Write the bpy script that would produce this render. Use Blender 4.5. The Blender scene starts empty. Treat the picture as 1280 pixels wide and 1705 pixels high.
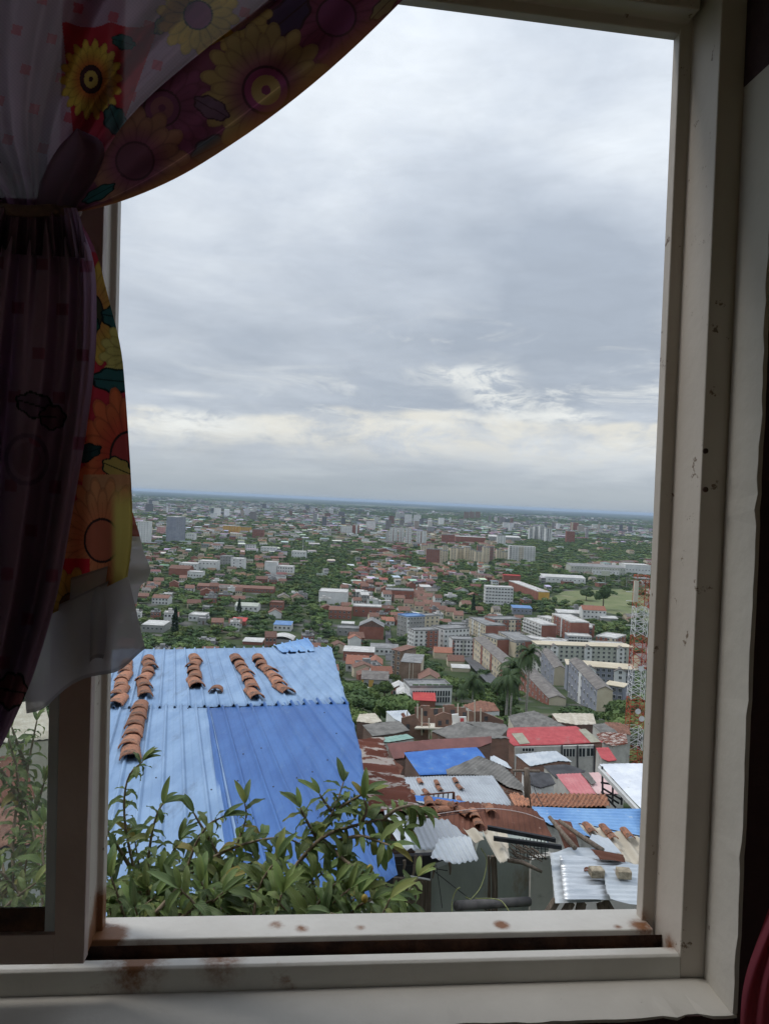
import bpy, math, random
import numpy as np
from mathutils import Vector, Matrix
from mathutils import noise as mnoise
PI=math.pi; R=math.radians
scene=bpy.context.scene
COL=scene.collection
random.seed(7)
F=1281.0
# ------------------------------------------------------------------ camera
_p=R(0.82); _a=R(2.75)
fwd=Vector((0,math.cos(_p),-math.sin(_p)))
r0=Vector((1,0,0)); u0=r0.cross(fwd)
cr=(r0*math.cos(_a)+u0*math.sin(_a)).normalized()
cu=cr.cross(fwd).normalized()
def ray(u,v):
    """direction of a line of sight, scaled so that it goes one metre forward"""
    d=fwd+cr*((u-640)/F)-cu*((v-852.5)/F)
    return d/d.y
def at(u,v,Y): return ray(u,v)*Y
def px(p):
    z=p.dot(fwd)
    return 640+F*p.dot(cr)/z, 852.5-F*p.dot(cu)/z
cam=bpy.data.cameras.new('camera'); camo=bpy.data.objects.new('camera',cam); COL.objects.link(camo)
camo.matrix_world=Matrix(((cr.x,cu.x,-fwd.x,0),(cr.y,cu.y,-fwd.y,0),(cr.z,cu.z,-fwd.z,0),(0,0,0,1)))
cam.sensor_fit='VERTICAL'; cam.sensor_height=36; cam.lens=F/1705*36
cam.clip_start=0.02; cam.clip_end=200000
scene.camera=camo
scene.cycles.max_bounces=6; scene.cycles.use_adaptive_sampling=True; scene.cycles.adaptive_threshold=.025; scene.cycles.diffuse_bounces=3; scene.cycles.glossy_bounces=2; scene.cycles.transmission_bounces=4; scene.cycles.volume_bounces=0; scene.cycles.transparent_max_bounces=8; scene.cycles.caustics_reflective=False; scene.cycles.caustics_refractive=False
# ------------------------------------------------------------------ terrain profile
TY=[-60,-6,2,6,10,16,27,40,50,70,105,140,175,250,300,415,480,1e6]
TZ=[14,-4,-5,-6.2,-7.4,-9.8,-13.4,-18.6,-22.5,-29,-39,-46,-53,-67.5,-76,-92,-95,-95]
def gz(x,y):
    return float(np.interp(y,TY,TZ))
def ground(u,v):
    d=ray(u,v); y=1.0
    while y<60000:
        if d.z*y<=gz(0,y): break
        y*=1.01
    lo=y/1.01; hi=y
    for _ in range(12):
        m=(lo+hi)/2
        if d.z*m<=gz(0,m): hi=m
        else: lo=m
    return d*hi
# ------------------------------------------------------------------ materials
MATS={}
def new_mat(name):
    m=bpy.data.materials.new(name); m.use_nodes=True
    nt=m.node_tree
    return m,nt,nt.nodes['Principled BSDF'],nt.nodes.new('ShaderNodeTexCoord')
def N(nt,t,**k):
    n=nt.nodes.new(t)
    for a,b in k.items():
        if a in n.inputs: n.inputs[a].default_value=b
        else: setattr(n,a,b)
    return n
def c4(c): return (c[0],c[1],c[2],1)
def pm(name,c1,c2,scale=1.0,lo=.4,hi=.65,rough=.8,metal=0,bump=0,bscale=None,stretch=(1,1,1),vary=0,attr=None,spec=.3,c3=None,c3lo=.55,c3hi=.62,c3scale=3):
    """procedural material: two colours mixed by noise, optional third colour as wear patches, bump, per-object variation"""
    if name in MATS: return MATS[name]
    m,nt,b,tc=new_mat(name)
    L=nt.links.new
    mp=N(nt,'ShaderNodeMapping'); mp.inputs['Scale'].default_value=stretch
    L(tc.outputs['Object'],mp.inputs['Vector'])
    nz=N(nt,'ShaderNodeTexNoise'); nz.inputs['Scale'].default_value=scale; nz.inputs['Detail'].default_value=6; nz.inputs['Roughness'].default_value=.62
    L(mp.outputs[0],nz.inputs['Vector'])
    rp=N(nt,'ShaderNodeValToRGB'); rp.color_ramp.elements[0].position=lo; rp.color_ramp.elements[1].position=hi
    rp.color_ramp.elements[0].color=c4(c1); rp.color_ramp.elements[1].color=c4(c2)
    L(nz.outputs['Fac'],rp.inputs['Fac'])
    out=rp.outputs['Color']
    if c3 is not None:
        n3=N(nt,'ShaderNodeTexNoise'); n3.inputs['Scale'].default_value=c3scale; n3.inputs['Detail'].default_value=7; n3.inputs['Roughness'].default_value=.7
        L(mp.outputs[0],n3.inputs['Vector'])
        r3=N(nt,'ShaderNodeMapRange'); r3.inputs['From Min'].default_value=c3lo; r3.inputs['From Max'].default_value=c3hi
        L(n3.outputs['Fac'],r3.inputs['Value'])
        mx=N(nt,'ShaderNodeMix',data_type='RGBA'); L(r3.outputs[0],mx.inputs['Factor']); L(out,mx.inputs['A']); mx.inputs['B'].default_value=c4(c3)
        out=mx.outputs['Result']
    if attr:
        at_=N(nt,'ShaderNodeAttribute'); at_.attribute_name=attr
        mx=N(nt,'ShaderNodeMix',data_type='RGBA',blend_type='MULTIPLY'); mx.inputs['Factor'].default_value=1
        L(out,mx.inputs['A']); L(at_.outputs['Color'],mx.inputs['B']); out=mx.outputs['Result']
    if vary:
        oi=N(nt,'ShaderNodeObjectInfo')
        mr=N(nt,'ShaderNodeMapRange'); mr.inputs['To Min'].default_value=1-vary; mr.inputs['To Max'].default_value=1+vary
        L(oi.outputs['Random'],mr.inputs['Value'])
        hs=N(nt,'ShaderNodeHueSaturation'); L(mr.outputs[0],hs.inputs['Value']); L(out,hs.inputs['Color'])
        out=hs.outputs['Color']
    L(out,b.inputs['Base Color'])
    b.inputs['Roughness'].default_value=rough; b.inputs['Metallic'].default_value=metal
    b.inputs['Specular IOR Level'].default_value=spec
    if bump:
        nb=N(nt,'ShaderNodeTexNoise'); nb.inputs['Scale'].default_value=bscale or scale*4; nb.inputs['Detail'].default_value=5
        L(mp.outputs[0],nb.inputs['Vector'])
        bp=N(nt,'ShaderNodeBump'); bp.inputs['Strength'].default_value=bump; bp.inputs['Distance'].default_value=.02
        L(nb.outputs['Fac'],bp.inputs['Height']); L(bp.outputs[0],b.inputs['Normal'])
    MATS[name]=m
    return m
def brick_mat(name,c1,c2,mortar,scale=1.0,vary=.12,fade=.75):
    if name in MATS: return MATS[name]
    m,nt,b,tc=new_mat(name); L=nt.links.new
    # mix X and Y so the courses run along both wall directions
    sp=N(nt,'ShaderNodeSeparateXYZ'); L(tc.outputs['Object'],sp.inputs[0])
    ad=N(nt,'ShaderNodeMath',operation='ADD'); L(sp.outputs[0],ad.inputs[0]); L(sp.outputs[1],ad.inputs[1])
    cb=N(nt,'ShaderNodeCombineXYZ'); L(ad.outputs[0],cb.inputs[0]); L(sp.outputs[2],cb.inputs[1])
    br=N(nt,'ShaderNodeTexBrick'); br.inputs['Scale'].default_value=scale*3; br.inputs['Color1'].default_value=c4(c1); br.inputs['Color2'].default_value=c4(c2); br.inputs['Mortar'].default_value=c4(mortar)
    br.inputs['Mortar Size'].default_value=.03; br.inputs['Brick Width'].default_value=.9; br.inputs['Row Height'].default_value=.3
    L(cb.outputs[0],br.inputs['Vector'])
    nz=N(nt,'ShaderNodeTexNoise'); nz.inputs['Scale'].default_value=.7; nz.inputs['Detail'].default_value=6
    L(tc.outputs['Object'],nz.inputs['Vector'])
    mr=N(nt,'ShaderNodeMapRange'); mr.inputs['From Min'].default_value=.35; mr.inputs['From Max'].default_value=.7; mr.inputs['To Min'].default_value=fade; mr.inputs['To Max'].default_value=1.15
    L(nz.outputs['Fac'],mr.inputs['Value'])
    hs=N(nt,'ShaderNodeHueSaturation'); L(br.outputs['Color'],hs.inputs['Color']); L(mr.outputs[0],hs.inputs['Value'])
    L(hs.outputs[0],b.inputs['Base Color']); b.inputs['Roughness'].default_value=.9
    MATS[name]=m; return m
def tile_mat(name,c1,c2,pitch=.25,dark=.45,vary=.12):
    """clay tile roof: ribs running down the slope (object X across the ribs) and courses"""
    if name in MATS: return MATS[name]
    m,nt,b,tc=new_mat(name); L=nt.links.new
    nz=N(nt,'ShaderNodeTexNoise'); nz.inputs['Scale'].default_value=1.3; nz.inputs['Detail'].default_value=8; nz.inputs['Roughness'].default_value=.75
    L(tc.outputs['Object'],nz.inputs['Vector'])
    rp=N(nt,'ShaderNodeValToRGB'); rp.color_ramp.elements[0].position=.36; rp.color_ramp.elements[1].position=.64
    rp.color_ramp.elements[0].color=c4(c1); rp.color_ramp.elements[1].color=c4(c2)
    L(nz.outputs['Fac'],rp.inputs['Fac'])
    wv=N(nt,'ShaderNodeTexWave'); wv.inputs['Scale'].default_value=.31/pitch; wv.inputs['Distortion'].default_value=1.2; wv.inputs['Detail'].default_value=2
    L(tc.outputs['Object'],wv.inputs['Vector'])
    oi=N(nt,'ShaderNodeObjectInfo')
    mr=N(nt,'ShaderNodeMapRange'); mr.inputs['To Min'].default_value=1-vary; mr.inputs['To Max'].default_value=1+vary
    L(oi.outputs['Random'],mr.inputs['Value'])
    hs=N(nt,'ShaderNodeHueSaturation'); L(rp.outputs[0],hs.inputs['Color']); L(mr.outputs[0],hs.inputs['Value'])
    L(hs.outputs[0],b.inputs['Base Color']); b.inputs['Roughness'].default_value=.9
    bp=N(nt,'ShaderNodeBump'); bp.inputs['Strength'].default_value=.8; bp.inputs['Distance'].default_value=.06
    L(wv.outputs['Fac'],bp.inputs['Height']); L(bp.outputs[0],b.inputs['Normal'])
    MATS[name]=m; return m
def attr_mat(name,attr='Col',rough=.85,trans=0.0,noise=.25,nscale=2.0,spec=.2,bump=0):
    if name in MATS: return MATS[name]
    m,nt,b,tc=new_mat(name); L=nt.links.new
    a=N(nt,'ShaderNodeAttribute'); a.attribute_name=attr
    nz=N(nt,'ShaderNodeTexNoise'); nz.inputs['Scale'].default_value=nscale; nz.inputs['Detail'].default_value=5; nz.inputs['Roughness'].default_value=.7
    L(tc.outputs['Object'],nz.inputs['Vector'])
    mr=N(nt,'ShaderNodeMapRange'); mr.inputs['From Min'].default_value=.3; mr.inputs['From Max'].default_value=.7; mr.inputs['To Min'].default_value=1-noise; mr.inputs['To Max'].default_value=1+noise
    L(nz.outputs['Fac'],mr.inputs['Value'])
    hs=N(nt,'ShaderNodeHueSaturation'); L(a.outputs['Color'],hs.inputs['Color']); L(mr.outputs[0],hs.inputs['Value'])
    L(hs.outputs[0],b.inputs['Base Color']); b.inputs['Roughness'].default_value=rough; b.inputs['Specular IOR Level'].default_value=spec
    if bump:
        bp=N(nt,'ShaderNodeBump'); bp.inputs['Strength'].default_value=bump; bp.inputs['Distance'].default_value=.05; L(nz.outputs['Fac'],bp.inputs['Height']); L(bp.outputs[0],b.inputs['Normal'])
    if trans:
        out=nt.nodes['Material Output']
        t=N(nt,'ShaderNodeBsdfTranslucent'); L(hs.outputs[0],t.inputs['Color'])
        mx=N(nt,'ShaderNodeMixShader'); mx.inputs[0].default_value=trans
        L(b.outputs[0],mx.inputs[1]); L(t.outputs[0],mx.inputs[2]); L(mx.outputs[0],out.inputs['Surface'])
    MATS[name]=m; return m
# ------------------------------------------------------------------ mesh builder
class MB:
    def __init__(s): s.v=[]; s.f=[]; s.m=[]; s.c=[]
    def add(s,vs,fs,mi=0,col=None):
        o=len(s.v); s.v+= [tuple(p) for p in vs]
        for f in fs: s.f.append(tuple(i+o for i in f)); s.m.append(mi)
        if col is not None: s.c+= [col]*len(vs)
    def box(s,x0,x1,y0,y1,z0,z1,mi=0,M=None,col=None):
        vs=[Vector((x,y,z)) for z in (z0,z1) for y in (y0,y1) for x in (x0,x1)]
        if M: vs=[M@p for p in vs]
        s.add(vs,[(0,2,3,1),(4,5,7,6),(0,1,5,4),(2,6,7,3),(0,4,6,2),(1,3,7,5)],mi,col)
    def hexa(s,q0,q1,mi=0,col=None):
        """two quads (bottom and top corners in the same order)"""
        s.add(list(q0)+list(q1),[(3,2,1,0),(4,5,6,7),(0,1,5,4),(1,2,6,5),(2,3,7,6),(3,0,4,7)],mi,col)
    def prism(s,poly,off,mi=0,col=None):
        n=len(poly); a=[Vector(p) for p in poly]; b=[Vector(p)+Vector(off) for p in poly]
        fs=[tuple(range(n)),tuple(range(2*n-1,n-1,-1))]
        for i in range(n): j=(i+1)%n; fs.append((j,i,i+n,j+n))
        s.add(a+b,fs,mi,col)
    def tube(s,pts,rad,n=8,mi=0,col=None,cap=True):
        pts=[Vector(p) for p in pts]; vs=[]; fs=[]
        if not isinstance(rad,(list,tuple)): rad=[rad]*len(pts)
        for i,p in enumerate(pts):
            d=(pts[min(i+1,len(pts)-1)]-pts[max(i-1,0)]).normalized()
            a=d.orthogonal().normalized() if abs(d.z)>.9 else Vector((0,0,1)).cross(d).normalized()
            b=d.cross(a)
            for k in range(n):
                t=2*PI*k/n; vs.append(p+(a*math.cos(t)+b*math.sin(t))*rad[i])
        for i in range(len(pts)-1):
            for k in range(n):
                k2=(k+1)%n; fs.append((i*n+k,i*n+k2,(i+1)*n+k2,(i+1)*n+k))
        if cap: fs.append(tuple(range(n-1,-1,-1))); fs.append(tuple((len(pts)-1)*n+k for k in range(n)))
        s.add(vs,fs,mi,col)
    def mesh(s,name,mats,smooth=False):
        me=bpy.data.meshes.new(name); me.from_pydata(s.v,[],s.f)
        if not isinstance(mats,(list,tuple)): mats=[mats]
        for m in mats: me.materials.append(m)
        if len(mats)>1: me.polygons.foreach_set('material_index',s.m)
        if smooth: me.polygons.foreach_set('use_smooth',[True]*len(s.f))
        if s.c:
            ca=me.color_attributes.new('Col','FLOAT_COLOR','POINT')
            ca.data.foreach_set('color',np.array([list(c[:3])+[1] for c in s.c],dtype=np.float32).ravel())
        me.update(); return me
    def obj(s,name,mats,parent=None,smooth=False):
        return mk(name,s.mesh(name,mats,smooth),parent)
def mk(name,data,parent=None,loc=None,rot=None):
    o=bpy.data.objects.new(name,data); COL.objects.link(o)
    if parent is not None: o.parent=parent
    if loc is not None: o.location=loc
    if rot is not None: o.rotation_euler=rot
    return o
def np_mesh(name,V,Fc,mats,smooth=False,col=None,mi=None,uv=None):
    """fast mesh from numpy arrays; Fc is (n,3) or (n,4)"""
    me=bpy.data.meshes.new(name); V=np.asarray(V,dtype=np.float32); Fc=np.asarray(Fc,dtype=np.int32)
    k=Fc.shape[1]
    me.vertices.add(len(V)); me.vertices.foreach_set('co',V.ravel())
    me.loops.add(Fc.size); me.loops.foreach_set('vertex_index',Fc.ravel())
    me.polygons.add(len(Fc)); me.polygons.foreach_set('loop_start',np.arange(0,Fc.size,k,dtype=np.int32))
    if not isinstance(mats,(list,tuple)): mats=[mats]
    for m in mats: me.materials.append(m)
    if mi is not None: me.polygons.foreach_set('material_index',np.asarray(mi,dtype=np.int32))
    me.polygons.foreach_set('use_smooth',np.full(len(Fc),smooth))
    if col is not None:
        ca=me.color_attributes.new('Col','FLOAT_COLOR','POINT'); c=np.ones((len(V),4),dtype=np.float32); c[:,:3]=col
        ca.data.foreach_set('color',c.ravel())
    if uv is not None:
        ul=me.uv_layers.new(name='UV'); ul.data.foreach_set('uv',np.asarray(uv,dtype=np.float32)[Fc.ravel()].ravel())
    me.update(calc_edges=True); return me
def tag(o,label,cat,group=None,kind=None):
    if label: o['label']=label
    if cat: o['category']=cat
    if group: o['group']=group
    if kind: o['kind']=kind
    return o
def empty(name,loc=(0,0,0),rz=0,label=None,cat=None,group=None):
    o=bpy.data.objects.new(name,None); COL.objects.link(o); o.location=loc; o.rotation_euler=(0,0,rz); o.empty_display_size=.2
    return tag(o,label,cat,group)
def struct(o): o['kind']='structure'; return o
def copy_tree(o,parent=None):
    c=o.copy(); COL.objects.link(c); c.parent=parent
    for ch in list(KIDS.get(o.name,[])): copy_tree(ch,c)
    return c
KIDS={}
# ------------------------------------------------------------------ sky and sun
def build_world():
    w=bpy.data.worlds.new('World'); scene.world=w; w.use_nodes=True
    nt=w.node_tree; L=nt.links.new
    bg=nt.nodes['Background']
    sk=N(nt,'ShaderNodeTexSky'); sk.sky_type='NISHITA'; sk.sun_disc=False; sk.sun_elevation=R(54); sk.sun_rotation=R(284)
    sk.air_density=1; sk.dust_density=2
    tc=N(nt,'ShaderNodeTexCoord'); sp=N(nt,'ShaderNodeSeparateXYZ'); L(tc.outputs['Generated'],sp.inputs[0])
    def M(op,a,b=None,clamp=False):
        n=N(nt,'ShaderNodeMath',operation=op); n.use_clamp=clamp
        for i,x in enumerate((a,b)):
            if x is None: continue
            if isinstance(x,(int,float)): n.inputs[i].default_value=x
            else: L(x,n.inputs[i])
        return n.outputs[0]
    X,Y,Z=sp.outputs
    zz=M('ADD',M('MAXIMUM',Z,0.0),.11)
    cb=N(nt,'ShaderNodeCombineXYZ'); L(M('DIVIDE',X,zz),cb.inputs[0]); L(M('DIVIDE',Y,zz),cb.inputs[1])
    def noise(vec,scale,detail=7,rough=.55,dist=0,off=(0,0,0),sc=(1,1,1)):
        mp=N(nt,'ShaderNodeMapping'); mp.inputs['Location'].default_value=off; mp.inputs['Scale'].default_value=sc; L(vec,mp.inputs['Vector'])
        n=N(nt,'ShaderNodeTexNoise'); n.inputs['Scale'].default_value=scale; n.inputs['Detail'].default_value=detail; n.inputs['Roughness'].default_value=rough; n.inputs['Distortion'].default_value=dist
        L(mp.outputs[0],n.inputs['Vector']); return n.outputs['Fac']
    def ramp(v,els):
        r=N(nt,'ShaderNodeValToRGB'); cr_=r.color_ramp
        while len(cr_.elements)<len(els): cr_.elements.new(.5)
        for e,(p,c) in zip(cr_.elements,els): e.position=p; e.color=c4(c)
        L(v,r.inputs['Fac']); return r.outputs['Color']
    def mix(f,a,b,mode='MIX'):
        n=N(nt,'ShaderNodeMix',data_type='RGBA',blend_type=mode)
        if isinstance(f,(int,float)): n.inputs['Factor'].default_value=f
        else: L(f,n.inputs['Factor'])
        for s,x in (('A',a),('B',b)):
            if isinstance(x,tuple): n.inputs[s].default_value=c4(x)
            else: L(x,n.inputs[s])
        return n.outputs['Result']
    def smooth(v,a,b,ta=0,tb=1):
        n=N(nt,'ShaderNodeMapRange',interpolation_type='SMOOTHSTEP'); n.inputs['From Min'].default_value=a; n.inputs['From Max'].default_value=b; n.inputs['To Min'].default_value=ta; n.inputs['To Max'].default_value=tb
        L(v,n.inputs['Value']); return n.outputs[0]
    vec=cb.outputs[0]
    big=noise(vec,.36,6,.5,.5,off=SKYOFF)
    fine=noise(vec,1.9,8,.58,.5,off=(3.1,1.7,0))
    f=M('ADD',M('MULTIPLY',big,.76),M('MULTIPLY',fine,.24))
    def blob(u,v,ru,rv,k,fi):
        # a cloud mass or a thin place in the deck, centred on a direction of the sky
        d=ray(u,v).normalized(); rr=ru/F; kz=ru/rv
        mp=N(nt,'ShaderNodeMapping'); mp.inputs['Scale'].default_value=(1,1,kz); mp.inputs['Location'].default_value=(-d.x,-d.y,-d.z*kz); L(tc.outputs['Generated'],mp.inputs['Vector'])
        ln=N(nt,'ShaderNodeVectorMath',operation='LENGTH'); L(mp.outputs[0],ln.inputs[0])
        wob=M('MULTIPLY',M('SUBTRACT',noise(tc.outputs['Generated'],6,6,.6,0,off=(u*.01,v*.01,0),sc=(1,1,2)),.5),rr*1.6)
        return M('MULTIPLY',smooth(M('ADD',ln.outputs['Value'],wob),rr,0),k)
    for q in SKB: f=M('ADD',f,blob(*q,0))
    cloud=ramp(f,[(.36,SKC[0]),(.50,SKC[1]),(.62,SKC[2])])
    # brighter towards the zenith of the picture
    lift=smooth(Z,.12,.50,.98,1.22)
    hs=N(nt,'ShaderNodeHueSaturation'); L(cloud,hs.inputs['Color']); L(lift,hs.inputs['Value']); cloud=hs.outputs[0]
    # bright cream cumulus bank low over the plain, streaked gaps above it
    gvec=tc.outputs['Generated']
    bank=noise(gvec,10,9,.66,.4,off=(.2,0,0),sc=(1,1,2.2))
    topedge=M('ADD',.112,M('MULTIPLY',M('SUBTRACT',noise(gvec,3.0,4,.6,0,off=(.5,2,0),sc=(1,1,1)),.5),.12))
    inb=M('MULTIPLY',smooth(M('SUBTRACT',topedge,Z),-.004,.006),smooth(Z,.03,.095))
    bankf=M('MULTIPLY',inb,smooth(bank,.38,.60,.15,1.0))
    zb=smooth(Z,.45,.95,1,1.75)
    hz_=N(nt,'ShaderNodeHueSaturation'); L(cloud,hz_.inputs['Color']); L(zb,hz_.inputs['Value']); cloud=hz_.outputs[0]
    cloud=mix(bankf,cloud,SKC[3])
    streak=noise(gvec,5.0,9,.66,.9,off=(1.3,.4,.37),sc=(1,1,4.2))
    st=M('MULTIPLY',smooth(streak,.50,.68),M('MULTIPLY',smooth(Z,.075,.12),smooth(Z,.27,.15)))
    st=M('MULTIPLY',st,smooth(X,-.30,.18,.25,1.0))
    cloud=mix(M('MULTIPLY',st,.8),cloud,SKC[4])
    for q in ((330,710,260,34,1.0),(820,640,90,60,1.0),(760,625,110,22,.9),(930,693,190,20,1.0),(690,705,130,12,.6),(310,655,110,9,.5),(850,668,70,40,.8),(300,695,230,26,.8),(1040,745,170,20,.45)):
        bb=M('MULTIPLY',blob(*q,0),smooth(noise(gvec,16,8,.66,.8,off=(.7,.2,.4),sc=(1,1,2.6)),.36,.58))
        cloud=mix(bb,cloud,SKC[4])
    wisp=noise(gvec,14,8,.62,.5,off=(.3,.9,.1),sc=(1,1,3.5))
    wv=smooth(wisp,.3,.7,.97,1.03)
    h2=N(nt,'ShaderNodeHueSaturation'); L(cloud,h2.inputs['Color']); L(wv,h2.inputs['Value']); cloud=h2.outputs[0]
    low=smooth(Z,.085,.0)
    cloud=mix(M('MULTIPLY',low,.92),cloud,SKC[5])
    nish=N(nt,'ShaderNodeVectorMath',operation='SCALE'); L(sk.outputs[0],nish.inputs[0]); nish.inputs['Scale'].default_value=1.0
    cs=N(nt,'ShaderNodeVectorMath',operation='SCALE'); L(cloud,cs.inputs[0]); cs.inputs['Scale'].default_value=1/.1
    fin=mix(.94,nish.outputs[0],cs.outputs[0])
    L(fin,bg.inputs['Color']); bg.inputs['Strength'].default_value=.1
SKYOFF=(2.3,.6,0)
SKC=[(.41,.465,.545),(.57,.625,.70),(.77,.82,.87),(.80,.79,.73),(.86,.88,.86),(.39,.445,.49)]
SKB=[(980,480,330,170,-.075),(640,560,420,70,-.04),(350,560,300,60,-.03),(330,430,260,160,.04),(560,180,420,260,.07),(1000,200,260,160,.05),(1020,120,160,60,-.04),(250,620,240,30,-.06),(560,300,200,60,-.04)]
build_world()
sl=bpy.data.lights.new('sun','SUN'); sl.energy=1.25; sl.angle=R(14); sl.color=(1,.96,.9)
so=mk('sun',sl)
_az=R(284); _el=R(54)
so.rotation_euler=Vector((math.sin(_az)*math.cos(_el),math.cos(_az)*math.cos(_el),math.sin(_el))).to_track_quat('Z','Y').to_euler()
vs=scene.view_settings; vs.view_transform='Standard'; vs.look='None'; vs.gamma=1; vs.exposure=0
ROOMW=1.3; ROOMH=.95; HAZE=3.8e-5
# ================================================================== the room and its window
_k=math.tan(R(7.05)); wn=Vector((-_k,1,0)).normalized(); _y0=.94
def on_win(u,v,d):
    r=ray(u,v); c=_y0*wn.y-d
    return r*(c/r.dot(wn))
cBL,cBR,cTR,cTL=on_win(177,1536,0),on_win(1058,1521,0),on_win(1120,68,0),on_win(211,-50,0)
WW=(cBR-cBL).length; WH=((cTL-cBL).length+(cTR-cBR).length)/2
def W(a,b,d=0):
    s=a/WW; t=b/WH
    return cBL*(1-s)*(1-t)+cBR*s*(1-t)+cTR*s*t+cTL*(1-s)*t-wn*d
paint=pm('old cream paint',(.47,.42,.37),(.53,.48,.43),3,rough=.5,bump=.07,bscale=30,spec=.35,c3=(.17,.12,.085),c3lo=.64,c3hi=.67,c3scale=34)
paint_rail=pm('weathered rail paint',(.54,.52,.48),(.64,.62,.58),4,rough=.5,bump=.1,bscale=40,c3=(.20,.085,.03),c3lo=.62,c3hi=.72,c3scale=9)
plaster=pm('reveal plaster paint',(.44,.415,.375),(.51,.485,.44),3,rough=.8,bump=.15,bscale=18,c3=(.13,.10,.08),c3lo=.66,c3hi=.69,c3scale=20)
groove=pm('grimy track metal',(.03,.018,.015),(.10,.05,.03),20,rough=.8,bump=.4,bscale=60)
wallm=pm('dark maroon wall paint',(.040,.020,.022),(.055,.028,.03),3,rough=.9,bump=.3,bscale=40)
rust=pm('rust',(.14,.05,.02),(.26,.10,.04),30,rough=.95)
def bevel(o,w=.0015,seg=2):
    m=o.modifiers.new('bevel','BEVEL'); m.width=w; m.segments=seg; m.limit_method='ANGLE'; return o
def sweep_v(prof,b0,b1,side):
    """vertical member: profile points (e outwards from the opening, d inwards); side=+1 right, -1 left"""
    mb=MB(); a=lambda e: WW+e if side>0 else -e
    n=len(prof); P0=[W(a(e),b0,d) for e,d in prof]; P1=[W(a(e),b1,d) for e,d in prof]
    mb.add(P0+P1,[(i,(i+1)%n,(i+1)%n+n,i+n) for i in range(n)]+[tuple(range(n-1,-1,-1)),tuple(range(n,2*n))])
    return mb
def sweep_h(prof,a0,a1,side):
    mb=MB(); b=lambda e: WH+e if side>0 else -e
    n=len(prof); P0=[W(a0,b(e),d) for e,d in prof]; P1=[W(a1,b(e),d) for e,d in prof]
    mb.add(P0+P1,[(i,(i+1)%n,(i+1)%n+n,i+n) for i in range(n)]+[tuple(range(n-1,-1,-1)),tuple(range(n,2*n))])
    return mb
wf=empty('window_frame',W(WW/2,-.05,.05),0,'old cream painted steel window frame with rust spots around the open view','window frame')
def local(o,root):
    o.parent=root; o.matrix_parent_inverse=root.matrix_world.inverted() if False else Matrix.Translation(-root.location); return o
jr=sweep_v([(0,0),(0,.017),(.0155,.019),(.0165,.083),(.062,.087),(.062,0)],-.05,WH+.07,1).obj('jamb',paint); bevel(jr); local(jr,wf)
hd=sweep_h([(0,0),(0,.016),(.012,.018),(.012,.045),(.03,.047),(.03,.083),(.075,.087),(.075,0)],-1.2,WW+.01,1).obj('head',paint); bevel(hd); local(hd,wf)
# bottom: outer rail, groove, inner lip
rl=sweep_h([(0,-.012),(0,.036),(.006,.038),(.028,.0385),(.028,-.012)],-1.2,WW+.006,-1).obj('bottom_rail',paint_rail); bevel(rl); local(rl,wf)
fc=sweep_h([(.0055,.0388),(.0055,.0396),(.0194,.0396),(.0194,.0388)],-1.2,WW+.0155,-1).obj('rail_face',groove); local(fc,wf)  # dark plate covering the inner front of the rail
tr=sweep_h([(.0281,-.01),(.0195,.0388),(.0195,.0655),(.0281,.075)],-1.2,WW+.0162,-1).obj('track',groove); local(tr,wf)
lp=sweep_h([(.0055,.066),(.0045,.0675),(.0045,.080),(.007,.083),(.033,.086),(.06,.086),(.06,.05),(.0283,.05),(.0283,.0658),(.02,.0658)],-1.2,WW+.0162,-1).obj('inner_lip',paint_rail); bevel(lp,.001); local(lp,wf)
# fixed mullion between the open half and the glazed half
mu=sweep_v([(0,0),(0,.017),(.007,.019),(.007,.060),(.045,.060),(.045,0)],-.004,WH+.01,-1).obj('mullion',paint); bevel(mu); local(mu,wf)
def rust_spots(m,spots,colr=(.20,.085,.035)):
    nt=m.node_tree; L=nt.links.new; b=nt.nodes['Principled BSDF']; src=b.inputs['Base Color'].links[0].from_socket
    tc=nt.nodes['Texture Coordinate']; nz=N(nt,'ShaderNodeTexNoise'); nz.inputs['Scale'].default_value=160; nz.inputs['Detail'].default_value=6; nz.inputs['Roughness'].default_value=.7; L(tc.outputs['Object'],nz.inputs['Vector'])
    n2=N(nt,'ShaderNodeTexNoise'); n2.inputs['Scale'].default_value=45; n2.inputs['Detail'].default_value=4; L(tc.outputs['Object'],n2.inputs['Vector'])
    acc=None
    for (p,r,k) in spots:
        d=N(nt,'ShaderNodeVectorMath',operation='DISTANCE'); L(tc.outputs['Object'],d.inputs[0]); d.inputs[1].default_value=p
        q=N(nt,'ShaderNodeMapRange'); q.inputs['From Min'].default_value=r; q.inputs['From Max'].default_value=0; q.inputs['To Max'].default_value=k; L(d.outputs['Value'],q.inputs['Value'])
        if acc is None: acc=q.outputs[0]
        else:
            x=N(nt,'ShaderNodeMath',operation='MAXIMUM'); L(acc,x.inputs[0]); L(q.outputs[0],x.inputs[1]); acc=x.outputs[0]
    ml=N(nt,'ShaderNodeMath',operation='ADD'); L(nz.outputs[0],ml.inputs[0]); L(n2.outputs[0],ml.inputs[1])
    m3=N(nt,'ShaderNodeMath',operation='MULTIPLY'); L(acc,m3.inputs[0]); L(ml.outputs[0],m3.inputs[1])
    mr=N(nt,'ShaderNodeMapRange',interpolation_type='SMOOTHSTEP'); mr.inputs['From Min'].default_value=.28; mr.inputs['From Max'].default_value=.85; L(m3.outputs[0],mr.inputs['Value'])
    mx=N(nt,'ShaderNodeMix',data_type='RGBA'); L(mr.outputs[0],mx.inputs['Factor']); L(src,mx.inputs['A']); mx.inputs['B'].default_value=c4(colr); L(mx.outputs['Result'],b.inputs['Base Color'])
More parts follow.
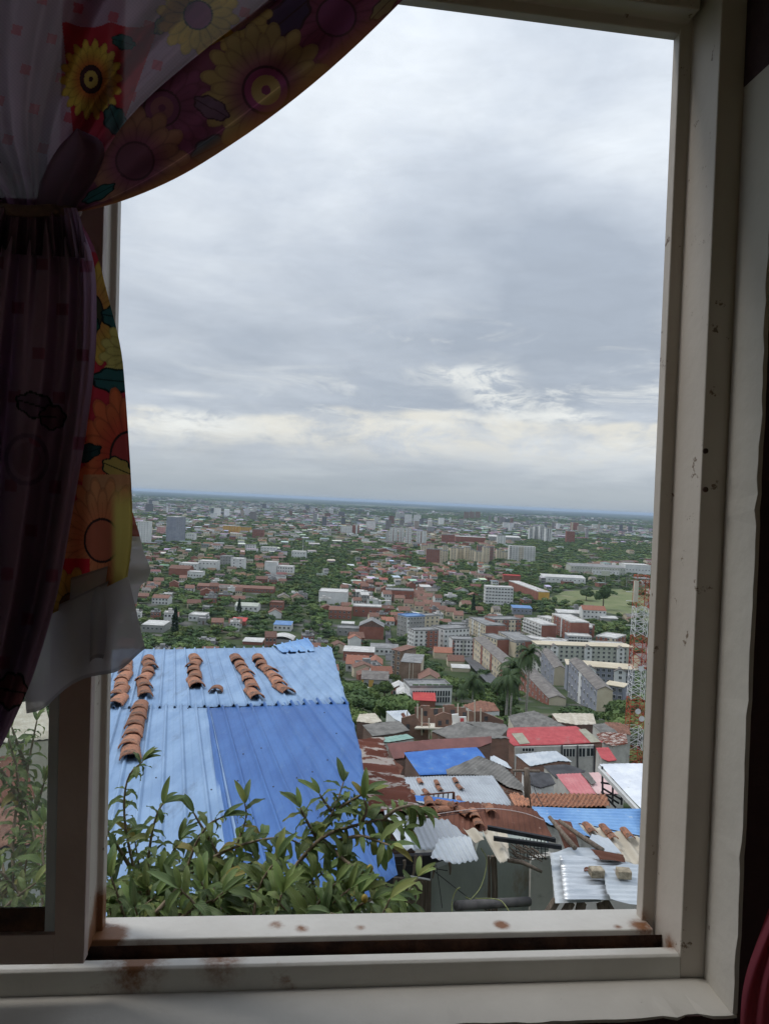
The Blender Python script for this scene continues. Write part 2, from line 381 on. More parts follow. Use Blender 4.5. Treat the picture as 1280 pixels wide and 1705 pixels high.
RS=[(W(.0,0,.03),.045,1.6),(W(.475,0,.02),.018,1.1),(W(.20,0,.012),.02,.8),(W(.23,0,.02),.018,.8),(W(.30,0,.02),.014,.7),(W(.62,0,.03),.012,.8),(W(.0,.02,.02),.05,1.2),(W(WW-.005,.004,.03),.03,1.1),(W(WW+.012,-.01,.06),.03,.9),(W(.05,-.005,.07),.06,1.0),(W(.14,-.005,.07),.05,.8)]
CH=[(W(WW+.017,b_,.080),r_,1.3) for b_,r_ in ((.07,.010),(.12,.007),(.16,.011),(.21,.006),(.27,.009),(.31,.012),(.36,.006),(.44,.008),(.52,.007),(.60,.010),(1.02,.02),(1.045,.02),(.99,.014))]
rust_spots(paint_rail,RS); rust_spots(paint,RS)
sc=MB()
for (u,v) in [(1173,751),(1173,815)]:
    p=on_win(u,v,.0862); 
    pts=[p+ (Vector((wn.y,-wn.x,0))*math.cos(t)+Vector((0,0,1))*math.sin(t))*.0032 for t in [2*PI*k/12 for k in range(12)]]
    o=MB(); o.prism(pts,-wn*.002); o=o.obj('screw_hole',groove); local(o,wf)
# ---- the sliding sash pulled to the left
dS=.102
sash=empty('sliding_sash',on_win(60,1605,.094),0,'cream sliding window sash with a dusty glass pane pushed to the left','window sash')
def slab_px(q,d,th,name,mat,root,bev=.001):
    """pixel quad on the plane at depth d, extruded outwards by th"""
    P=[on_win(u,v,d) for u,v in q]; mb=MB(); mb.prism(P,wn*th); o=mb.obj(name,mat); 
    if bev: bevel(o,bev)
    return local(o,root)
paint2=pm('sash paint in chipped cream',(.38,.30,.275),(.45,.365,.335),5,rough=.5,bump=.2,bscale=30,c3=(.03,.02,.02),c3lo=.70,c3hi=.72,c3scale=11)
beadm=pm('bluish lit glazing bead',(.36,.40,.42),(.46,.50,.52),6,rough=.5,bump=.2,bscale=20,c3=(.08,.06,.06),c3lo=.66,c3hi=.70,c3scale=20)  # light on the left-facing bead is put into its colour
slab_px([(150,1200),(150,-60),(120,-60),(118,1200)],dS,.016,'upper_stile_face',paint2,sash) if False else None
slab_px([(90,1606),(140,1605),(185,-80),(125,-80)],dS,.0165,'stile',paint2,sash)
slab_px([(-900,1620),(90.6,1606),(92,1557),(-900,1571)],dS,.0165,'bottom_rail',paint2,sash)
slab_px([(74,1570),(91,1570),(124,-80),(106,-80)],dS-.007,.004,'glazing_bead',beadm,sash)
slab_px([(-900,1575),(73,1560),(75,1512),(-900,1526)],dS-.0071,.004,'glazing_bead',groove,sash)
gm,nt,b,tc=new_mat('dusty window glass'); L=nt.links.new
tb=N(nt,'ShaderNodeBsdfTransparent'); tb.inputs[0].default_value=(.93,.95,.94,1)
gb=N(nt,'ShaderNodeBsdfGlossy'); gb.inputs['Roughness'].default_value=.06
df=N(nt,'ShaderNodeBsdfTranslucent'); df.inputs[0].default_value=(.6,.62,.62,1)
fr=N(nt,'ShaderNodeFresnel'); fr.inputs[0].default_value=1.45
nz=N(nt,'ShaderNodeTexNoise'); nz.inputs['Scale'].default_value=6; nz.inputs['Detail'].default_value=6; L(tc.outputs['Object'],nz.inputs['Vector'])
mr=N(nt,'ShaderNodeMapRange'); mr.inputs['From Min'].default_value=.35; mr.inputs['From Max'].default_value=.75; mr.inputs['To Min'].default_value=.01; mr.inputs['To Max'].default_value=.06; L(nz.outputs[0],mr.inputs['Value'])
m1=N(nt,'ShaderNodeMixShader'); L(mr.outputs[0],m1.inputs[0]); L(tb.outputs[0],m1.inputs[1]); L(df.outputs[0],m1.inputs[2])
m2=N(nt,'ShaderNodeMixShader'); L(fr.outputs[0],m2.inputs[0]); L(m1.outputs[0],m2.inputs[1]); L(gb.outputs[0],m2.inputs[2])
L(m2.outputs[0],nt.nodes['Material Output'].inputs['Surface'])
slab_px([(-900,1540),(80,1530),(112,-80),(-900,-80)],dS-.0095,.001,'glass_pane',gm,sash,0)
# ---- the wall round the window
WI=.145
hw=MB(); A0,A1,B0,B1=-1.25,WW+.045,-.032,WH+.05
def wb(a0,a1,b0,b1,d0,d1,mb,mi=0): mb.hexa([W(a0,b0,d0),W(a1,b0,d0),W(a1,b0,d1),W(a0,b0,d1)],[W(a0,b1,d0),W(a1,b1,d0),W(a1,b1,d1),W(a0,b1,d1)],mi)
fac=pm('outer facade plaster',(.5,.48,.42),(.6,.58,.5),2)
wb(A1+.004,2.6,-1.1,2.2,.03,WI,hw); wb(-2.4,A0,-1.1,2.2,.03,WI,hw); wb(A0,A1+.004,B1+.004,2.2,.03,WI-.001,hw); wb(A0,A1+.004,-1.1,B0-.004,.03,WI-.001,hw)
wall=hw.obj('house_wall',wallm); tag(wall,'dark maroon inner wall of the room around the window','wall')
rv=empty('window_reveal',W(WW+.05,-.03,.12),0,'cream plastered window reveal with chipped edges at right and sill below','window reveal')
# side lining whose top slopes towards the room, sill board with broken edge
lm=MB(); tb_=px_b=None
def lin_top():
    # height at which the lining ends, from the photograph
    p0=on_win(1225,124,.09); p1=on_win(1262,100,WI)
    return p0,p1
P0,P1=lin_top()
def jag(mb,a0,a1,b,d,n,mi=0): pass
nseg=60; vs_=[];fs_=[]
rng=random.Random(3)
btop=(P0-cBR).z+ .0
H0=WH*((P0.z-cBR.z)/(cTR.z-cBR.z)); H1=WH*((P1.z-cBR.z)/(cTR.z-cBR.z))
for i in range(nseg+1):
    t=i/nseg; j=rng.uniform(-.0016,.0012)+(.002*math.sin(i*1.7)if rng.random()<.1 else 0)
    for (a,d,k) in ((A1,.087,0),(A1-.0005+j*.3,WI+.004+j,1),(A1+.0045,WI+.004+j*.6,1),(A1+.0045,.087,0)):
        b=B0+ t*((H0 if k==0 else H1)-B0); vs_.append(W(a,b,d))
for i in range(nseg):
    for k in range(4): k2=(k+1)%4; fs_.append((i*4+k,i*4+k2,(i+1)*4+k2,(i+1)*4+k))
fs_+= [(3,2,1,0),tuple(nseg*4+k for k in range(4))]
lm.add(vs_,fs_); o=lm.obj('side_lining',plaster); local(o,rv)
sb=MB(); vs_=[];fs_=[]; nseg=140
for i in range(nseg+1):
    t=i/nseg; a=A0+t*(A1+.004-A0); j=rng.uniform(-.0012,.0012)
    chip=0
    for (c,wd,dp) in ((A1-.045,.02,.009),(A1-.085,.012,.004),(A1-.30,.02,.003)):
        if abs(a-c)<wd: chip=max(chip,dp*(1-abs(a-c)/wd)+rng.uniform(0,.002))
    dd=WI+.004+j-chip
    for (b,d) in ((B0+.0015,.0865),(B0,WI-.03),(B0-.001-chip*.3,dd),(B0-.0045,dd),(B0-.0045,.0865)): vs_.append(W(a,b,d))
for i in range(nseg):
    for k in range(5): k2=(k+1)%5; fs_.append((i*5+k,(i+1)*5+k,(i+1)*5+k2,i*5+k2))
fs_+= [(0,1,2,3,4),tuple(nseg*5+k for k in range(4,-1,-1))]
sb.add(vs_,fs_); o=sb.obj('sill',plaster); local(o,rv)
hb=MB(); wb(A0,A1+.0041,WH+.0475,B1+.0035,.0872,WI+.001,hb); o=hb.obj('top_lining',wallm); local(o,rv)
# dark maroon strip over the upper corner of the reveal
cb_=MB(); wb(A1-.0005,A1+.0042,H0-.012,WH+.0474,.0873,WI+.002,cb_); o=cb_.obj('corner_strip',wallm); local(o,rv)
# lower facade outside
of=MB(); wb(-4,4.5,-4.6,-1.101,.0,.2,of); wb(-4,4.5,2.201,3.2,0,.2,of); tag(of.obj('facade_wall',fac),'outer plaster wall of the house below the window','wall')
# room shell
rm=MB(); rm.box(-1.75,2.1,-2.6,.98,-1.52,-1.45); f_=struct(rm.obj('floor',pm('dark floor',(.30,.18,.13),(.36,.22,.16),3)))
rm=MB(); rm.box(-1.75,2.1,-2.6,.98,1.2,1.28); struct(rm.obj('ceiling',pm('dim ceiling',(.62,.52,.44),(.68,.58,.5),2)))
intw=pm('room wall paint',(.58,.40,.32),(.64,.46,.38),2)
rm=MB(); rm.box(-1.83,-1.75,-2.6,.70,-1.52,1.28); struct(rm.obj('room_wall',intw))
rm=MB(); rm.box(2.1,2.18,-2.6,1.05,-1.52,1.28); struct(rm.obj('room_wall',intw))
rm=MB(); rm.box(-1.75,-ROOMW,-2.68,-2.6,-1.45,1.2); rm.box(ROOMW,2.1,-2.68,-2.6,-1.45,1.2); rm.box(-ROOMW,ROOMW,-2.68,-2.6,ROOMH,1.2); struct(rm.obj('room_wall',intw))  # rear opening added and sized to let sky light into the room
# ================================================================== curtains
def poly_at(P,t):
    P=np.array(P,float); n=len(P)-1
    L_=np.r_[0,np.cumsum(np.hypot(*np.diff(P,axis=0).T))]; L_/=L_[-1]
    # smooth resample
    return np.interp(t,L_,P[:,0]),np.interp(t,L_,P[:,1])
def smoothpoly(P,it=2):
    P=np.array(P,float)
    for _ in range(it):
        Q=[P[0]]
        for i in range(len(P)-1): Q+= [P[i]*.75+P[i+1]*.25,P[i]*.25+P[i+1]*.75]
        Q.append(P[-1]); P=np.array(Q)
    return P
_f=np.array(fwd);_r=np.array(cr);_u=np.array(cu)
def unproj(U,V,Y):
    d=_f+np.multiply.outer((U-640)/F,_r)-np.multiply.outer((V-852.5)/F,_u)
    return d/d[...,1:2]*Y[...,None]
def ss(x,a,b): t=np.clip((x-a)/(b-a),0,1); return t*t*(3-2*t)
def flower(C,U,V,cu_,cv_,Rr,pet,dark,centre,n=15,ang=0,sx=1.0,sy=1.0,rot=0,edge=(.03,.02,.02),rim=None,al=1.0):
    x=(U-cu_)/sx; y=(V-cv_)/sy; 
    c,s_=math.cos(rot),math.sin(rot); x,y=x*c+y*s_,-x*s_+y*c
    r=np.hypot(x,y)/Rr; th=np.arctan2(y,x)+ang
    for layer,(sc_,of) in enumerate(((1.0,0),(.82,.5))):
        k=th*n/(2*PI)+of; fr_=np.abs(k-np.floor(k)-.5)*2   # 0 at the petal axis
        tip=sc_*(1-.30*fr_**2.2); ins=r<tip
        shade=(.75+.35*r)[...,None]*(1-.35*fr_**3)[...,None]
        colr=np.array(pet)*shade
        if dark is not None: colr=colr*(1-ss(r,.75,.3)[...,None])+np.array(dark)*ss(r,.75,.3)[...,None]
        line=(np.abs(r-tip)<.045)|((fr_>.90)&(r>.3))|((fr_<.06)&(r<.62)&(r>.35))
        C=np.where(ins[...,None],C*(1-al)+colr*al,C); C=np.where((ins|(np.abs(r-tip)<.03))[...,None]&line[...,None],C*.74+np.array(edge)*.26,C)
    C=np.where((r<.34)[...,None],np.array(centre),C)
    if rim is not None: C=np.where(((r<.22))[...,None],np.array(rim),C); C=np.where(((r<.07))[...,None],np.array(centre)*.7,C)
    C=np.where((np.abs(r-.34)<.02)[...,None],np.array(edge),C)
    return C
def squares(C,U,V,p,w,col,skew=.1,al=.7,o=(0,0)):
    x=(U+V*skew-o[0])/p; y=(V-U*skew-o[1])/p
    row=np.floor(y); fx=x+.5*(row%2); m=(np.abs(fx-np.floor(fx)-.5)<w/p/2)&(np.abs(y-np.floor(y)-.5)<w/p/2)
    return np.where(m[...,None],C*(1-al)+np.array(col)*al,C)
def leafblob(C,U,V,cu_,cv_,a,b_,rot,col):
    c,s_=math.cos(rot),math.sin(rot); x=((U-cu_)*c+(V-cv_)*s_)/a; y=(-(U-cu_)*s_+(V-cv_)*c)/b_
    d=x*x+np.abs(y)**1.5+.12*np.sin(np.arctan2(y,x)*7)
    C=np.where((d<1)[...,None],np.array(col),C); return np.where((np.abs(d-1)<.12)[...,None]|((d<1)&(np.abs(y)<.05))[...,None],np.array((.01,.02,.02)),C)
def cloth_mat(name,trans,clear,rough=.9):
    m,nt,b,tc=new_mat(name); L=nt.links.new
    a=N(nt,'ShaderNodeAttribute'); a.attribute_name='Col'
    nz=N(nt,'ShaderNodeTexNoise'); nz.inputs['Scale'].default_value=260; nz.inputs['Detail'].default_value=2; L(tc.outputs['Object'],nz.inputs['Vector'])
    bp=N(nt,'ShaderNodeBump'); bp.inputs['Strength'].default_value=.25; bp.inputs['Distance'].default_value=.001; L(nz.outputs[0],bp.inputs['Height'])
    n2=N(nt,'ShaderNodeTexNoise'); n2.inputs['Scale'].default_value=14; n2.inputs['Detail'].default_value=5; L(tc.outputs['Object'],n2.inputs['Vector'])
    mr=N(nt,'ShaderNodeMapRange'); mr.inputs['To Min'].default_value=.8; mr.inputs['To Max'].default_value=1.2; L(n2.outputs[0],mr.inputs['Value'])
    hs=N(nt,'ShaderNodeHueSaturation'); L(a.outputs['Color'],hs.inputs['Color']); L(mr.outputs[0],hs.inputs['Value'])
    L(hs.outputs[0],b.inputs['Base Color']); b.inputs['Roughness'].default_value=rough; b.inputs['Specular IOR Level'].default_value=.1; L(bp.outputs[0],b.inputs['Normal'])
    t=N(nt,'ShaderNodeBsdfTranslucent'); L(hs.outputs[0],t.inputs['Color'])
    mx=N(nt,'ShaderNodeMixShader'); mx.inputs[0].default_value=trans; L(b.outputs[0],mx.inputs[1]); L(t.outputs[0],mx.inputs[2])
    tp=N(nt,'ShaderNodeBsdfTransparent'); m2=N(nt,'ShaderNodeMixShader'); m2.inputs[0].default_value=clear
    L(mx.outputs[0],m2.inputs[1]); L(tp.outputs[0],m2.inputs[2]); L(m2.outputs[0],nt.nodes['Material Output'].inputs['Surface'])
    return m
def cloth(name,Lp,Rp,depth,color,mat,root,ns=220,nt_=260,thick=.0008,wav=None):
    t=np.linspace(0,1,nt_); lu,lv=poly_at(smoothpoly(Lp),t); ru,rv_=poly_at(smoothpoly(Rp),t)
    s=np.linspace(0,1,ns); S,T=np.meshgrid(s,t)
    U=lu[:,None]*(1-S)+ru[:,None]*S; V=lv[:,None]*(1-S)+rv_[:,None]*S
    if wav is not None: U,V=wav(U,V,S,T)
    Y=depth(U,V,S,T); P=unproj(U,V,Y).reshape(-1,3)
    C=color(U,V,S,T).reshape(-1,3)
    i=np.arange(nt_-1)[:,None]*ns+np.arange(ns-1)[None,:]; i=i.ravel()
    Fc=np.stack([i,i+1,i+ns+1,i+ns],1)
    o=mk(name,np_mesh(name,P,Fc,mat,True,C)); local(o,root)
    return o
curt=empty('curtain',at(60,345,.64),0,'translucent curtain printed with sunflowers, tied back with a knot at the upper left','curtain')
m_sheer=cloth_mat('sheer printed cloth',.36,.02); m_print=cloth_mat('printed cotton',.34,0); m_ruf=cloth_mat('white ruffle cloth',.30,.06)
SH=np.array((.46,.30,.40)); MAR=np.array((.17,.05,.085)); RED=np.array((.38,.03,.045)); YEL=(.55,.36,.07); ORG=(.50,.17,.05); TEAL=(.03,.09,.09); PUR=(.20,.05,.13)
def colA(U,V,S,T):
    C=np.broadcast_to(SH,U.shape+(3,)).copy()
    C=C*(.9+.10*np.sin(U*.9)*np.sin(V*.9))[...,None]
    C=squares(C,U,V,62,17,(.45,.05,.08),.25,.75,(10,12))
    edge=60+26*np.sin((U-110)/32.)
    rd=(U>104+.1*(V-40))&(V>36+10*np.abs(np.sin((U-110)/24)))&(U<262-.36*(V-50))&(V<330)
    C=np.where(rd[...,None],RED,C)
    C=flower(C,U,V,152,132,62,YEL,(.45,.12,.04),(.05,.02,.03),18,.2,.85,1.1,rim=(.40,.28,.08))
    C=leafblob(C,U,V,206,70,20,12,.3,TEAL); C=leafblob(C,U,V,192,200,26,18,1.2,TEAL)
    C=leafblob(C,U,V,275,36,26,12,-.9,(.25,.25,.08)); C=flower(C,U,V,330,25,70,YEL,None,PUR,14,.1)
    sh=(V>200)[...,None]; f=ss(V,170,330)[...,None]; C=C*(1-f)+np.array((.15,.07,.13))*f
    return C
A_l=[(-420,-140),(-330,0),(-230,120),(-110,240),(-25,310),(-2,346)]
A_r=[(560,-90),(470,0),(330,105),(215,205),(150,300),(112,352)]
def depA(U,V,S,T):
    amp=.022*(1-T)**.8+.006
    return .665+amp*np.sin(S*2*PI*4.6+1.2+1.1*T)+amp*.35*np.sin(S*2*PI*11+T*3)
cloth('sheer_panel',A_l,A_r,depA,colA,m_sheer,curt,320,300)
def colB(U,V,S,T):
    C=np.broadcast_to(MAR,U.shape+(3,)).copy()
    C=C*(1+.15*np.sin(U*.05+V*.03))[...,None]
    C=flower(C,U,V,560,28,95,(.24,.06,.11),None,PUR,16,.4)
    C=flower(C,U,V,270,180,88,(.22,.06,.12),None,(.16,.05,.1),14,.1,rim=(.25,.1,.1))
    C=leafblob(C,U,V,480,28,44,26,-.7,(.03,.04,.09))
    C=flower(C,U,V,395,30,60,(.5,.35,.1),None,PUR,12,.4)
    C=leafblob(C,U,V,352,248,36,20,-.45,TEAL); C=leafblob(C,U,V,640,10,32,12,-.8,(.28,.26,.12))
    C=flower(C,U,V,443,150,112,(.42,.30,.10),(.24,.08,.11),(.30,.06,.16),17,.15,1,1.02,rim=(.5,.36,.12))
    C=leafblob(C,U,V,352,180,32,17,.5,(.13,.09,.13))
    C=flower(C,U,V,225,268,92,(.34,.17,.09),(.2,.06,.1),(.12,.05,.07),13,.3)
    C=C*.62+MAR*.30+.006
    e=ss(S,.80,.99)[...,None]*ss(T,.15,.4)[...,None]; C=C*(1-e)+(C*.4+np.array((.50,.20,.07))*.7)*e
    C=np.where(((np.abs(S-.80)<.008)&(T>.5))[...,None],C*1.6,C)
    C=leafblob(C,U,V,165,322,30,10,-.5,TEAL)
    return C
B_l=[(600,-140),(470,-15),(330,90),(215,190),(165,270),(120,345)]
B_r=[(800,-140),(672,0),(560,108),(452,196),(345,268),(285,302),(212,333),(150,350),(124,353)]
def depB(U,V,S,T):
    amp=.012*(1-T)+.003
    return .640+amp*np.sin(S*2*PI*1.4+.6)+.02*(S-.5)*(1-T)-.014*ss(S,.82,1.0)*ss(T,.2,.5)+.004*np.sin(T*20+S*6)
cloth('hem_band',B_l,B_r,depB,colB,m_print,curt,300,420)
def colD(U,V,S,T):
    C=np.broadcast_to(np.array((.40,.035,.05)),U.shape+(3,)).copy()
    C=np.where((V<420)[...,None],np.array((.30,.10,.17)),C)
    C=flower(C,U,V,150,520,80,(.50,.32,.07),(.45,.2,.06),(.05,.05,.03),15,.2,.8,1.15)
    C=leafblob(C,U,V,195,528,26,20,.2,TEAL); C=leafblob(C,U,V,148,545,20,16,-.6,(.02,.08,.06))
    C=flower(C,U,V,225,590,60,(.45,.38,.12),None,PUR,14,.3)
    C=leafblob(C,U,V,192,634,40,20,.1,TEAL)
    C=flower(C,U,V,215,760,120,(.50,.12,.05),(.44,.06,.04),(.30,.05,.05),16,.1,.75,1.0)
    C=leafblob(C,U,V,140,755,30,14,-.3,(.02,.04,.04)); C=leafblob(C,U,V,195,780,26,18,.4,(.38,.27,.08))
    m=(V>790)&(V<970)&(U>118+.12*(970-V)); C=np.where(m[...,None],np.array((.42,.20,.10)),C)
    C=flower(C,U,V,170,900,105,(.48,.20,.09),(.46,.15,.07),(.34,.10,.06),18,.5,.8,1.0)
    ye=(ss(U,182,196)*ss(V,800,850))[...,None]; C=C*(1-ye)+np.array((.52,.42,.12))*ye
    C=np.where(((V>930)&(U<150))[...,None],np.array((.40,.02,.03)),C)
    C=flower(C,U,V,120,1010,60,(.40,.22,.05),None,(.1,.05,.03),13,.2,1,1.1)
    return C
D_l=[(60,350),(70,420),(85,560),(60,760),(40,900),(30,1050)]
D_r=[(126,356),(160,412),(182,500),(203,580),(209,650),(216,750),(221,840),(221,900),(213,960)]
def depD(U,V,S,T):
    return .655+.012*np.sin(S*2*PI*1.7+.8+.5*T)*(.3+T)+.012*(1-T)-.01*ss(S,.9,1)
cloth('printed_panel',D_l,D_r,depD,colD,m_print,curt,220,420)
def colC(U,V,S,T):
    C=np.broadcast_to(np.array((.42,.27,.42)),U.shape+(3,)).copy()
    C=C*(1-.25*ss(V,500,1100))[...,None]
    C=squares(C,U,V,74,20,(.30,.10,.18),.04,.8,(14,30))
    C=leafblob(C,U,V,60,675,34,20,.3,(.22,.14,.24)); C=leafblob(C,U,V,88,695,22,20,.1,(.25,.12,.18))
    r=np.hypot((U-45)/34.,(V-765)/40.); C=np.where((np.abs(r-1)<.1)[...,None],np.array((.24,.15,.26)),C); C=np.where((r<.7)[...,None],np.array((.30,.18,.28)),C)
    C=leafblob(C,U,V,20,1150,26,30,.2,(.26,.10,.12))
    return C
C_l=[(-6,352),(-40,420),(-60,600),(-70,850),(-80,1100),(-90,1330)]
C_r=[(122,352),(140,385),(160,440),(162,540),(158,620),(143,730),(120,860),(100,980),(62,1110),(38,1170),(0,1250),(-50,1330)]
def depC(U,V,S,T):
    return .620+(.004+.018*ss(T,0,.5))*np.sin(S*2*PI*2.3+2+T*1.4)+.008*np.sin(S*2*PI*6+3*T)*(1-T)+.01*ss(S,.9,1)
cloth('front_light_block',C_l,C_r,lambda U,V,S,T:depC(U,V,S,T)+.012,colC,m_sheer,curt,120,200)  # added hidden layer that keeps backlight out of the front panel
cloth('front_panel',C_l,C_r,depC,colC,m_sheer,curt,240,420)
def colE(U,V,S,T):
    C=np.broadcast_to(np.array((.40,.37,.39)),U.shape+(3,)).copy()
    C=np.where(((T>.95)|(T<.03))[...,None],C*.7,C); return C
def ruf(name,top,bot,amp,n,y):
    cloth(name,[top[0],bot[0]],[top[1],bot[1]],lambda U,V,S,T:y+amp*np.sin(S*2*PI*n+.7)*(.3+T),colE,m_ruf,curt,160,60,
          wav=lambda U,V,S,T:(U+ (5*np.sin(S*2*PI*n+1.2))*T,V+7*np.sin(S*2*PI*n)*T))
ruf('ruffle',((30,1040),(212,952)),((40,1188),(247,1084)),.010,1.6,.645)
ruf('ruffle',((110,965),(218,930)),((135,1110),(180,1098)),.008,1.2,.652)
def colE2(U,V,S,T):
    C=np.broadcast_to(np.array((.58,.56,.56)),U.shape+(3,)).copy(); return np.where((V<893)[...,None]&(U<236)[...,None],np.array((.35,.06,.04)),C)
cloth('ruffle',[(214,850),(216,900),(214,960),(208,1010)],[(221,852),(233,890),(240,922),(252,946),(247,966),(233,975),(228,1005)],lambda U,V,S,T:.668+.006*np.sin(T*14),colE2,m_ruf,curt,60,120)
# tie band with a knot
tm=pm('tie back cloth',(.13,.08,.08),(.20,.13,.10),30,rough=.95,bump=.4,bscale=120)
mb=MB(); 
pts=[at(u,v,Y) for u,v,Y in [(-14,338,.66),(-4,345,.625),(20,350,.602),(50,352,.596),(85,350,.600),(112,352,.615),(128,352,.64),(124,346,.675),(60,340,.70),(-4,338,.69),(-14,338,.66)]]
mb.tube(pts,[.0045]*11,10,cap=False); o=mb.obj('tie_band',tm,None,True); local(o,curt)
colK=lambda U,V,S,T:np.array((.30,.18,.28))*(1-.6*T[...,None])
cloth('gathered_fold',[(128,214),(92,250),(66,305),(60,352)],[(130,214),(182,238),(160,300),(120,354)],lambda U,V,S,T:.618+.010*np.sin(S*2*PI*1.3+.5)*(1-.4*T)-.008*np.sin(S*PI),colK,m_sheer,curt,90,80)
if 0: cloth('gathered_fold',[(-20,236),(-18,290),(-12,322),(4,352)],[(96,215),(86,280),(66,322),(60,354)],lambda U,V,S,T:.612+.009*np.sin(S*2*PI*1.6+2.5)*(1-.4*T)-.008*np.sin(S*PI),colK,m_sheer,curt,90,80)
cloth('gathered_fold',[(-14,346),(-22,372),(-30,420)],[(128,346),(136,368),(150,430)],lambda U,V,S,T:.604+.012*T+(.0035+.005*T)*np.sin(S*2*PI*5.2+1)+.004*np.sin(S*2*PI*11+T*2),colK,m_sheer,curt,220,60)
# maroon cloth at the lower right corner
mc=empty('maroon_cloth',at(1290,1700,.5),0,'soft maroon cloth bulging into the lower right corner','cloth')
mm=cloth_mat('maroon cloth',.15,0)
cloth('fold',[(1284,1500),(1262,1560),(1240,1620),(1231,1680),(1232,1800)],[(1420,1480),(1420,1560),(1420,1640),(1420,1720),(1420,1800)],
      lambda U,V,S,T:.50-.04*np.sin(np.clip(S*3.0,0,PI/2))+.004*np.sin(S*40+T*5),lambda U,V,S,T:np.broadcast_to(np.array((.42,.075,.10)),U.shape+(3,)).copy(),mm,mc,80,80)
# ================================================================== near roofs
class Plane:
    def __init__(s,p,n): s.p=Vector(p); s.n=Vector(n).normalized()
    def hit(s,u,v):
        r=ray(u,v); return r*(s.p.dot(s.n)/r.dot(s.n))
def slope_plane(u,v,Y,sx,sy): return Plane(at(u,v,Y),(-sx,-sy,1))
def prof_sine(pitch,amp): return lambda b: amp*math.sin(2*PI*b/pitch)
def prof_rib(pitch,amp):
    def f(b):
        x=(b/pitch)%1.0
        if x<.06: return amp*x/.06
        if x<.16: return amp
        if x<.22: return amp*(.22-x)/.06
        if .56<x<.62: return amp*.18
        return 0
    return f
def ribbed(name,poly,pl,e1,prof,step,mat,parent,na=10,dent=.006,thick=.0015,lift=0,seed=0,ragged=.0):
    """sheet over a polygon (3-D points on plane pl) corrugated along e1"""
    e1=(e1-pl.n*e1.dot(pl.n)).normalized(); e2=e1.cross(pl.n).normalized(); o=poly[0]
    Q=[((p-o).dot(e2),(p-o).dot(e1)) for p in poly]
    b0=min(q[0] for q in Q); b1=max(q[0] for q in Q)
    nb=max(2,int((b1-b0)/step)); V=[];rnd=random.Random(seed)
    for i in range(nb+1):
        b=b0+(b1-b0)*(i/nb); bb=min(max(b,b0+1e-4),b1-1e-4); A=[]
        for k in range(len(Q)):
            (x0,y0),(x1,y1)=Q[k],Q[(k+1)%len(Q)]
            if (x0-bb)*(x1-bb)<=0 and x0!=x1: A.append(y0+(y1-y0)*(bb-x0)/(x1-x0))
        if not A: A=[0,0]
        a0,a1=min(A),max(A)
        if ragged: a0-=ragged*rnd.random(); a1+=ragged*rnd.random()
        for j in range(na+1):
            a=a0+(a1-a0)*j/na
            h=prof(b)+dent*mnoise.noise(Vector((a*1.3+seed,b*1.7,seed)))*1.6
            V.append(o+e1*a+e2*b+pl.n*(h+lift))
    Fc=[(i*(na+1)+j,(i+1)*(na+1)+j,(i+1)*(na+1)+j+1,i*(na+1)+j+1) for i in range(nb) for j in range(na)]
    me=np_mesh(name,[tuple(v) for v in V],Fc,mat,True)
    ob=mk(name,me); 
    if parent is not None: local(ob,parent)
    so_=ob.modifiers.new('thickness','SOLIDIFY'); so_.thickness=thick; so_.offset=-1
    return ob
def metal_sheet(name,c1,c2,c3=None,lo=.4,hi=.62,scale=1.2,rough=.55,metal=.0,stretch=(1,1,1),c3lo=.55,c3hi=.62,c3scale=2.5,spec=.4):
    return pm(name,c1,c2,scale,lo,hi,rough,metal,.15,12,stretch,0,None,spec,c3,c3lo,c3hi,c3scale)
M_blueL=metal_sheet('faded light blue roof paint',stretch=(3.2,.7,1),c1=(.19,.30,.47),c2=(.26,.385,.56),c3=(.14,.20,.30),c3lo=.56,c3hi=.74,c3scale=1.5,rough=.6)
M_blueD=metal_sheet('blue roof paint',stretch=(3.2,.7,1),c1=(.036,.115,.33),c2=(.055,.155,.40),c3=(.10,.20,.38),c3lo=.58,c3hi=.78,rough=.5)
M_blueX=metal_sheet('bright blue roof paint',(.035,.13,.42),(.06,.19,.52),(.16,.22,.34),c3lo=.56,c3hi=.72,c3scale=1.2,rough=.6)
M_blueS=metal_sheet('sky blue roof paint',(.13,.28,.55),(.22,.40,.66),(.4,.5,.6),c3lo=.6,c3hi=.7,c3scale=6)
M_rust=metal_sheet('rusted roof sheet',(.11,.05,.035),(.19,.085,.06),(.30,.20,.16),c3lo=.60,c3hi=.66,c3scale=4,rough=.9,spec=.1)
M_rustp=metal_sheet('rusted roof sheet with pale patches',(.12,.045,.032),(.18,.07,.05),(.42,.36,.32),c3lo=.50,c3hi=.53,c3scale=2.2,rough=.9,spec=.1,stretch=(.6,1.6,1))
M_zinc=metal_sheet('dull zinc sheet',(.30,.32,.35),(.40,.43,.46),(.22,.20,.19),c3lo=.62,c3hi=.75,c3scale=5,rough=.55)
M_zincp=metal_sheet('pale zinc sheet',(.42,.46,.50),(.55,.58,.60),(.30,.22,.18),c3lo=.64,c3hi=.7,c3scale=3)
M_zincs=metal_sheet('shiny zinc sheet',(.42,.45,.48),(.60,.62,.64),rough=.42,metal=.6,stretch=(.6,3,3),scale=2)
M_cem=metal_sheet('weathered fibre cement',(.14,.135,.125),(.22,.21,.195),(.32,.31,.29),c3lo=.62,c3hi=.68,c3scale=3,rough=.95,spec=.1)
M_cream=metal_sheet('cream fibre cement',(.45,.40,.32),(.60,.55,.46),(.25,.2,.16),c3lo=.6,c3hi=.7,c3scale=4,rough=.95,spec=.1)
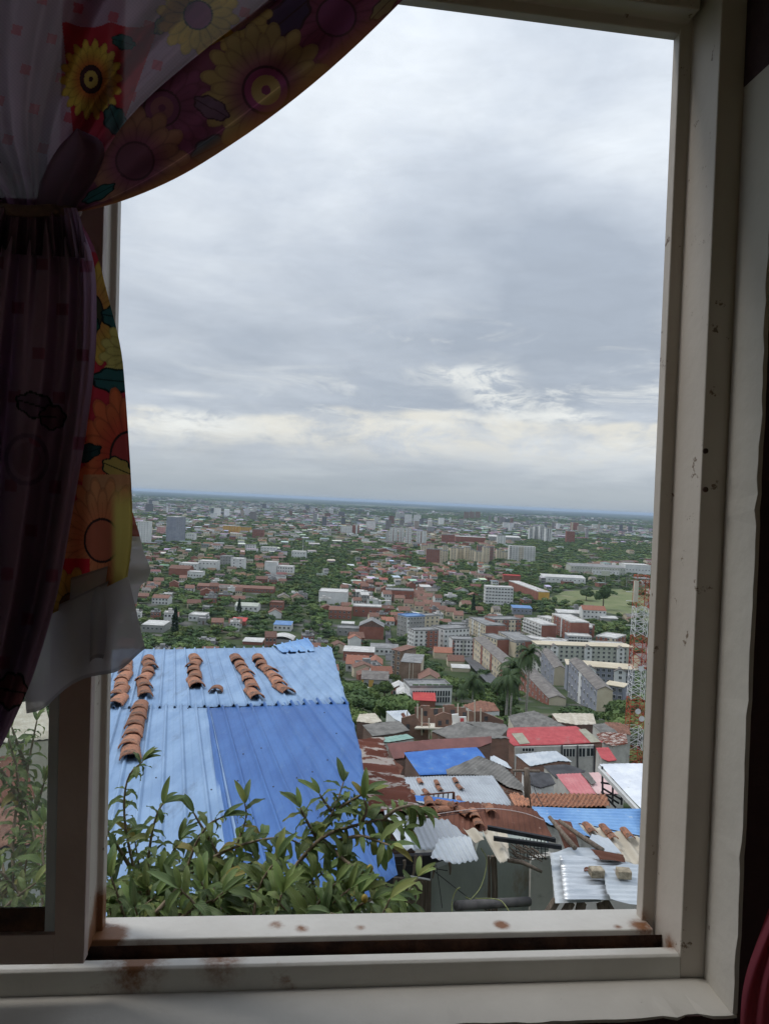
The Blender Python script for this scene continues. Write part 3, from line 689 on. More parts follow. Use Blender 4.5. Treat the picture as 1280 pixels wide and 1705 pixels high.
M_red=metal_sheet('red painted roof sheet',(.38,.05,.055),(.48,.075,.08),(.34,.17,.15),c3lo=.58,c3hi=.72,c3scale=.9)
M_pink=metal_sheet('faded pink roof sheet',(.50,.15,.16),(.58,.22,.22),(.55,.40,.38),c3lo=.6,c3hi=.7,c3scale=1)
M_pinkp=metal_sheet('pale pink roof sheet',(.62,.40,.38),(.68,.48,.46))
M_green=metal_sheet('pale green roof sheet',(.20,.34,.29),(.28,.42,.36))
M_white=metal_sheet('white roof sheet',(.64,.67,.72),(.78,.80,.82),(.45,.45,.44),c3lo=.6,c3hi=.75,c3scale=2,spec=.3)
M_grn=metal_sheet('olive translucent roof panel',(.28,.27,.20),(.36,.34,.26))
M_maroon=metal_sheet('maroon painted roof',(.14,.05,.042),(.19,.07,.058),(.3,.2,.17),c3lo=.66,c3hi=.7)
M_dark=metal_sheet('dark felt and gap shade',(.045,.045,.05),(.08,.08,.085),rough=.9)
M_clay=tile_mat('clay tile roof',(.15,.07,.05),(.30,.15,.10),.22)
M_claytile=pm('clay barrel tile',(.29,.13,.08),(.45,.215,.13),12,.35,.65,.95,0,.6,50,vary=.28,c3=(.085,.065,.055),c3lo=.50,c3hi=.66,c3scale=8)
M_brick=brick_mat('orange brick wall',(.25,.125,.085),(.19,.095,.065),(.26,.22,.19))
M_brickd=brick_mat('old dark brick wall',(.17,.09,.07),(.13,.075,.055),(.2,.17,.15))
M_plas=pm('grey wall plaster',(.42,.41,.38),(.54,.53,.49),.8,rough=.95,c3=(.22,.21,.19),c3lo=.56,c3hi=.7,c3scale=1.2)
M_plasc=pm('cream wall plaster',(.50,.46,.38),(.60,.56,.47),.8,rough=.95,c3=(.32,.29,.24),c3lo=.6,c3hi=.72,c3scale=1.2)
M_plasw=pm('white wall plaster',(.62,.63,.62),(.74,.74,.72),.8,rough=.95,c3=(.42,.42,.40),c3lo=.6,c3hi=.75,c3scale=1)
M_wgreen=pm('stained green grey render',(.27,.30,.275),(.36,.385,.35),.9,.35,.65,rough=.95,bump=.3,bscale=10,stretch=(1.4,1,.5),c3=(.28,.25,.19),c3lo=.56,c3hi=.66,c3scale=1.6)
M_wood=pm('weathered wood',(.14,.11,.085),(.24,.19,.15),6,rough=.95,stretch=(6,6,1))
M_woodd=pm('dark wood planks',(.10,.08,.062),(.19,.15,.115),5,rough=.95,stretch=(8,1,.6))
M_black=pm('black painted steel',(.012,.013,.016),(.03,.03,.035),8,rough=.6)
M_glass=pm('dark window glass',(.02,.025,.03),(.05,.06,.07),1,rough=.15,spec=.5)
M_frame=pm('pale window frame',(.5,.5,.48),(.6,.6,.58),3)
def centroid(P): return sum(P,Vector((0,0,0)))/len(P)
def walls_under(poly,mat,root,inset=.12,drop=.10,name='wall',down=None):
    c=centroid(poly); mb=MB(); T=[]
    for p in poly:
        d=Vector((c.x-p.x,c.y-p.y,0)); T.append(p+d.normalized()*min(inset,d.length*.3)-Vector((0,0,drop)))
    n=len(T); B=[Vector((p.x,p.y,(gz(p.x,p.y)-1.0) if down is None else p.z-down)) for p in T]
    mb.add(T+B,[(i,(i+1)%n,(i+1)%n+n,i+n) for i in range(n)])
    return local(mb.obj(name,mat),root)
def near_roof(label,cat,poly,Y,s,rib,mat,wmat=None,pitch=.2,amp=.012,prof='sine',anchor=None,name='house',group=None,step=None,parts=None,seed=0,down=None,ragged=0,lift=0):
    an=anchor or poly[0]; pl=slope_plane(an[0],an[1],Y,*s)
    P=[pl.hit(*q) for q in poly]; c=centroid(P)
    root=empty(name,(c.x,c.y,gz(c.x,c.y) if wmat else c.z),0,label,cat,group)
    e1=pl.hit(*rib[1])-pl.hit(*rib[0])
    f=prof_sine(pitch,amp) if prof=='sine' else (prof_rib(pitch,amp) if prof=='rib' else (lambda b:0))
    ribbed('roof' if wmat else 'sheet',P,pl,e1,f,step or (pitch/6 if prof!='flat' else .4),mat,root,seed=seed,ragged=ragged,lift=lift)
    if wmat: walls_under(P,wmat,root,down=down)
    return root,pl,P
def panel(name,poly,pl,mat,root,th=.02,lift=.02):
    P=[pl.hit(*q)+pl.n*lift for q in poly]; mb=MB(); mb.prism(P,-pl.n*th); return local(mb.obj(name,mat),root)
# ---- the big blue roof below the window
e1b=ray(290,871).normalized(); e2b=Vector((e1b.y,-e1b.x,0)).normalized()
PB=Plane((0,0,-2.2),e2b.cross(e1b))
br=empty('blue_roofed_house',(-1.2,8,-7),0,'house with a large two-tone blue ribbed metal roof filling the lower left of the view','house')
fb=prof_rib(.172,.030)
def bsheet(poly,mat,seed,lift=0): 
    P=[PB.hit(*q) for q in poly]
    return ribbed('roof_sheet',P,PB,e1b,fb,.0086,mat,br,na=14,dent=.008,lift=lift,seed=seed,ragged=.012)
bsheet([(130,1083),(455,1079),(551,1077),(578,1172),(345,1178),(122,1182)],M_blueL,1,.004)
bsheet([(122,1177),(348,1174),(395,1395),(420,1560),(108,1560)],M_blueL,2)
bsheet([(344,1180),(520,1166),(577,1163),(601,1255),(613,1345),(655,1432),(662,1455),(640,1470),(560,1560),(400,1560),(372,1390)],M_blueD,3,.002)
bsheet([(455,1078),(512,1065),(521,1077),(523,1087),(470,1089)],M_blueS,4,.03)
Pw=[PB.hit(*q) for q in [(140,1086),(548,1081),(575,1170),(598,1255),(610,1340),(640,1440),(600,1500),(125,1540)]]
walls_under(Pw,M_plas,br,.1,.06)
# roof screws
for q in [(313,1183),(330,1182),(396,1305),(400,1181),(455,1315),(494,1300),(520,1290),(545,1270),(435,1250),(560,1225),(300,1330),(352,1320),(260,1300),(405,1260),(215,1183),(250,1183),(575,1330),(530,1355),(620,1420),(540,1190)]:
    mb=MB(); p=PB.hit(*q)+PB.n*.022; mb.tube([p,p+PB.n*.008],.007,8); local(mb.obj('screw_head',M_dark),br)
# barrel tiles
def tile_mesh(w=.168,l=.44,seed=0):
    rnd=random.Random(seed); V=[];Fc=[]; n=14; m=8
    for j in range(m+1):
        t=j/m; ww=w*(.88+.16*t); z0=.012*rnd.uniform(-1,1)*0
        for k in range(n+1):
            a=PI*k/n; rr=ww/2*(1+.035*rnd.uniform(-1,1))
            V.append((rr*math.cos(a),(t-.5)*l+(rnd.uniform(-.014,.006) if j==m else 0),rr*math.sin(a)*.62+z0))
    for j in range(m):
        for k in range(n): Fc.append((j*(n+1)+k,j*(n+1)+k+1,(j+1)*(n+1)+k+1,(j+1)*(n+1)+k))
    mb=MB(); mb.add(V,Fc); return mb.mesh('roof_tile',M_claytile,True)
TILES=[tile_mesh(seed=i) for i in range(4)]
ORD=['top','second','third','fourth','fifth','sixth','seventh','eighth','ninth','tenth']
def put_tile(p,n,e,label,group,sc=1.0,tilt=.09,jit=.05,ln=1.0,rnd=random.Random(11)):
    """tile with its axis along e (wide end towards e), lying on a plane with normal n"""
    e=(e-n*e.dot(n)).normalized(); e=(Matrix.Rotation(rnd.uniform(-jit,jit)*2,3,n)@e); x=e.cross(n)
    e2=(e+n*tilt).normalized(); n2=x.cross(e2)
    M=Matrix(((x.x,e2.x,n2.x,p.x),(x.y,e2.y,n2.y,p.y),(x.z,e2.z,n2.z,p.z),(0,0,0,1)))
    o=mk('roof_tile',TILES[rnd.randrange(4)]); o.matrix_world=M@Matrix.Diagonal((sc,sc*ln,sc,1)); tag(o,label,'roof tile',group)
    s_=o.modifiers.new('thickness','SOLIDIFY'); s_.thickness=.014; s_.offset=-1
    return o
G='loose clay tiles weighing down metal roofs'
def tile_col(p0,p1,n,where,pl=PB,lift=.02,sc=1.0):
    a,b=pl.hit(*p0),pl.hit(*p1); e=(b-a)
    for i in range(n):
        t=(i+.5)/n; p=a+e*t+pl.n*(lift+.004)+e.cross(pl.n).normalized()*random.uniform(-.022,.022)
        put_tile(p,pl.n,e,'%s clay tile %s'%(ORD[i],where) if n>1 else 'single clay tile %s'%where,G,sc*random.uniform(.92,1.06),tilt=random.uniform(.02,.05),jit=.07,ln=(e.length/n*1.22/.44 if n>1 else .7))
tile_col((211,1104),(193,1180),6,'of the tile column at the left edge of the blue roof beside the sash')
tile_col((249,1097),(237,1164),6,'of the upper column second from left on the blue roof')
tile_col((236,1176),(212,1270),6,'of the lower thick column on the light blue roof above the leaves')
tile_col((323,1096),(327,1147),5,'of the short upright column in the middle of the blue roof')
tile_col((361,1146),(361,1160),1,'lying alone between two tile columns on the blue roof')
tile_col((392,1096),(428,1167),6,'of the slanting column second from right on the blue roof')
tile_col((427,1096),(475,1158),6,'of the rightmost slanting column on the blue roof')
# ---- rusty strip beside it
near_roof('low house whose rusty sheet roof with pale patches runs beside the big blue roof','house',[(560,1228),(636,1230),(640,1250),(668,1292),(692,1338),(700,1352),(560,1352)],13.5,(-.06,.05),((600,1292),(662,1300)),M_rustp,M_brickd,pitch=.36,amp=.03,anchor=(640,1300),ragged=.06,seed=5,step=.03)
near_roof('rusty red sheet roof low behind the leaves right of the blue roof','roof',[(560,1480),(600,1500),(655,1505),(655,1580),(560,1580)],6.2,(0,.1),((620,1500),(618,1560)),M_rustp,M_brickd,pitch=.12,amp=.012,anchor=(640,1500),seed=6,ragged=.03)
# ---- zinc roof with tiles
zr,zp,_=near_roof('shack with a pale corrugated zinc roof held down by nine clay tiles','house',[(641,1295),(735,1292),(820,1291),(855,1343),(760,1345),(700,1337),(654,1322)],28,(0,.12),((735,1294),(765,1342)),M_zinc,M_plas,pitch=.11,amp=.012,anchor=(740,1310),seed=7)
e=zp.hit(762,1342)-zp.hit(735,1294)
for i,(u,v) in enumerate([(699,1302),(727,1305),(731,1314),(758,1301),(765,1312),(667,1317),(709,1320),(764,1332),(686,1322)]):
    put_tile(zp.hit(u,v)+zp.n*.02,zp.n,e,'clay tile on the zinc shack roof, '+['topmost left of a pair','upper tile of the middle pair','lower tile of the middle pair','upper tile of the right pair','lower tile of the right pair','leftmost by the rusty roof','just above the railing','lowest at right near the blue strip','small one above the blue strip at left'][i],G,1.0)
near_roof('narrow bright blue metal ridge strip along the front of the zinc shack roof','roof strip',[(654,1320),(740,1329),(783,1336),(783,1342),(720,1338),(656,1326)],24,(0,.1),((660,1323),(780,1339)),M_blueX,None,pitch=.1,amp=.01,name='ridge_strip',seed=8)
rl_=empty('roof_railing',at(735,1330,24.5),0,'small rusty steel railing standing over the blue strip on the zinc roof','railing')
mb=MB(); 
for k in range(6):
    u=713+k*8; mb.tube([at(u,1333-.2*k,24.5),at(u+1,1321-.2*k,24.5)],.02,6)
local(mb.obj('baluster',M_dark),rl_); mb=MB(); mb.tube([at(700,1324,24.5),at(755,1319,24.5)],.025,6); mb.tube([at(755,1319,24.5),at(756,1334,24.5)],.04,6); local(mb.obj('top_rail',M_rust),rl_)
# ---- mid hillside roofs
near_roof('house with a grey hipped fibre cement roof right of the bright blue roof','house',[(742,1281),(768,1271),(797,1258),(838,1275),(868,1304),(875,1318),(845,1310),(822,1296),(790,1290),(744,1290)],36,(.02,.16),((797,1260),(760,1288)),M_cem,M_brick,pitch=.18,amp=.015,seed=9)
near_roof('house with a saturated blue metal roof in the middle of the hillside','house',[(672,1253),(735,1247),(794,1244),(808,1262),(770,1276),(745,1289),(698,1291)],42,(.03,.22),((740,1250),(760,1285)),M_blueX,M_brickd,pitch=.3,amp=.012,prof='rib',seed=10)
near_roof('long house with a maroon painted roof behind the bright blue roof','house',[(644,1238),(720,1231),(818,1226),(820,1236),(796,1245),(672,1252),(674,1262),(655,1264)],50,(.02,.25),((720,1232),(722,1250)),M_maroon,M_brickd,pitch=.5,amp=.01,seed=11)
near_roof('small lean-to with a pale green sheet roof above the maroon roof','house',[(617,1231),(650,1226),(677,1222),(690,1229),(645,1236)],56,(.02,.2),((640,1228),(660,1234)),M_green,M_plas,pitch=.3,amp=.012,seed=12)
near_roof('house with a wide dark grey gabled roof behind the maroon roof','house',[(717,1217),(745,1209),(769,1201),(805,1215),(850,1229),(790,1230),(745,1230)],66,(.0,.2),((769,1202),(745,1228)),M_cem,M_brick,pitch=.5,amp=.02,seed=13)
near_roof('dark grey roofed wing just right of the wide grey gable','house',[(772,1201),(812,1202),(842,1206),(846,1214),(836,1224),(820,1222)],74,(.0,.16),((800,1203),(820,1220)),M_cem,M_brickd,pitch=.5,amp=.02,seed=14)
# red roofed house with windows
rr,rp,rP=near_roof('two-storey house with a big red metal roof and a row of windows','house',[(821,1214),(860,1211),(959,1209),(1004,1236),(930,1240),(855,1242)],88,(0,.16),((900,1212),(905,1239)),M_red,M_brick,pitch=.8,amp=.02,prof='rib',seed=15)
panel('roof_panel',[(851,1222),(869,1221),(882,1238),(865,1240)],rp,M_grn,rr,.03,.06)
panel('roof_panel',[(962,1215),(974,1214),(1000,1236),(983,1237)],rp,M_grn,rr,.03,.06)
Pa,Pb=rp.hit(857,1243.5),rp.hit(990,1240.5); Pa.y+=.05; Pb.y+=.05
fd=(Pb-Pa).normalized()
def fw(u,v,off=0):
    nrm=Vector((fd.y,-fd.x,0)).normalized(); r=ray(u,v); return r*((Pa+nrm*off).dot(nrm)/r.dot(nrm))
mb=MB(); nrm=Vector((fd.y,-fd.x,0)).normalized()
mb.prism([fw(*q) for q in [(857,1244),(989,1241),(989,1292),(857,1292)]],-nrm*.3); local(mb.obj('front_wall',M_plas),rr)
def wall_window(q,off=.02,nm='window',fr=True):
    (u0,v0,u1,v1)=q; mb=MB(); mb.prism([fw(u0,v0,off),fw(u0,v1,off),fw(u1,v1,off),fw(u1,v0,off)],-nrm*.1)
    o=local(mb.obj(nm,M_glass),rr)
    mb=MB(); n_=max(1,int((u1-u0)/5)); w_=.45
    for k in range(n_+1):
        u=u0+(u1-u0)*k/n_; mb.prism([fw(u-w_,v0-.5,off+.04),fw(u-w_,v1+.5,off+.04),fw(u+w_,v1+.5,off+.04),fw(u+w_,v0-.5,off+.04)],-nrm*.03)
    mb.prism([fw(u0,v0-.8,off+.05),fw(u0,v0,off+.05),fw(u1,v0,off+.05),fw(u1,v0-.8,off+.05)],-nrm*.03)
    mb.prism([fw(u0,v1,off+.05),fw(u0,v1+.8,off+.05),fw(u1,v1+.8,off+.05),fw(u1,v1,off+.05)],-nrm*.03)
    f_=mb.obj('frame',M_frame); f_.parent=o
for q in [(869,1246,889,1251),(937,1247,957,1260),(963,1246,974,1260),(976,1246,988,1259)]: wall_window(q)
mb=MB(); 
for (u,va,vb) in [(935,1241,1290),(961,1241,1290),(989,1241,1290)]: mb.tube([fw(u,va,.1),fw(u,vb,.1)],.09,8)
local(mb.obj('column',M_dark),rr)
near_roof('small separate red lean-to roof under the end of the big red roof','house',[(991,1245),(1013,1244),(1027,1266),(1012,1268),(1000,1262)],80,(0,.2),((1000,1246),(1012,1266)),M_red,M_plas,pitch=.5,amp=.012,seed=16)
near_roof('house with a broad grey gabled roof standing behind the big red roof','house',[(845,1192),(866,1187),(889,1183),(915,1195),(945,1211),(880,1212),(856,1213)],118,(0,.2),((889,1184),(870,1212)),M_cem,M_plasc,pitch=.8,amp=.03,seed=17)
near_roof('shed with a beige corrugated roof behind the red roof to the right','house',[(918,1188),(950,1187),(987,1188),(993,1206),(960,1207),(928,1202)],124,(0,.15),((950,1188),(955,1205)),M_cream,M_brickd,pitch=.8,amp=.03,seed=18)
near_roof('zinc roofed house with a rusty middle strip in front of the red roofed house','house',[(857,1256),(905,1251),(925,1250),(952,1268),(930,1267),(882,1276)],60,(.02,.16),((880,1254),(890,1272)),M_zincp,M_brick,pitch=.4,amp=.015,seed=19)
near_roof('house with a flat dark felt roof between the zinc roof and the pink roof','house',[(903,1275),(945,1272),(976,1284),(955,1290),(926,1296)],54,(0,.1),((920,1276),(930,1292)),M_dark,M_plas,prof='flat',seed=20)
pk,pp,_=near_roof('house with a faded pink ribbed roof and one grey strip','house',[(925,1289),(945,1288),(968,1287),(992,1322),(975,1323),(950,1322)],45,(0,.14),((945,1289),(965,1321)),M_pink,M_plas,pitch=.22,amp=.012,seed=21)
near_roof('pale pink roof between the faded pink roof and the white roof','house',[(968,1287),(1012,1285),(1030,1322),(993,1322)],45.5,(0,.14),((990,1287),(1005,1321)),M_pinkp,M_plas,pitch=.25,amp=.01,seed=22)
panel('roof_panel',[(966,1288),(979,1287),(992,1304),(984,1307)],pp,M_cem,pk,.02,.04)
near_roof('shack under a rust-brown ruined roof left of the dark felt roof','house',[(866,1284),(890,1282),(915,1288),(925,1305),(900,1312),(880,1305)],48,(0,.1),((880,1285),(895,1308)),M_dark,M_plasw,pitch=.3,amp=.012,seed=23)
near_roof('orange clay tiled roof in front of the pink roof','house',[(882,1321),(940,1321),(1008,1322),(1016,1342),(950,1344),(884,1342)],26,(0,.16),((930,1321),(915,1343)),M_claytile,M_brickd,pitch=.13,amp=.028,seed=24)
near_roof('sky blue corrugated roof spanning under the clay tiled roof to the right','house',[(884,1343),(960,1345),(1066,1347),(1070,1412),(985,1395),(925,1376),(900,1366)],18,(0,.12),((900,1352),(1060,1358)),M_blueS,M_plas,pitch=.13,amp=.014,seed=25)
near_roof('strip of clay tiles beside the electric pole','house',[(846,1322),(858,1319),(880,1330),(882,1342),(858,1342)],27,(0,.16),((856,1321),(866,1341)),M_claytile,M_brickd,pitch=.13,amp=.028,seed=26)
# white roof on a black steel frame
wr,wp,wP=near_roof('white sheet roof on a black steel frame at the right edge of the view','canopy',[(997,1272),(1030,1271),(1075,1271),(1075,1356),(1063,1343),(1030,1308)],36,(0,.10),((1000,1274),(1070,1352)),M_white,None,pitch=.3,amp=.006,name='steel_canopy',seed=27)
mb=MB(); mb.prism([wp.hit(*q)-Vector((0,0,.05)) for q in [(997,1272),(1075,1356),(1075,1362),(995,1276)]],(0,.05,-.18)); local(mb.obj('fascia',M_frame),wr)
mb=MB()
for (u0,v0,u1,v1) in [(1002,1276,1003,1340),(1020,1294,1019,1340),(1035,1312,1034,1340),(1000,1303,1020,1306),(1002,1312,1035,1332),(1000,1318,1030,1338),(1003,1322,1025,1345)]:
    mb.tube([at(u0,v0,35.6),at(u1,v1,35.2)],.045,6)
local(mb.obj('frame_post',M_black),wr)
# ---- rusty roof close by
nr,npn,_=near_roof('close rusty corrugated roof strewn with broken clay tiles','house',[(684,1356),(714,1335),(799,1337),(860,1343),(886,1347),(905,1364),(918,1392),(865,1392),(810,1394),(765,1388),(705,1372)],12.2,(0,.10),((800,1340),(803,1386)),M_rust,None,pitch=.085,amp=.010,name='shack_roof',anchor=(800,1360),seed=28,ragged=.05)
ed=npn.hit(806,1388)-npn.hit(800,1340)
for i,(u,v,rot,lb) in enumerate([(714,1340,.2,'highest, propped at the upper left corner'),(742,1343,.9,'dark mouthed one near the upper edge'),(698,1352,1.2,'dull grey one beside the leaves'),(735,1352,-.9,'lying crosswise in the upper middle'),(771,1356,.6,'alone left of the red chimney stub'),(788,1360,.1,'upper one of the leaning pair'),(795,1374,.15,'lower one of the leaning pair'),(815,1352,0,'half sunk by the upper right edge'),(722,1362,.3,'first of the stacked row at left'),(730,1370,.3,'second of the stacked row at left'),(736,1379,.3,'third of the stacked row at left'),(695,1372,-.3,'flared one at the left over the zinc')]):
    put_tile(npn.hit(u,v)+npn.n*.04,npn.n,Matrix.Rotation(rot,3,npn.n)@ed,'clay tile on the close rusty roof, '+lb,G,.85,tilt=.16)
near_roof('grey corrugated zinc sheet under the row of stacked tiles','roof sheet',[(672,1358),(700,1362),(746,1366),(780,1396),(735,1413),(686,1414)],11,(0,.12),((705,1365),(728,1412)),M_zinc,None,pitch=.08,amp=.011,name='metal_sheet',seed=29,ragged=.03,anchor=(720,1390))
near_roof('bluish corrugated zinc sheet hanging lowest over the dark eave','roof sheet',[(731,1396),(782,1392),(796,1431),(757,1438),(717,1426)],10.4,(0,.12),((752,1396),(772,1434)),M_zincp,None,pitch=.08,amp=.012,name='metal_sheet',seed=30,ragged=.03,anchor=(760,1415))
near_roof('bent white sheet beside the hanging leaves','roof sheet',[(637,1347),(661,1347),(676,1372),(690,1414),(673,1416),(650,1385)],10.2,(0,.12),((650,1350),(680,1412)),M_white,None,pitch=.16,amp=.02,name='metal_sheet',seed=31,anchor=(665,1385))
near_roof('cream wavy fibre cement sheet with a broken lower edge','roof sheet',[(803,1383),(822,1381),(843,1390),(848,1433),(828,1431),(812,1405)],10,(0,.12),((815,1386),(838,1430)),M_cream,None,pitch=.17,amp=.028,name='cement_sheet',seed=32,step=.012,anchor=(830,1410),ragged=.05)
near_roof('small cream wavy sheet corner above the green grey wall','roof sheet',[(770,1378),(803,1384),(806,1402),(790,1400)],10.3,(0,.12),((780,1380),(795,1400)),M_cream,None,pitch=.17,amp=.028,name='cement_sheet',seed=33,step=.012)
# boards and poles
near_roof('rusty board with a pale edge leaning beside two poles','board',[(890,1356),(905,1362),(950,1368),(975,1398),(975,1411),(940,1413),(922,1388)],10.8,(0,.14),((900,1360),(945,1410)),M_rust,None,prof='flat',name='rusty_board',seed=34,anchor=(930,1385))
for (a,b,c,d,lb) in [(914,1360,957,1412,'left of two grey wooden poles lying on the rusty board'),(930,1366,1003,1416,'right, longer of two grey wooden poles lying on the rusty board')]:
    mb=MB(); mb.tube([at(a,v_,Y_) for a,v_,Y_ in ((a,b,10.75),((a+c)/2,(b+d)/2+1,10.5),(c,d,10.2))],[.026,.034,.036],9); tag(mb.obj('wooden_pole',M_wood,smooth=True),lb,'pole')
cw,cp,_=near_roof('cream wavy sheets with clay tiles along their ridge at the right edge','roof sheet',[(962,1370),(1000,1377),(1072,1398),(1072,1441),(1040,1440),(1012,1418)],11.2,(0,.15),((1000,1380),(1030,1425)),M_cream,None,pitch=.2,amp=.03,name='cement_sheet',seed=35,step=.014,anchor=(1020,1400))
near_roof('grey flat sheet under the cream ridge at right','roof sheet',[(985,1388),(1012,1396),(1036,1422),(1005,1420),(978,1402)],10.7,(0,.14),((990,1392),(1020,1420)),M_zincp,None,pitch=.09,amp=.006,name='metal_sheet',seed=36)
ec=cp.hit(1030,1425)-cp.hit(1000,1380)
for (u,v,lb) in [(980,1385,'leftmost and hollow'),(1008,1388,'upper of the middle pair'),(1014,1395,'lower of the middle pair'),(1043,1394,'rightmost by the window frame')]:
    put_tile(cp.hit(u,v)+cp.n*.05,cp.n,ec,'clay tile on the cream wavy ridge, '+lb,G,.68)
near_roof('short rust-brown sheet above the shiny zinc sheets','roof sheet',[(981,1413),(1000,1415),(1037,1423),(1041,1436),(998,1431),(990,1421)],10.1,(0,.14),((990,1415),(1030,1425)),M_rust,None,pitch=.12,amp=.008,name='metal_sheet',seed=37)
sA=near_roof('dull bluish zinc sheet at the left of the patched zinc roof','roof sheet',[(915,1420),(945,1412),(993,1410),(1005,1440),(1000,1500),(924,1504)],9.6,(0,.13),((940,1440),(1000,1437)),M_zincp,None,pitch=.13,amp=.012,name='metal_sheet',seed=38,anchor=(970,1470))
sB=near_roof('shiny ribbed zinc sheet weighed down by a brick','roof sheet',[(931,1427),(1000,1433),(1072,1443),(1072,1498),(1008,1502),(938,1503)],9.5,(0,.13),((940,1450),(1060,1452)),M_zincs,None,pitch=.1,amp=.02,name='metal_sheet',seed=39,anchor=(970,1470),lift=.02)
sC=near_roof('crumpled pale zinc sheet at the right edge with a brick on it','roof sheet',[(1003,1450),(1035,1446),(1072,1445),(1072,1514),(1018,1506),(1008,1490)],9.4,(0,.13),((1010,1470),(1066,1472)),M_zincp,None,pitch=.09,amp=.012,name='metal_sheet',seed=40,anchor=(970,1470),lift=.05)
def brick(u,v,pl,rz,lb):
    M=Matrix.Translation(pl.hit(u,v)+pl.n*.13)@Matrix.Rotation(rz,4,'Z')
    mb=MB(); rnd=random.Random(int(u)); mb.box(-.085,.085,-.07,.07,-.05,.05,M=M)
    o=mb.obj('concrete_block',pm('worn concrete block',(.26,.22,.16),(.45,.38,.28),14,rough=.95,bump=.8,bscale=40)); bevel(o,.012,2); tag(o,lb,'block')
brick(991,1468,sB[1],.1,'worn concrete block on the shiny ribbed zinc sheet'); brick(1036,1470,sC[1],-.05,'rough concrete block on the crumpled zinc sheet at the right edge')
mb=MB()
for k in range(12): 
    t=2*PI*k/12
pts=[sB[1].hit(976+5*math.cos(2*PI*k/12)*random.uniform(.8,1.2),1451+4*math.sin(2*PI*k/12)*random.uniform(.8,1.2))+sB[1].n*.036 for k in range(12)]
mb.prism(pts,-sB[1].n*.004); local(mb.obj('rust_patch',M_rust),sB[0])
# rafters under the zinc sheets
for i,(u0,v0,u1,v1) in enumerate([(925,1500,890,1555),(950,1503,915,1560),(968,1503,955,1560),(1000,1504,1010,1560),(1005,1500,1040,1560)]):
    mb=MB(); mb.tube([at(u0,v0,9.35),at(u1,v1,9.1)],.06,6); tag(mb.obj('rafter',M_woodd),'%s from left of the wooden rafters under the patched zinc sheets'%ORD[i].replace('top','first'),'rafter','rafters under the zinc sheets')
# ---- the grey green wall below the shack roof
gw=empty('shack',at(790,1540,10.9),0,'stained green grey shack wall with a plank door and torn eave below the zinc sheets','shack')
def vq(q,Y,th,mat,name,root):
    P=[at(u,v,Y) for u,v in q]; mb=MB(); mb.prism(P,(0,th,0)); return local(mb.obj(name,mat),root)
vq([(718,1448),(716,1600),(905,1600),(915,1440),(912,1405),(800,1392),(790,1425)],10.85,.15,M_wgreen,'wall',gw)
vq([(655,1462),(640,1600),(716,1600),(718,1466)],10.7,.05,M_woodd,'plank_door',gw)
vq([(640,1428),(640,1600),(900,1600),(905,1440),(800,1420)],11.35,.1,M_dark,'eave_shade_sheet',gw)  # dark sheet standing in for the shade under the eave
vq([(884,1432),(880,1600),(925,1600),(918,1424)],10.6,.12,M_plas,'side_wall',gw)
for k in range(9):
    u=660+k*7; mb=MB(); mb.prism([at(u,1468,10.68),at(u-1,1600,10.68),at(u+.8,1600,10.68),at(u+1.2,1468,10.68)],(0,.02,0)); local(mb.obj('batten',M_wood),gw)
hang=[(673,1432,672,1448),(692,1424,688,1455),(700,1424,700,1452),(722,1440,720,1462),(748,1436,749,1456),(690,1440,686,1462),(814,1430,812,1500),(822,1432,822,1530)]
for (u0,v0,u1,v1) in hang:
    mb=MB(); mb.tube([at(u0,v0,10.6),at((u0+u1)/2+1,(v0+v1)/2,10.6),at(u1,v1,10.6)],[.022,.018,.012],6); local(mb.obj('eave_stick',M_wood),gw)
mb=MB(); mb.tube([at(672,1458,10.5),at(690,1460,10.5),at(716,1465,10.5)],.012,6); local(mb.obj('ledge_rod',M_frame),gw)
for k,(a,b) in enumerate([((812,1376),(925,1397)),((822,1394),(935,1409))]):
    mb=MB(); A,B=at(*a,9.9),at(*b,9.9); mb.prism([A,B,B-Vector((0,0,.05)),A-Vector((0,0,.05))],(0,.05,0)); tag(mb.obj('steel_beam',M_black),['upper','lower'][k]+' of two black steel beams crossing below the rusty roof','beam')
vq([(843,1384),(912,1395),(912,1432),(850,1430)],11.2,.05,M_white,'inner_panel',gw)
vq([(870,1392),(912,1398),(912,1412),(880,1414)],11.1,.05,M_blueX,'tarp',gw)
gr=empty('wire_grille',at(880,1430,10.5),0,'black wire grille and loose cane under the black steel beams','grille')
mb=MB()
for k in range(9): mb.tube([at(858+k*6,1396,10.6),at(860+k*6,1432,10.6)],.006,5)
for k in range(4): mb.tube([at(856,1402+k*8,10.6),at(912,1406+k*8,10.6)],.006,5)
local(mb.obj('grille_bars',M_black),gr)
for k in range(22):
    mb=MB() if k==0 else mb
    u=845+random.random()*40; v=1402+random.random()*24; mb.tube([at(u,v,10.3),at(u+random.uniform(10,26),v+random.uniform(6,16),10.25)],.008,5)
local(mb.obj('cane_bundle',M_wood),gr)
mb=MB(); mb.tube([at(845,1432,10.2),at(870,1436,10.2),at(902,1452,10.1)],[.03,.03,.02],7); tag(mb.obj('broken_branch',M_wood,smooth=True),'broken pale branch lying along the top of the green grey wall','branch')
pg=MB(); pg.tube([at(759,1508,9.3),at(880,1501,9.9)],.058,16); tag(pg.obj('drain_pipe',pm('old dark pipe',(.07,.065,.065),(.13,.12,.115),5,rough=.7),smooth=True),'thick dark grey pipe lying in front of the green grey wall','pipe')
for i,(u,w_) in enumerate([(813,.018),(820,.03),(825,.014)]):
    mb=MB(); mb.tube([at(u,1425,10.4),at(u+2,1480,10.4),at(u+1,1580,10.4)],w_,7); tag(mb.obj('wooden_post',M_woodd),['left thin','middle thick','right thin'][i]+' dark post in front of the green grey wall','post')
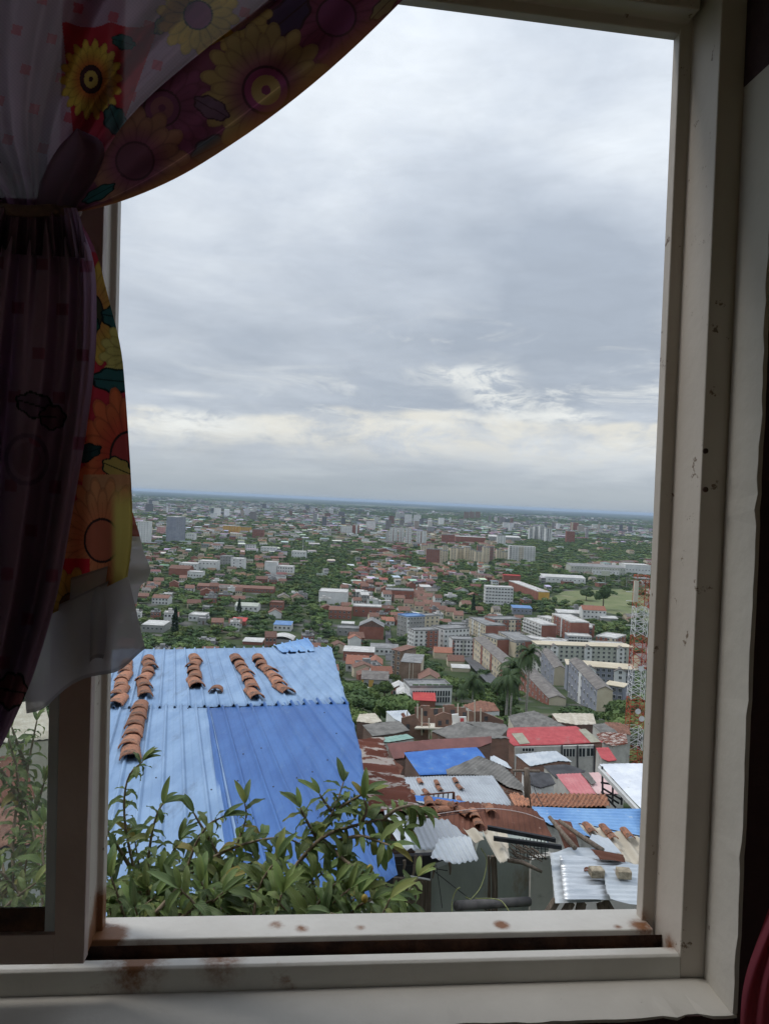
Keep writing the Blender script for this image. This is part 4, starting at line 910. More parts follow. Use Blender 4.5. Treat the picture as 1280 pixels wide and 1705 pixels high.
def wire(name,pts,r,mat,label,cat='wire',Y=None):
    mb=MB(); P=smoothpoly([tuple(at(*q)) for q in pts],2); mb.tube([Vector(p) for p in P],r,5); return tag(mb.obj(name,mat,smooth=True),label,cat)
M_vine=pm('yellow green vine',(.16,.18,.07),(.28,.29,.13),25)
vn=empty('vine',at(785,1498,10),0,'yellow green vine hanging from the cream sheet to the pipe','vine')
for q in ([(800,1412,10.1),(812,1430,10),(806,1462,9.9),(798,1482,9.8),(784,1497,9.6)],[(784,1498,9.5),(775,1494,9.5)],[(752,1522,9.2),(752,1498,9.3),(760,1480,9.3),(766,1478,9.3)],[(790,1496,9.4),(830,1496,9.4),(842,1508,9.3),(850,1524,9.2)]):
    mb=MB(); P=smoothpoly([tuple(at(*k)) for k in q],2); mb.tube([Vector(p) for p in P],.007,6); local(mb.obj('stem',M_vine,smooth=True),vn)
wire('cable',[(655,1400+40,10.6),(700,1442,10.6),(745,1450,10.5)],.006,M_black,'thin cable under the torn eave at the left')
wire('cable',[(722,1450,10.5),(760,1480,10.4),(800,1510,10.3),(850,1540,10.2)],.006,M_black,'dark cable sloping down across the green grey wall')
wire('cable',[(726,1440,10.5),(732,1480,10.3),(736,1512,10.2)],.005,M_black,'dark cable hanging down over the green grey wall')
wire('cable',[(690,1362,11.5),(760,1350,11.6),(815,1345,11.6),(870,1352,11.6),(905,1366,11.5)],.007,pm('pale cable',(.45,.36,.34),(.5,.4,.38),3),'pale cable lying in a curve over the rusty roof')
wire('cable',[(612,1370,10.4),(700,1364,11),(780,1352,12),(850,1346,13)],.004,M_black,'thin black cable crossing the clay tiles of the rusty roof')
wire('cable',[(880,1285,30),(905,1360,20),(1000,1378,16),(1090,1398,12)],.012,M_black,'black cable running from the wooden pole over the sky blue roof')
# electric pole
ep=empty('electric_pole',at(878,1346,29),0,'grey wooden electric pole with a short crossarm rising before the tiled roofs','pole')
mb=MB(); mb.tube([at(879,1350,29),at(877,1300,29),at(876,1279,29)],[.16,.13,.10],10); local(mb.obj('pole_shaft',M_wood,smooth=True),ep)
mb=MB(); mb.tube([at(853,1283,29),at(898,1284,29)],.05,6); local(mb.obj('crossarm',M_wood),ep)
# ---- roofs further up the slope, towards the palms
near_roof('small shack with a rust and cream patched roof beside the trees','house',[(593,1201),(598,1189),(624,1187),(636,1201),(620,1205)],96,(0,.2),((600,1190),(606,1203)),M_cream,M_brickd,pitch=.5,amp=.02,seed=41)
zz,zzp,_=near_roof('house with a bluish zinc roof and one rusty patch behind the brick walls','house',[(642,1184),(678,1182),(692,1202),(672,1206),(655,1196)],95,(0,.18),((655,1184),(668,1204)),M_zincp,M_plasw,pitch=.4,amp=.015,seed=42)
panel('rust_panel',[(667,1189),(672,1187),(677,1196),(672,1198)],zzp,M_rust,zz,.03,.06)
near_roof('low house with a dark concrete slab roof left of the unfinished brick house','house',[(603,1207),(640,1202),(668,1200),(682,1216),(655,1222),(620,1226)],72,(0,.05),((630,1204),(640,1222)),M_cem,M_brickd,prof='flat',seed=43)
near_roof('house with a jumble of rusty sheets right of the big red roof','house',[(992,1222),(1010,1219),(1042,1222),(1044,1238),(1020,1242),(1003,1236)],92,(0,.12),((1010,1222),(1020,1240)),M_rustp,M_plas,pitch=.5,amp=.03,seed=44,ragged=.2)
near_roof('house with an orange clay roof right of the beige shed','house',[(1005,1202),(1030,1203),(1046,1208),(1050,1224),(1012,1218)],112,(0,.15),((1020,1204),(1030,1220)),M_clay,M_plas,pitch=.5,amp=.04,seed=45)
near_roof('low grey roofed shed between the beige shed and the orange clay roof','house',[(985,1206),(1005,1204),(1022,1214),(1030,1222),(1000,1220)],104,(0,.15),((995,1206),(1012,1220)),M_cem,M_plas,pitch=.5,amp=.03,seed=46)
near_roof('house with a brown gabled roof and pale front left of the palms','house',[(770,1174),(800,1166),(822,1170),(832,1184),(790,1186)],165,(0,.3),((800,1168),(806,1184)),M_clay,M_plasw,pitch=.9,amp=.05,seed=47)
near_roof('ruined lean-to with rusty sheets below the maroon roof','house',[(636,1262),(655,1264),(672,1278),(664,1294),(645,1292)],36,(0,.1),((650,1266),(655,1290)),M_rust,M_brick,pitch=.3,amp=.02,seed=48)
near_roof('narrow brick lean-to roof between the blue and grey roofs','house',[(808,1262),(822,1258),(842,1268),(852,1280),(838,1276)],58,(0,.1),((815,1262),(840,1276)),M_zincp,M_brickd,pitch=.3,amp=.02,seed=49)
# unfinished brick house
ub=empty('unfinished_house',at(735,1216,90),0,'unfinished brick house with bare concrete columns below the white office block','house')
def vbox(name,q,Y,th,mat,root): return vq(q,Y,th,mat,name,root)
vbox('wall',[(668,1196),(668,1230),(716,1234),(716,1206),(700,1204),(690,1190)],88,.3,M_brick,ub)
def hole(u0,v0,u1,v1,Y): vbox('window',[(u0,v0),(u0,v1),(u1,v1),(u1,v0)],Y,.05,M_dark,ub)  # dark panel stands for the shaded inside of an opening
for q in [(705,1184,711,1192,94.9),(722,1180,729,1190,94.9),(750,1182,757,1191,94.9),(770,1186,776,1195,94.9),(729,1200,735,1208,85.9),(742,1199,747,1206,85.9),(676,1206,682,1214,87.9),(700,1212,706,1220,87.9),(806,1193,812,1200,97.9)]: hole(*q)
vbox('wall',[(690,1178),(692,1210),(770,1212),(790,1205),(786,1184),(776,1184),(775,1178),(757,1178),(756,1174),(738,1174),(737,1180),(716,1180),(715,1175),(700,1175),(699,1178)],95,.3,M_brick,ub)
vbox('wall',[(752,1190),(754,1212),(778,1212),(776,1194),(764,1194),(763,1189)],91,.3,M_plasw,ub)
vbox('laundry',[(766,1196),(766,1202),(772,1202),(772,1196)],90.8,.05,M_red,ub)
vbox('wall',[(724,1192),(724,1216),(752,1214),(752,1190),(738,1186)],86,.3,M_brick,ub)
vbox('wall',[(785,1186),(785,1210),(838,1212),(838,1200),(800,1184)],98,.3,M_brick,ub)
mb=MB(); mb.hexa([at(690,1214,84),at(790,1216,84),at(800,1206,97),at(700,1204,97)],[at(690,1212,84),at(790,1214,84),at(800,1204,97),at(700,1202,97)]); local(mb.obj('floor_slab',M_plasc),ub)
for (u,vt,vb,Y) in [(678,1184,1218,89),(695,1172,1214,93),(702,1180,1216,86),(738,1178,1208,87),(762,1172,1210,93),(790,1166,1206,98),(779,1180,1206,90),(714,1196,1222,85),(800,1180,1206,97)]:
    mb=MB(); mb.tube([at(u,vb+8,Y),at(u,vt,Y)],.1,4); local(mb.obj('column',M_plasc),ub)
# left, seen through the sash glass
near_roof('house with cream walls and a rust roof seen through the sash glass','house',[(-60,1262),(40,1258),(60,1330),(-60,1345)],24,(0,.12),((0,1262),(5,1330)),M_rust,M_plasc,pitch=.3,amp=.02,seed=50)
near_roof('pale roofed house seen through the sash glass higher up','house',[(-40,1170),(75,1168),(90,1230),(-40,1240)],40,(0,.12),((0,1172),(5,1230)),M_cream,M_plasc,pitch=.3,amp=.02,seed=51)
near_roof('clay roofed house seen through the sash glass lower down','house',[(-60,1350),(60,1340),(80,1400),(-60,1420)],16,(0,.12),((0,1352),(5,1400)),M_clay,M_plasw,pitch=.25,amp=.03,seed=52)
# ================================================================== the guava tree below the window
random.seed(21)
def leaf_mat():
    m,nt,b,tc=new_mat('guava leaf'); L=nt.links.new
    uv=N(nt,'ShaderNodeUVMap'); uv.uv_map='UV'; sp=N(nt,'ShaderNodeSeparateXYZ'); L(uv.outputs[0],sp.inputs[0])
    # side veins slanting from the midrib
    ab=N(nt,'ShaderNodeMath',operation='ABSOLUTE'); L(sp.outputs[0],ab.inputs[0])
    m1=N(nt,'ShaderNodeMath',operation='MULTIPLY'); L(ab.outputs[0],m1.inputs[0]); m1.inputs[1].default_value=.22
    sb=N(nt,'ShaderNodeMath',operation='SUBTRACT'); L(sp.outputs[1],sb.inputs[0]); L(m1.outputs[0],sb.inputs[1])
    ml=N(nt,'ShaderNodeMath',operation='MULTIPLY'); L(sb.outputs[0],ml.inputs[0]); ml.inputs[1].default_value=2*PI*13
    sn=N(nt,'ShaderNodeMath',operation='SINE'); L(ml.outputs[0],sn.inputs[0])
    vn_=N(nt,'ShaderNodeMapRange'); vn_.inputs['From Min'].default_value=.55; vn_.inputs['From Max'].default_value=1; L(sn.outputs[0],vn_.inputs['Value'])
    mid=N(nt,'ShaderNodeMapRange'); mid.inputs['From Min'].default_value=.10; mid.inputs['From Max'].default_value=.02; L(ab.outputs[0],mid.inputs['Value'])
    mx=N(nt,'ShaderNodeMath',operation='MAXIMUM'); L(vn_.outputs[0],mx.inputs[0]); L(mid.outputs[0],mx.inputs[1])
    a=N(nt,'ShaderNodeAttribute'); a.attribute_name='Col'
    mc_=N(nt,'ShaderNodeMix',data_type='RGBA'); f=N(nt,'ShaderNodeMath',operation='MULTIPLY'); L(mx.outputs[0],f.inputs[0]); f.inputs[1].default_value=.6
    L(f.outputs[0],mc_.inputs['Factor']); L(a.outputs['Color'],mc_.inputs['A']); mc_.inputs['B'].default_value=(.34,.38,.18,1)
    L(mc_.outputs['Result'],b.inputs['Base Color']); b.inputs['Roughness'].default_value=.5; b.inputs['Specular IOR Level'].default_value=.35
    bp=N(nt,'ShaderNodeBump'); bp.inputs['Strength'].default_value=.6; bp.inputs['Distance'].default_value=.0015; bp.invert=True; L(mx.outputs[0],bp.inputs['Height']); L(bp.outputs[0],b.inputs['Normal'])
    t=N(nt,'ShaderNodeBsdfTranslucent'); L(mc_.outputs['Result'],t.inputs['Color'])
    ms=N(nt,'ShaderNodeMixShader'); ms.inputs[0].default_value=.34; L(b.outputs[0],ms.inputs[1]); L(t.outputs[0],ms.inputs[2]); L(ms.outputs[0],nt.nodes['Material Output'].inputs['Surface'])
    return m
M_leaf=leaf_mat(); M_bark=pm('guava bark',(.18,.14,.09),(.30,.23,.16),20,rough=.9,bump=.3)
class Leaves:
    def __init__(s): s.V=[];s.F=[];s.C=[];s.UV=[]
    def leaf(s,p,d,up,l,w,droop,fold,col,wave=0):
        d=d.normalized(); x=d.cross(up)
        if x.length<1e-3: x=Vector((1,0,0))
        x.normalize(); n=x.cross(d).normalized(); o=len(s.V); m=10; q=Vector(p)
        cw=(-1,-.55,0,.55,1); ph=random.random()*6
        for j in range(m+1):
            t=j/m; ang=-droop*t; dd=(d*math.cos(ang)+n*math.sin(ang))
            nn=(n*math.cos(ang)-d*math.sin(ang))
            if j: q=q+dd*(l/m)
            ww=w*.5*(math.sin(PI*min(1,t**.82))**.75 if 0<t<1 else (.04 if t==0 else 0.01))
            for c in cw:
                s.V.append(tuple(q+x*(c*ww*math.cos(fold))+nn*(abs(c)*ww*math.sin(fold)+wave*math.sin(t*14+ph+c)*abs(c)))); s.C.append(col); s.UV.append((c,t))
        for j in range(m):
            for k in range(4): a=o+j*5+k; s.F.append((a,a+1,a+6,a+5))
    def obj(s,root): 
        return local(mk('foliage',np_mesh('foliage',s.V,s.F,M_leaf,True,np.array(s.C),None,s.UV)),root)
gt=empty('guava_tree',(-.35,2.6,-5.2),0,'leafy guava tree with long ribbed leaves rising just outside the window','tree')
LV=Leaves()
GC=[(.16,.22,.06),(.19,.25,.075),(.135,.20,.055),(.17,.245,.07),(.11,.175,.05),(.20,.26,.08),(.14,.20,.085),(.24,.265,.08),(.095,.155,.05),(.075,.13,.042)]
def leafcol(): 
    c=random.choice(GC); k=random.uniform(.7,1.35)
    if random.random()<.025: return (.30,.24,.06)
    return tuple(x*k for x in c)
def branch(pts,r0_,r1_,dens=1.0,size=1.0,leaves=True,start=.1,end_tuft=True,name='branch'):
    P=smoothpoly([tuple(at(*q)) for q in pts],2); P=[Vector(p) for p in P]
    n=len(P); rad=[r0_+(r1_-r0_)*i/(n-1) for i in range(n)]
    mb=MB(); mb.tube(P,rad,7); local(mb.obj(name,M_bark,smooth=True),gt)
    if not leaves: return P
    Ls=[0]
    for i in range(1,n): Ls.append(Ls[-1]+(P[i]-P[i-1]).length)
    tot=Ls[-1]; s_=tot*start; k=0
    while s_<tot:
        i=max(j for j in range(n-1) if Ls[j]<=s_); t=(s_-Ls[i])/max(1e-6,Ls[i+1]-Ls[i]); p=P[i].lerp(P[i+1],t); d=(P[i+1]-P[i]).normalized()
        side=d.cross(Vector((0,0,1))); 
        if side.length<.2: side=Vector((1,0,0))
        side.normalize(); side=Matrix.Rotation((k%2)*PI/2*random.uniform(.6,1.1)+random.uniform(-.4,.4),3,d)@side
        for sg in (1,-1):
            if random.random()<.08: continue
            f=s_/tot; l=size*random.choice((random.uniform(.040,.06),random.uniform(.055,.085),random.uniform(.07,.10)))*(1-.35*max(0,f-.75)/.25)
            dd=(side*sg+d*random.uniform(.35,.9)+Vector((0,0,random.uniform(-.45,.15)))).normalized()
            LV.leaf(p,dd,Vector((random.uniform(-.3,.3),random.uniform(-.5,.1),1)),l,l*random.uniform(.26,.37),random.uniform(.5,2.2),random.uniform(.15,.55),leafcol(),.002)
        s_+=random.uniform(.013,.023)/dens; k+=1
    if end_tuft:
        d=(P[-1]-P[-2]).normalized()
        for a in range(4):
            dd=(d*1.2+Vector((random.uniform(-.7,.7),random.uniform(-.5,.5),random.uniform(-.1,.7)))).normalized()
            l=size*random.uniform(.055,.09); LV.leaf(P[-1],dd,Vector((0,-.4,1)),l,l*.28,random.uniform(.3,1.4),.4,tuple(x*1.25 for x in leafcol()))
    return P
B=[ # (u,v,distance) polylines
 [(300,1640,2.3),(250,1540,2.3),(218,1430,2.35),(205,1350,2.4),(212,1290,2.4),(238,1268,2.4)],
 [(215,1440,2.35),(190,1400,2.35),(170,1370,2.3),(150,1330,2.3)],
 [(250,1560,2.2),(245,1470,2.25),(250,1400,2.3),(262,1352,2.3),(272,1338,2.3)],
 [(300,1600,2.1),(300,1500,2.15),(318,1420,2.2),(345,1372,2.2),(372,1360,2.2)],
 [(260,1520,2.1),(330,1440,2.2),(400,1405,2.25),(470,1392,2.3),(500,1405,2.3)],
 [(370,1580,2.2),(385,1480,2.3),(392,1410,2.3),(412,1362,2.35),(408,1338,2.35)],
 [(372,1440,2.3),(350,1400,2.3),(330,1366,2.3),(322,1352,2.3)],
 [(430,1620,2.0),(462,1500,2.1),(490,1440,2.15),(530,1400,2.2),(560,1340,2.25),(572,1302,2.3)],
 [(500,1432,2.15),(540,1388,2.15),(600,1372,2.2),(640,1362,2.2),(672,1380,2.2)],
 [(540,1400,2.2),(580,1440,2.1),(620,1462,2.1),(660,1490,2.1),(684,1506,2.1)],
 [(560,1400,2.2),(600,1390,2.15),(628,1400,2.15),(650,1408,2.1)],
 [(530,1400,2.2),(512,1370,2.2),(500,1345,2.2)],
 [(565,1345,2.25),(590,1330,2.25),(604,1322,2.25)],
 [(560,1360,2.25),(542,1338,2.25),(532,1322,2.25)],
 [(600,1372,2.2),(612,1350,2.2),(606,1330,2.2)],
 [(640,1362,2.2),(662,1345,2.2),(690,1340,2.25),(700,1346,2.25)],
 [(430,1620,1.9),(420,1530,1.95),(432,1470,2.0),(462,1430,2.0)],
 [(350,1640,1.9),(345,1560,1.9),(330,1510,1.9),(300,1480,1.9)],
 [(480,1640,1.9),(500,1560,1.95),(530,1500,2.0),(560,1470,2.0)],
 [(520,1640,2.0),(560,1560,2.0),(590,1510,2.0),(620,1498,2.0)],
 [(220,1640,2.0),(215,1560,2.0),(200,1500,2.0),(185,1460,2.0)],
 [(240,1640,1.8),(270,1560,1.85),(310,1520,1.9),(350,1500,1.95),(380,1490,2)],
 [(600,1640,1.9),(610,1570,1.9),(580,1530,1.9),(550,1520,1.9)],
 [(420,1600,2.2),(450,1530,2.2),(440,1460,2.25),(420,1420,2.3)],
 [(300,1560,2.25),(285,1480,2.3),(280,1430,2.3),(300,1400,2.3)],
 [(200,1600,2.4),(220,1520,2.4),(235,1460,2.4),(225,1400,2.4)],
 [(380,1640,2.4),(360,1540,2.4),(370,1470,2.4),(352,1430,2.4)],
 [(500,1640,2.3),(485,1540,2.3),(510,1480,2.3),(540,1450,2.3)],
 [(440,1600,2.35),(400,1540,2.35),(410,1480,2.35),(450,1450,2.4)],
 [(560,1640,2.3),(540,1560,2.3),(555,1500,2.3),(580,1480,2.3)],
 [(640,1640,2.2),(630,1580,2.2),(600,1545,2.2),(570,1530,2.2)],
 [(240,1640,2.5),(250,1560,2.5),(270,1500,2.5),(300,1460,2.5)],
]
for i,b_ in enumerate(B): branch(b_,.0065,.0018,1.0 if i<16 else 1.1,1.0 if i<16 else 1.1)
for k in range(70):
    u=178+k*7+random.uniform(-10,10); v0=1690; Yk=random.uniform(1.9,2.7)
    branch([(u,v0,Yk),(u+random.uniform(-30,30),1600,Yk),(u+random.uniform(-45,45),1545,Yk),(u+random.uniform(-60,60),1455+random.uniform(0,70),Yk)],.005,.0018,.95,1.0)
# seen through the glass on the left
for b_ in [[(60,1640,2.6),(40,1500,2.7),(30,1380,2.8),(50,1260,2.9),(62,1200,2.9)],[(20,1640,2.5),(10,1500,2.6),(-20,1400,2.7),(-30,1320,2.8)],[(40,1400,2.8),(60,1350,2.9),(75,1300,2.9)],[(70,1640,2.3),(60,1540,2.3),(30,1480,2.4),(0,1450,2.4)],[(100,1640,2.3),(90,1520,2.3),(70,1440,2.4),(75,1370,2.5)],[(-40,1640,2.3),(-20,1540,2.3),(20,1500,2.3),(60,1470,2.3)],[(30,1330,2.8),(10,1290,2.8),(-10,1270,2.8)],[(45,1280,2.9),(30,1240,2.9),(20,1210,2.9)],[(85,1600,2.5),(70,1480,2.6),(60,1400,2.7),(40,1330,2.8)],[(0,1600,2.6),(25,1480,2.6),(20,1400,2.7),(35,1300,2.8),(15,1230,2.8)],[(55,1620,2.4),(50,1560,2.4),(35,1500,2.5),(45,1430,2.5)],[(95,1560,2.5),(80,1500,2.5),(85,1430,2.6),(68,1380,2.6)],[(-20,1600,2.4),(0,1540,2.4),(15,1470,2.4),(-10,1400,2.5)],[(20,1620,2.1),(40,1560,2.1),(70,1520,2.1),(90,1500,2.2)]]:
    branch(b_,.009,.0025,.9,.95)
LV.obj(gt)
mb=MB(); tp=[Vector((-.2,2.7,-5.4)),Vector((-.28,2.65,-4)),Vector((-.3,2.4,-2.7)),Vector((-.38,2.3,-1.9)),Vector((-.42,2.2,-1.4))]
mb.tube(tp,[.09,.07,.05,.03,.015],10); local(mb.obj('trunk',M_bark,smooth=True),gt)
for k in range(10):
    mb=MB(); a=tp[2+k%2]; b_=at(200+k*45,1640,2.2); mb.tube([a,a.lerp(b_,.5)+Vector((0,0,-.1)),b_],[.03,.018,.008],7); local(mb.obj('limb',M_bark,smooth=True),gt)
mb=MB(); 
for (u,v,Y) in [(616,1446,2.05),(322,1522,1.95),(607,1496,1.95)]:
    c=at(u,v,Y); V=[];Fc=[]
    for i in range(7):
        for k in range(10):
            th=PI*i/6; ph=2*PI*k/10; V.append(c+Vector((math.sin(th)*math.cos(ph)*.009,math.sin(th)*math.sin(ph)*.009,math.cos(th)*.011)))
    for i in range(6):
        for k in range(10): Fc.append((i*10+k,i*10+(k+1)%10,(i+1)*10+(k+1)%10,(i+1)*10+k))
    m2=MB(); m2.add(V,Fc); local(m2.obj('guava_fruit',pm('unripe guava',(.30,.26,.05),(.36,.24,.05),20,rough=.5),smooth=True),gt)
# ================================================================== the city on the plain
random.seed(5)
OCC=[]
BOXES=[]
def occ(x,y,r): OCC.append((x,y,r))
M_bw=pm('white painted wall',(.58,.59,.58),(.72,.72,.70),.12,rough=.9,c3=(.40,.40,.38),c3lo=.6,c3hi=.75,c3scale=.3)
M_bc=pm('cream painted wall',(.52,.45,.33),(.62,.55,.42),.12,rough=.9,c3=(.36,.31,.24),c3lo=.6,c3hi=.75,c3scale=.3)
M_bg=pm('grey rendered wall',(.27,.27,.26),(.36,.36,.35),.15,rough=.9,c3=(.17,.17,.16),c3lo=.58,c3hi=.7,c3scale=.3)
M_bb=pm('brick coloured wall',(.24,.10,.072),(.30,.135,.10),.2,rough=.9,c3=(.17,.07,.05),c3lo=.6,c3hi=.72,c3scale=.4)
M_bl=pm('blue grey wall',(.23,.245,.29),(.30,.315,.36),.15,rough=.9,c3=(.14,.15,.19),c3lo=.6,c3hi=.72,c3scale=.4)
M_bgr=pm('pale green grey wall',(.40,.42,.36),(.50,.51,.45),.15,rough=.9,c3=(.28,.29,.25),c3lo=.6,c3hi=.72,c3scale=.4)
M_by=pm('ochre wall',(.50,.30,.07),(.58,.37,.12),.2,rough=.9)
M_brn=pm('brown unplastered wall',(.20,.14,.10),(.28,.20,.15),.3,rough=.95,c3=(.14,.10,.08),c3lo=.55,c3hi=.7,c3scale=.5)
M_rw=pm('pale flat roof',(.46,.45,.43),(.64,.63,.60),.2,rough=.9,c3=(.32,.31,.30),c3lo=.55,c3hi=.68,c3scale=.35)
M_rg=pm('grey flat roof',(.20,.20,.20),(.32,.32,.31),.25,rough=.95,c3=(.12,.115,.11),c3lo=.55,c3hi=.68,c3scale=.4)
M_rc=tile_mat('old clay roof',(.13,.07,.052),(.25,.13,.095),.5,vary=.2)
M_rcb=tile_mat('bright clay roof',(.24,.095,.06),(.34,.15,.10),.5,vary=.2)
M_rb=pm('brown weathered roof',(.15,.135,.125),(.24,.22,.20),.4,rough=.95)
M_rbl=pm('blue roof far',(.12,.22,.42),(.18,.30,.5),.3)
M_rgn=pm('green awning',(.03,.24,.15),(.05,.30,.19),.5)
M_rr=pm('red roof far',(.45,.06,.06),(.52,.09,.08),.5)
WM={}
def win_mesh(w,h,frame=True):
    k=(round(w,1),round(h,1))
    if k in WM: return WM[k]
    mb=MB(); t=.09; mb.box(-w/2,w/2,-.05,.08,-h/2,h/2,0)
    for (x0,x1,z0,z1) in ((-w/2-t,-w/2,-h/2-t,h/2+t),(w/2,w/2+t,-h/2-t,h/2+t),(-w/2,w/2,h/2,h/2+t),(-w/2,w/2,-h/2-t,-h/2),(-.04,.04,-h/2,h/2)): mb.box(x0,x1,-.09,.08,z0,z1,1)
    WM[k]=mb.mesh('window',[M_glass,M_frame]); return WM[k]
def lb(label,A,B,hpx,depth,wall,roof,cat='apartment block',name='apartment_block',floors=0,bays=0,kind='flat',acc=(),endR=None,endL=None,sidebays=0,ww=1.3,wh=1.3,group=None,over=.25,ridge=2.2,balc=False,towers=(),vt=None,slab=False):
    """building whose front base runs between two picture points on the ground; depth goes away from the viewer"""
    a=ground(*A); b=ground(*B); y=(a.y+b.y)/2; h=hpx*a.y/F
    ex=(b-a); ex.z=0; w=ex.length; ex.normalize(); ey=Vector((-ex.y,ex.x,0))
    z0=min(a.z,b.z,gz(0,y)); ztop=max(a.z,b.z)*.5+z0*.5+h
    c=(a+b)/2; rz=math.atan2(ex.y,ex.x)
    root=empty(name,(c.x,c.y,z0),rz,label,cat,group)
    H=ztop-z0
    mb=MB(); mb.box(-w/2,w/2,0,depth,-4,H); mb.obj('wall',wall,root)
    mb=MB()
    if kind=='flat':
        if slab: mb.box(-w/2-over,w/2+over,-over,depth+over,H,H+.35)
        else:
            p=.5; mb.box(-w/2-.06,w/2+.06,-.06,depth+.06,H-.25,H+.12)
            for (x0,x1,y0,y1) in ((-w/2-.06,w/2+.06,-.06,.2),(-w/2-.06,w/2+.06,depth-.2,depth+.06),(-w/2-.06,-w/2+.2,.2,depth-.2),(w/2-.2,w/2+.06,.2,depth-.2)): mb.box(x0,x1,y0,y1,H+.12,H+.12+p)
    elif kind=='gable':
        r=ridge
        P=[(-over,H-.2),(depth/2,H+r),(depth+over,H-.2),(depth+over,H),(depth/2,H+r+.22),(-over,H)]
        P=[Vector((-w/2-over,yy,zz)) for yy,zz in P]; mb.prism([P[0],P[1],P[4],P[5]],(w+2*over,0,0)); mb.prism([P[1],P[2],P[3],P[4]],(w+2*over,0,0))
        g=MB(); 
        for x in (-w/2,w/2-.2): g.prism([Vector((x,0,H-.01)),Vector((x,depth,H-.01)),Vector((x,depth/2,H+r-.05))],(.2,0,0))
        g.obj('gable',endR or wall,root)
    elif kind=='cross':   # ridge runs front to back
        r=ridge; P=[Vector((-w/2-over,-over,H-.15)),Vector((0,-over,H+r)),Vector((w/2+over,-over,H-.15))]
        mb.prism([P[0],P[1],P[1]+Vector((0,0,.25)),P[0]+Vector((0,0,.25))],(0,depth+2*over,0)); mb.prism([P[1],P[2],P[2]+Vector((0,0,.25)),P[1]+Vector((0,0,.25))],(0,depth+2*over,0))
        g=MB(); g.prism([Vector((-w/2,0,H-.01)),Vector((w/2,0,H-.01)),Vector((0,0,H+r-.05))],(0,.2,0)); g.obj('gable',wall,root)
    elif kind=='mono':
        mb.hexa([(-w/2-over,-over,H),(w/2+over,-over,H),(w/2+over,depth+over,H+ridge),(-w/2-over,depth+over,H+ridge)],[(-w/2-over,-over,H+.2),(w/2+over,-over,H+.2),(w/2+over,depth+over,H+ridge+.2),(-w/2-over,depth+over,H+ridge+.2)])
    elif kind=='arch':
        n=10; pts=[Vector((-w/2-.3,0,0))]; 
        for k in range(n):
            x0,x1=-w/2-.3+(w+.6)*k/n,-w/2-.3+(w+.6)*(k+1)/n; f=lambda x:H+ridge*(1-(2*x/(w+.6))**2)
            mb.hexa([(x0,-.3,f(x0)-.25),(x1,-.3,f(x1)-.25),(x1,depth,f(x1)-.25),(x0,depth,f(x0)-.25)],[(x0,-.3,f(x0)),(x1,-.3,f(x1)),(x1,depth,f(x1)),(x0,depth,f(x0))])
    mb.obj('roof',roof,root)
    for (t0,t1,mt) in acc:
        g=MB(); g.box(-w/2+w*t0,-w/2+w*t1,-.12,.0,-3,H-.3); g.obj('wall_panel',mt,root)
    if endR and kind!='gable': g=MB(); g.box(w/2,w/2+.1,.15,depth-.15,-3,H-.3); g.obj('end_panel',endR,root)
    elif endR: g=MB(); g.box(w/2,w/2+.1,.0,depth,-3,H-.02); g.obj('end_panel',endR,root)
    if endL: g=MB(); g.box(-w/2-.1,-w/2,.15,depth-.15,-3,H-.3); g.obj('end_panel',endL,root)
    if floors and bays:
        m=win_mesh(min(ww,w/bays*.62),min(wh,H/floors*.58)); cnt=0
        for i in range(floors):
            z=H*(i+.55)/floors
            if balc:
                g=MB(); g.box(-w/2+.2,w/2-.2,-.9,-.125,z-wh*.5-.75,z-wh*.5-.55,0); g.box(-w/2+.2,w/2-.2,-.9,-.8,z-wh*.5-.55,z-wh*.5+.25,0); g.obj('balcony',M_bw,root)
            for j in range(bays):
                if cnt>=90: break
                o=mk('window',m,root,(-w/2+w*(j+.5)/bays,-.13,z)); cnt+=1
            for j in range(sidebays):
                if cnt>=98: break
                yy=depth*(j+.5)/sidebays
                o=mk('window',m,root,(w/2+.11,yy,z),(0,0,PI/2)); o2=mk('window',m,root,(-w/2-.11,yy,z),(0,0,-PI/2)); cnt+=2
    for (t,tw,up,mt) in towers:   # gabled stair towers standing proud of the front
        x=-w/2+w*t; g=MB(); g.box(x-tw/2,x+tw/2,-2.2,-.13,-4,H+up); g.prism([Vector((x-tw/2,-2.2,H+up)),Vector((x+tw/2,-2.2,H+up)),Vector((x,-2.2,H+up+1.3))],(0,3.5,0)); tw_=g.obj('stair_tower',mt,root)
        g=MB(); 
        for s_ in (-1,1): g.prism([Vector((x,-2.5,H+up+1.32)),Vector((x+s_*(tw/2+.3),-2.5,H+up-.15)),Vector((x+s_*(tw/2+.3),-2.5,H+up+.1)),Vector((x,-2.5,H+up+1.6))],(0,4,0))
        g.obj('tower_roof',M_rb,root)
        for i in range(max(1,floors)): mk('window',win_mesh(1.2,1.2),root,(x,-2.3,H*(i+.55)/max(1,floors)))
    us=[];vs_=[]
    for q in (a,b):
        for zz in (z0,ztop): U_,V_=px(Vector((q.x,q.y,zz))); us.append(U_); vs_.append(V_)
    BOXES.append((min(us),min(vs_),max(us),max(vs_),min(a.y,b.y)))
    n=max(1,int(max(w,depth)/6)+1)
    for i in range(n+1):
        for j in (0,.5,1):
            p=a.lerp(b,i/n)+ey*(depth*j); occ(p.x,p.y,6)
    return root
def ub(label,u0,u1,vt,vb,depth,wall,roof,**k): return lb(label,(u0,vb),(u1,vb+(u1-u0)*.049),vb-vt,depth,wall,roof,**k)
T='tower block'
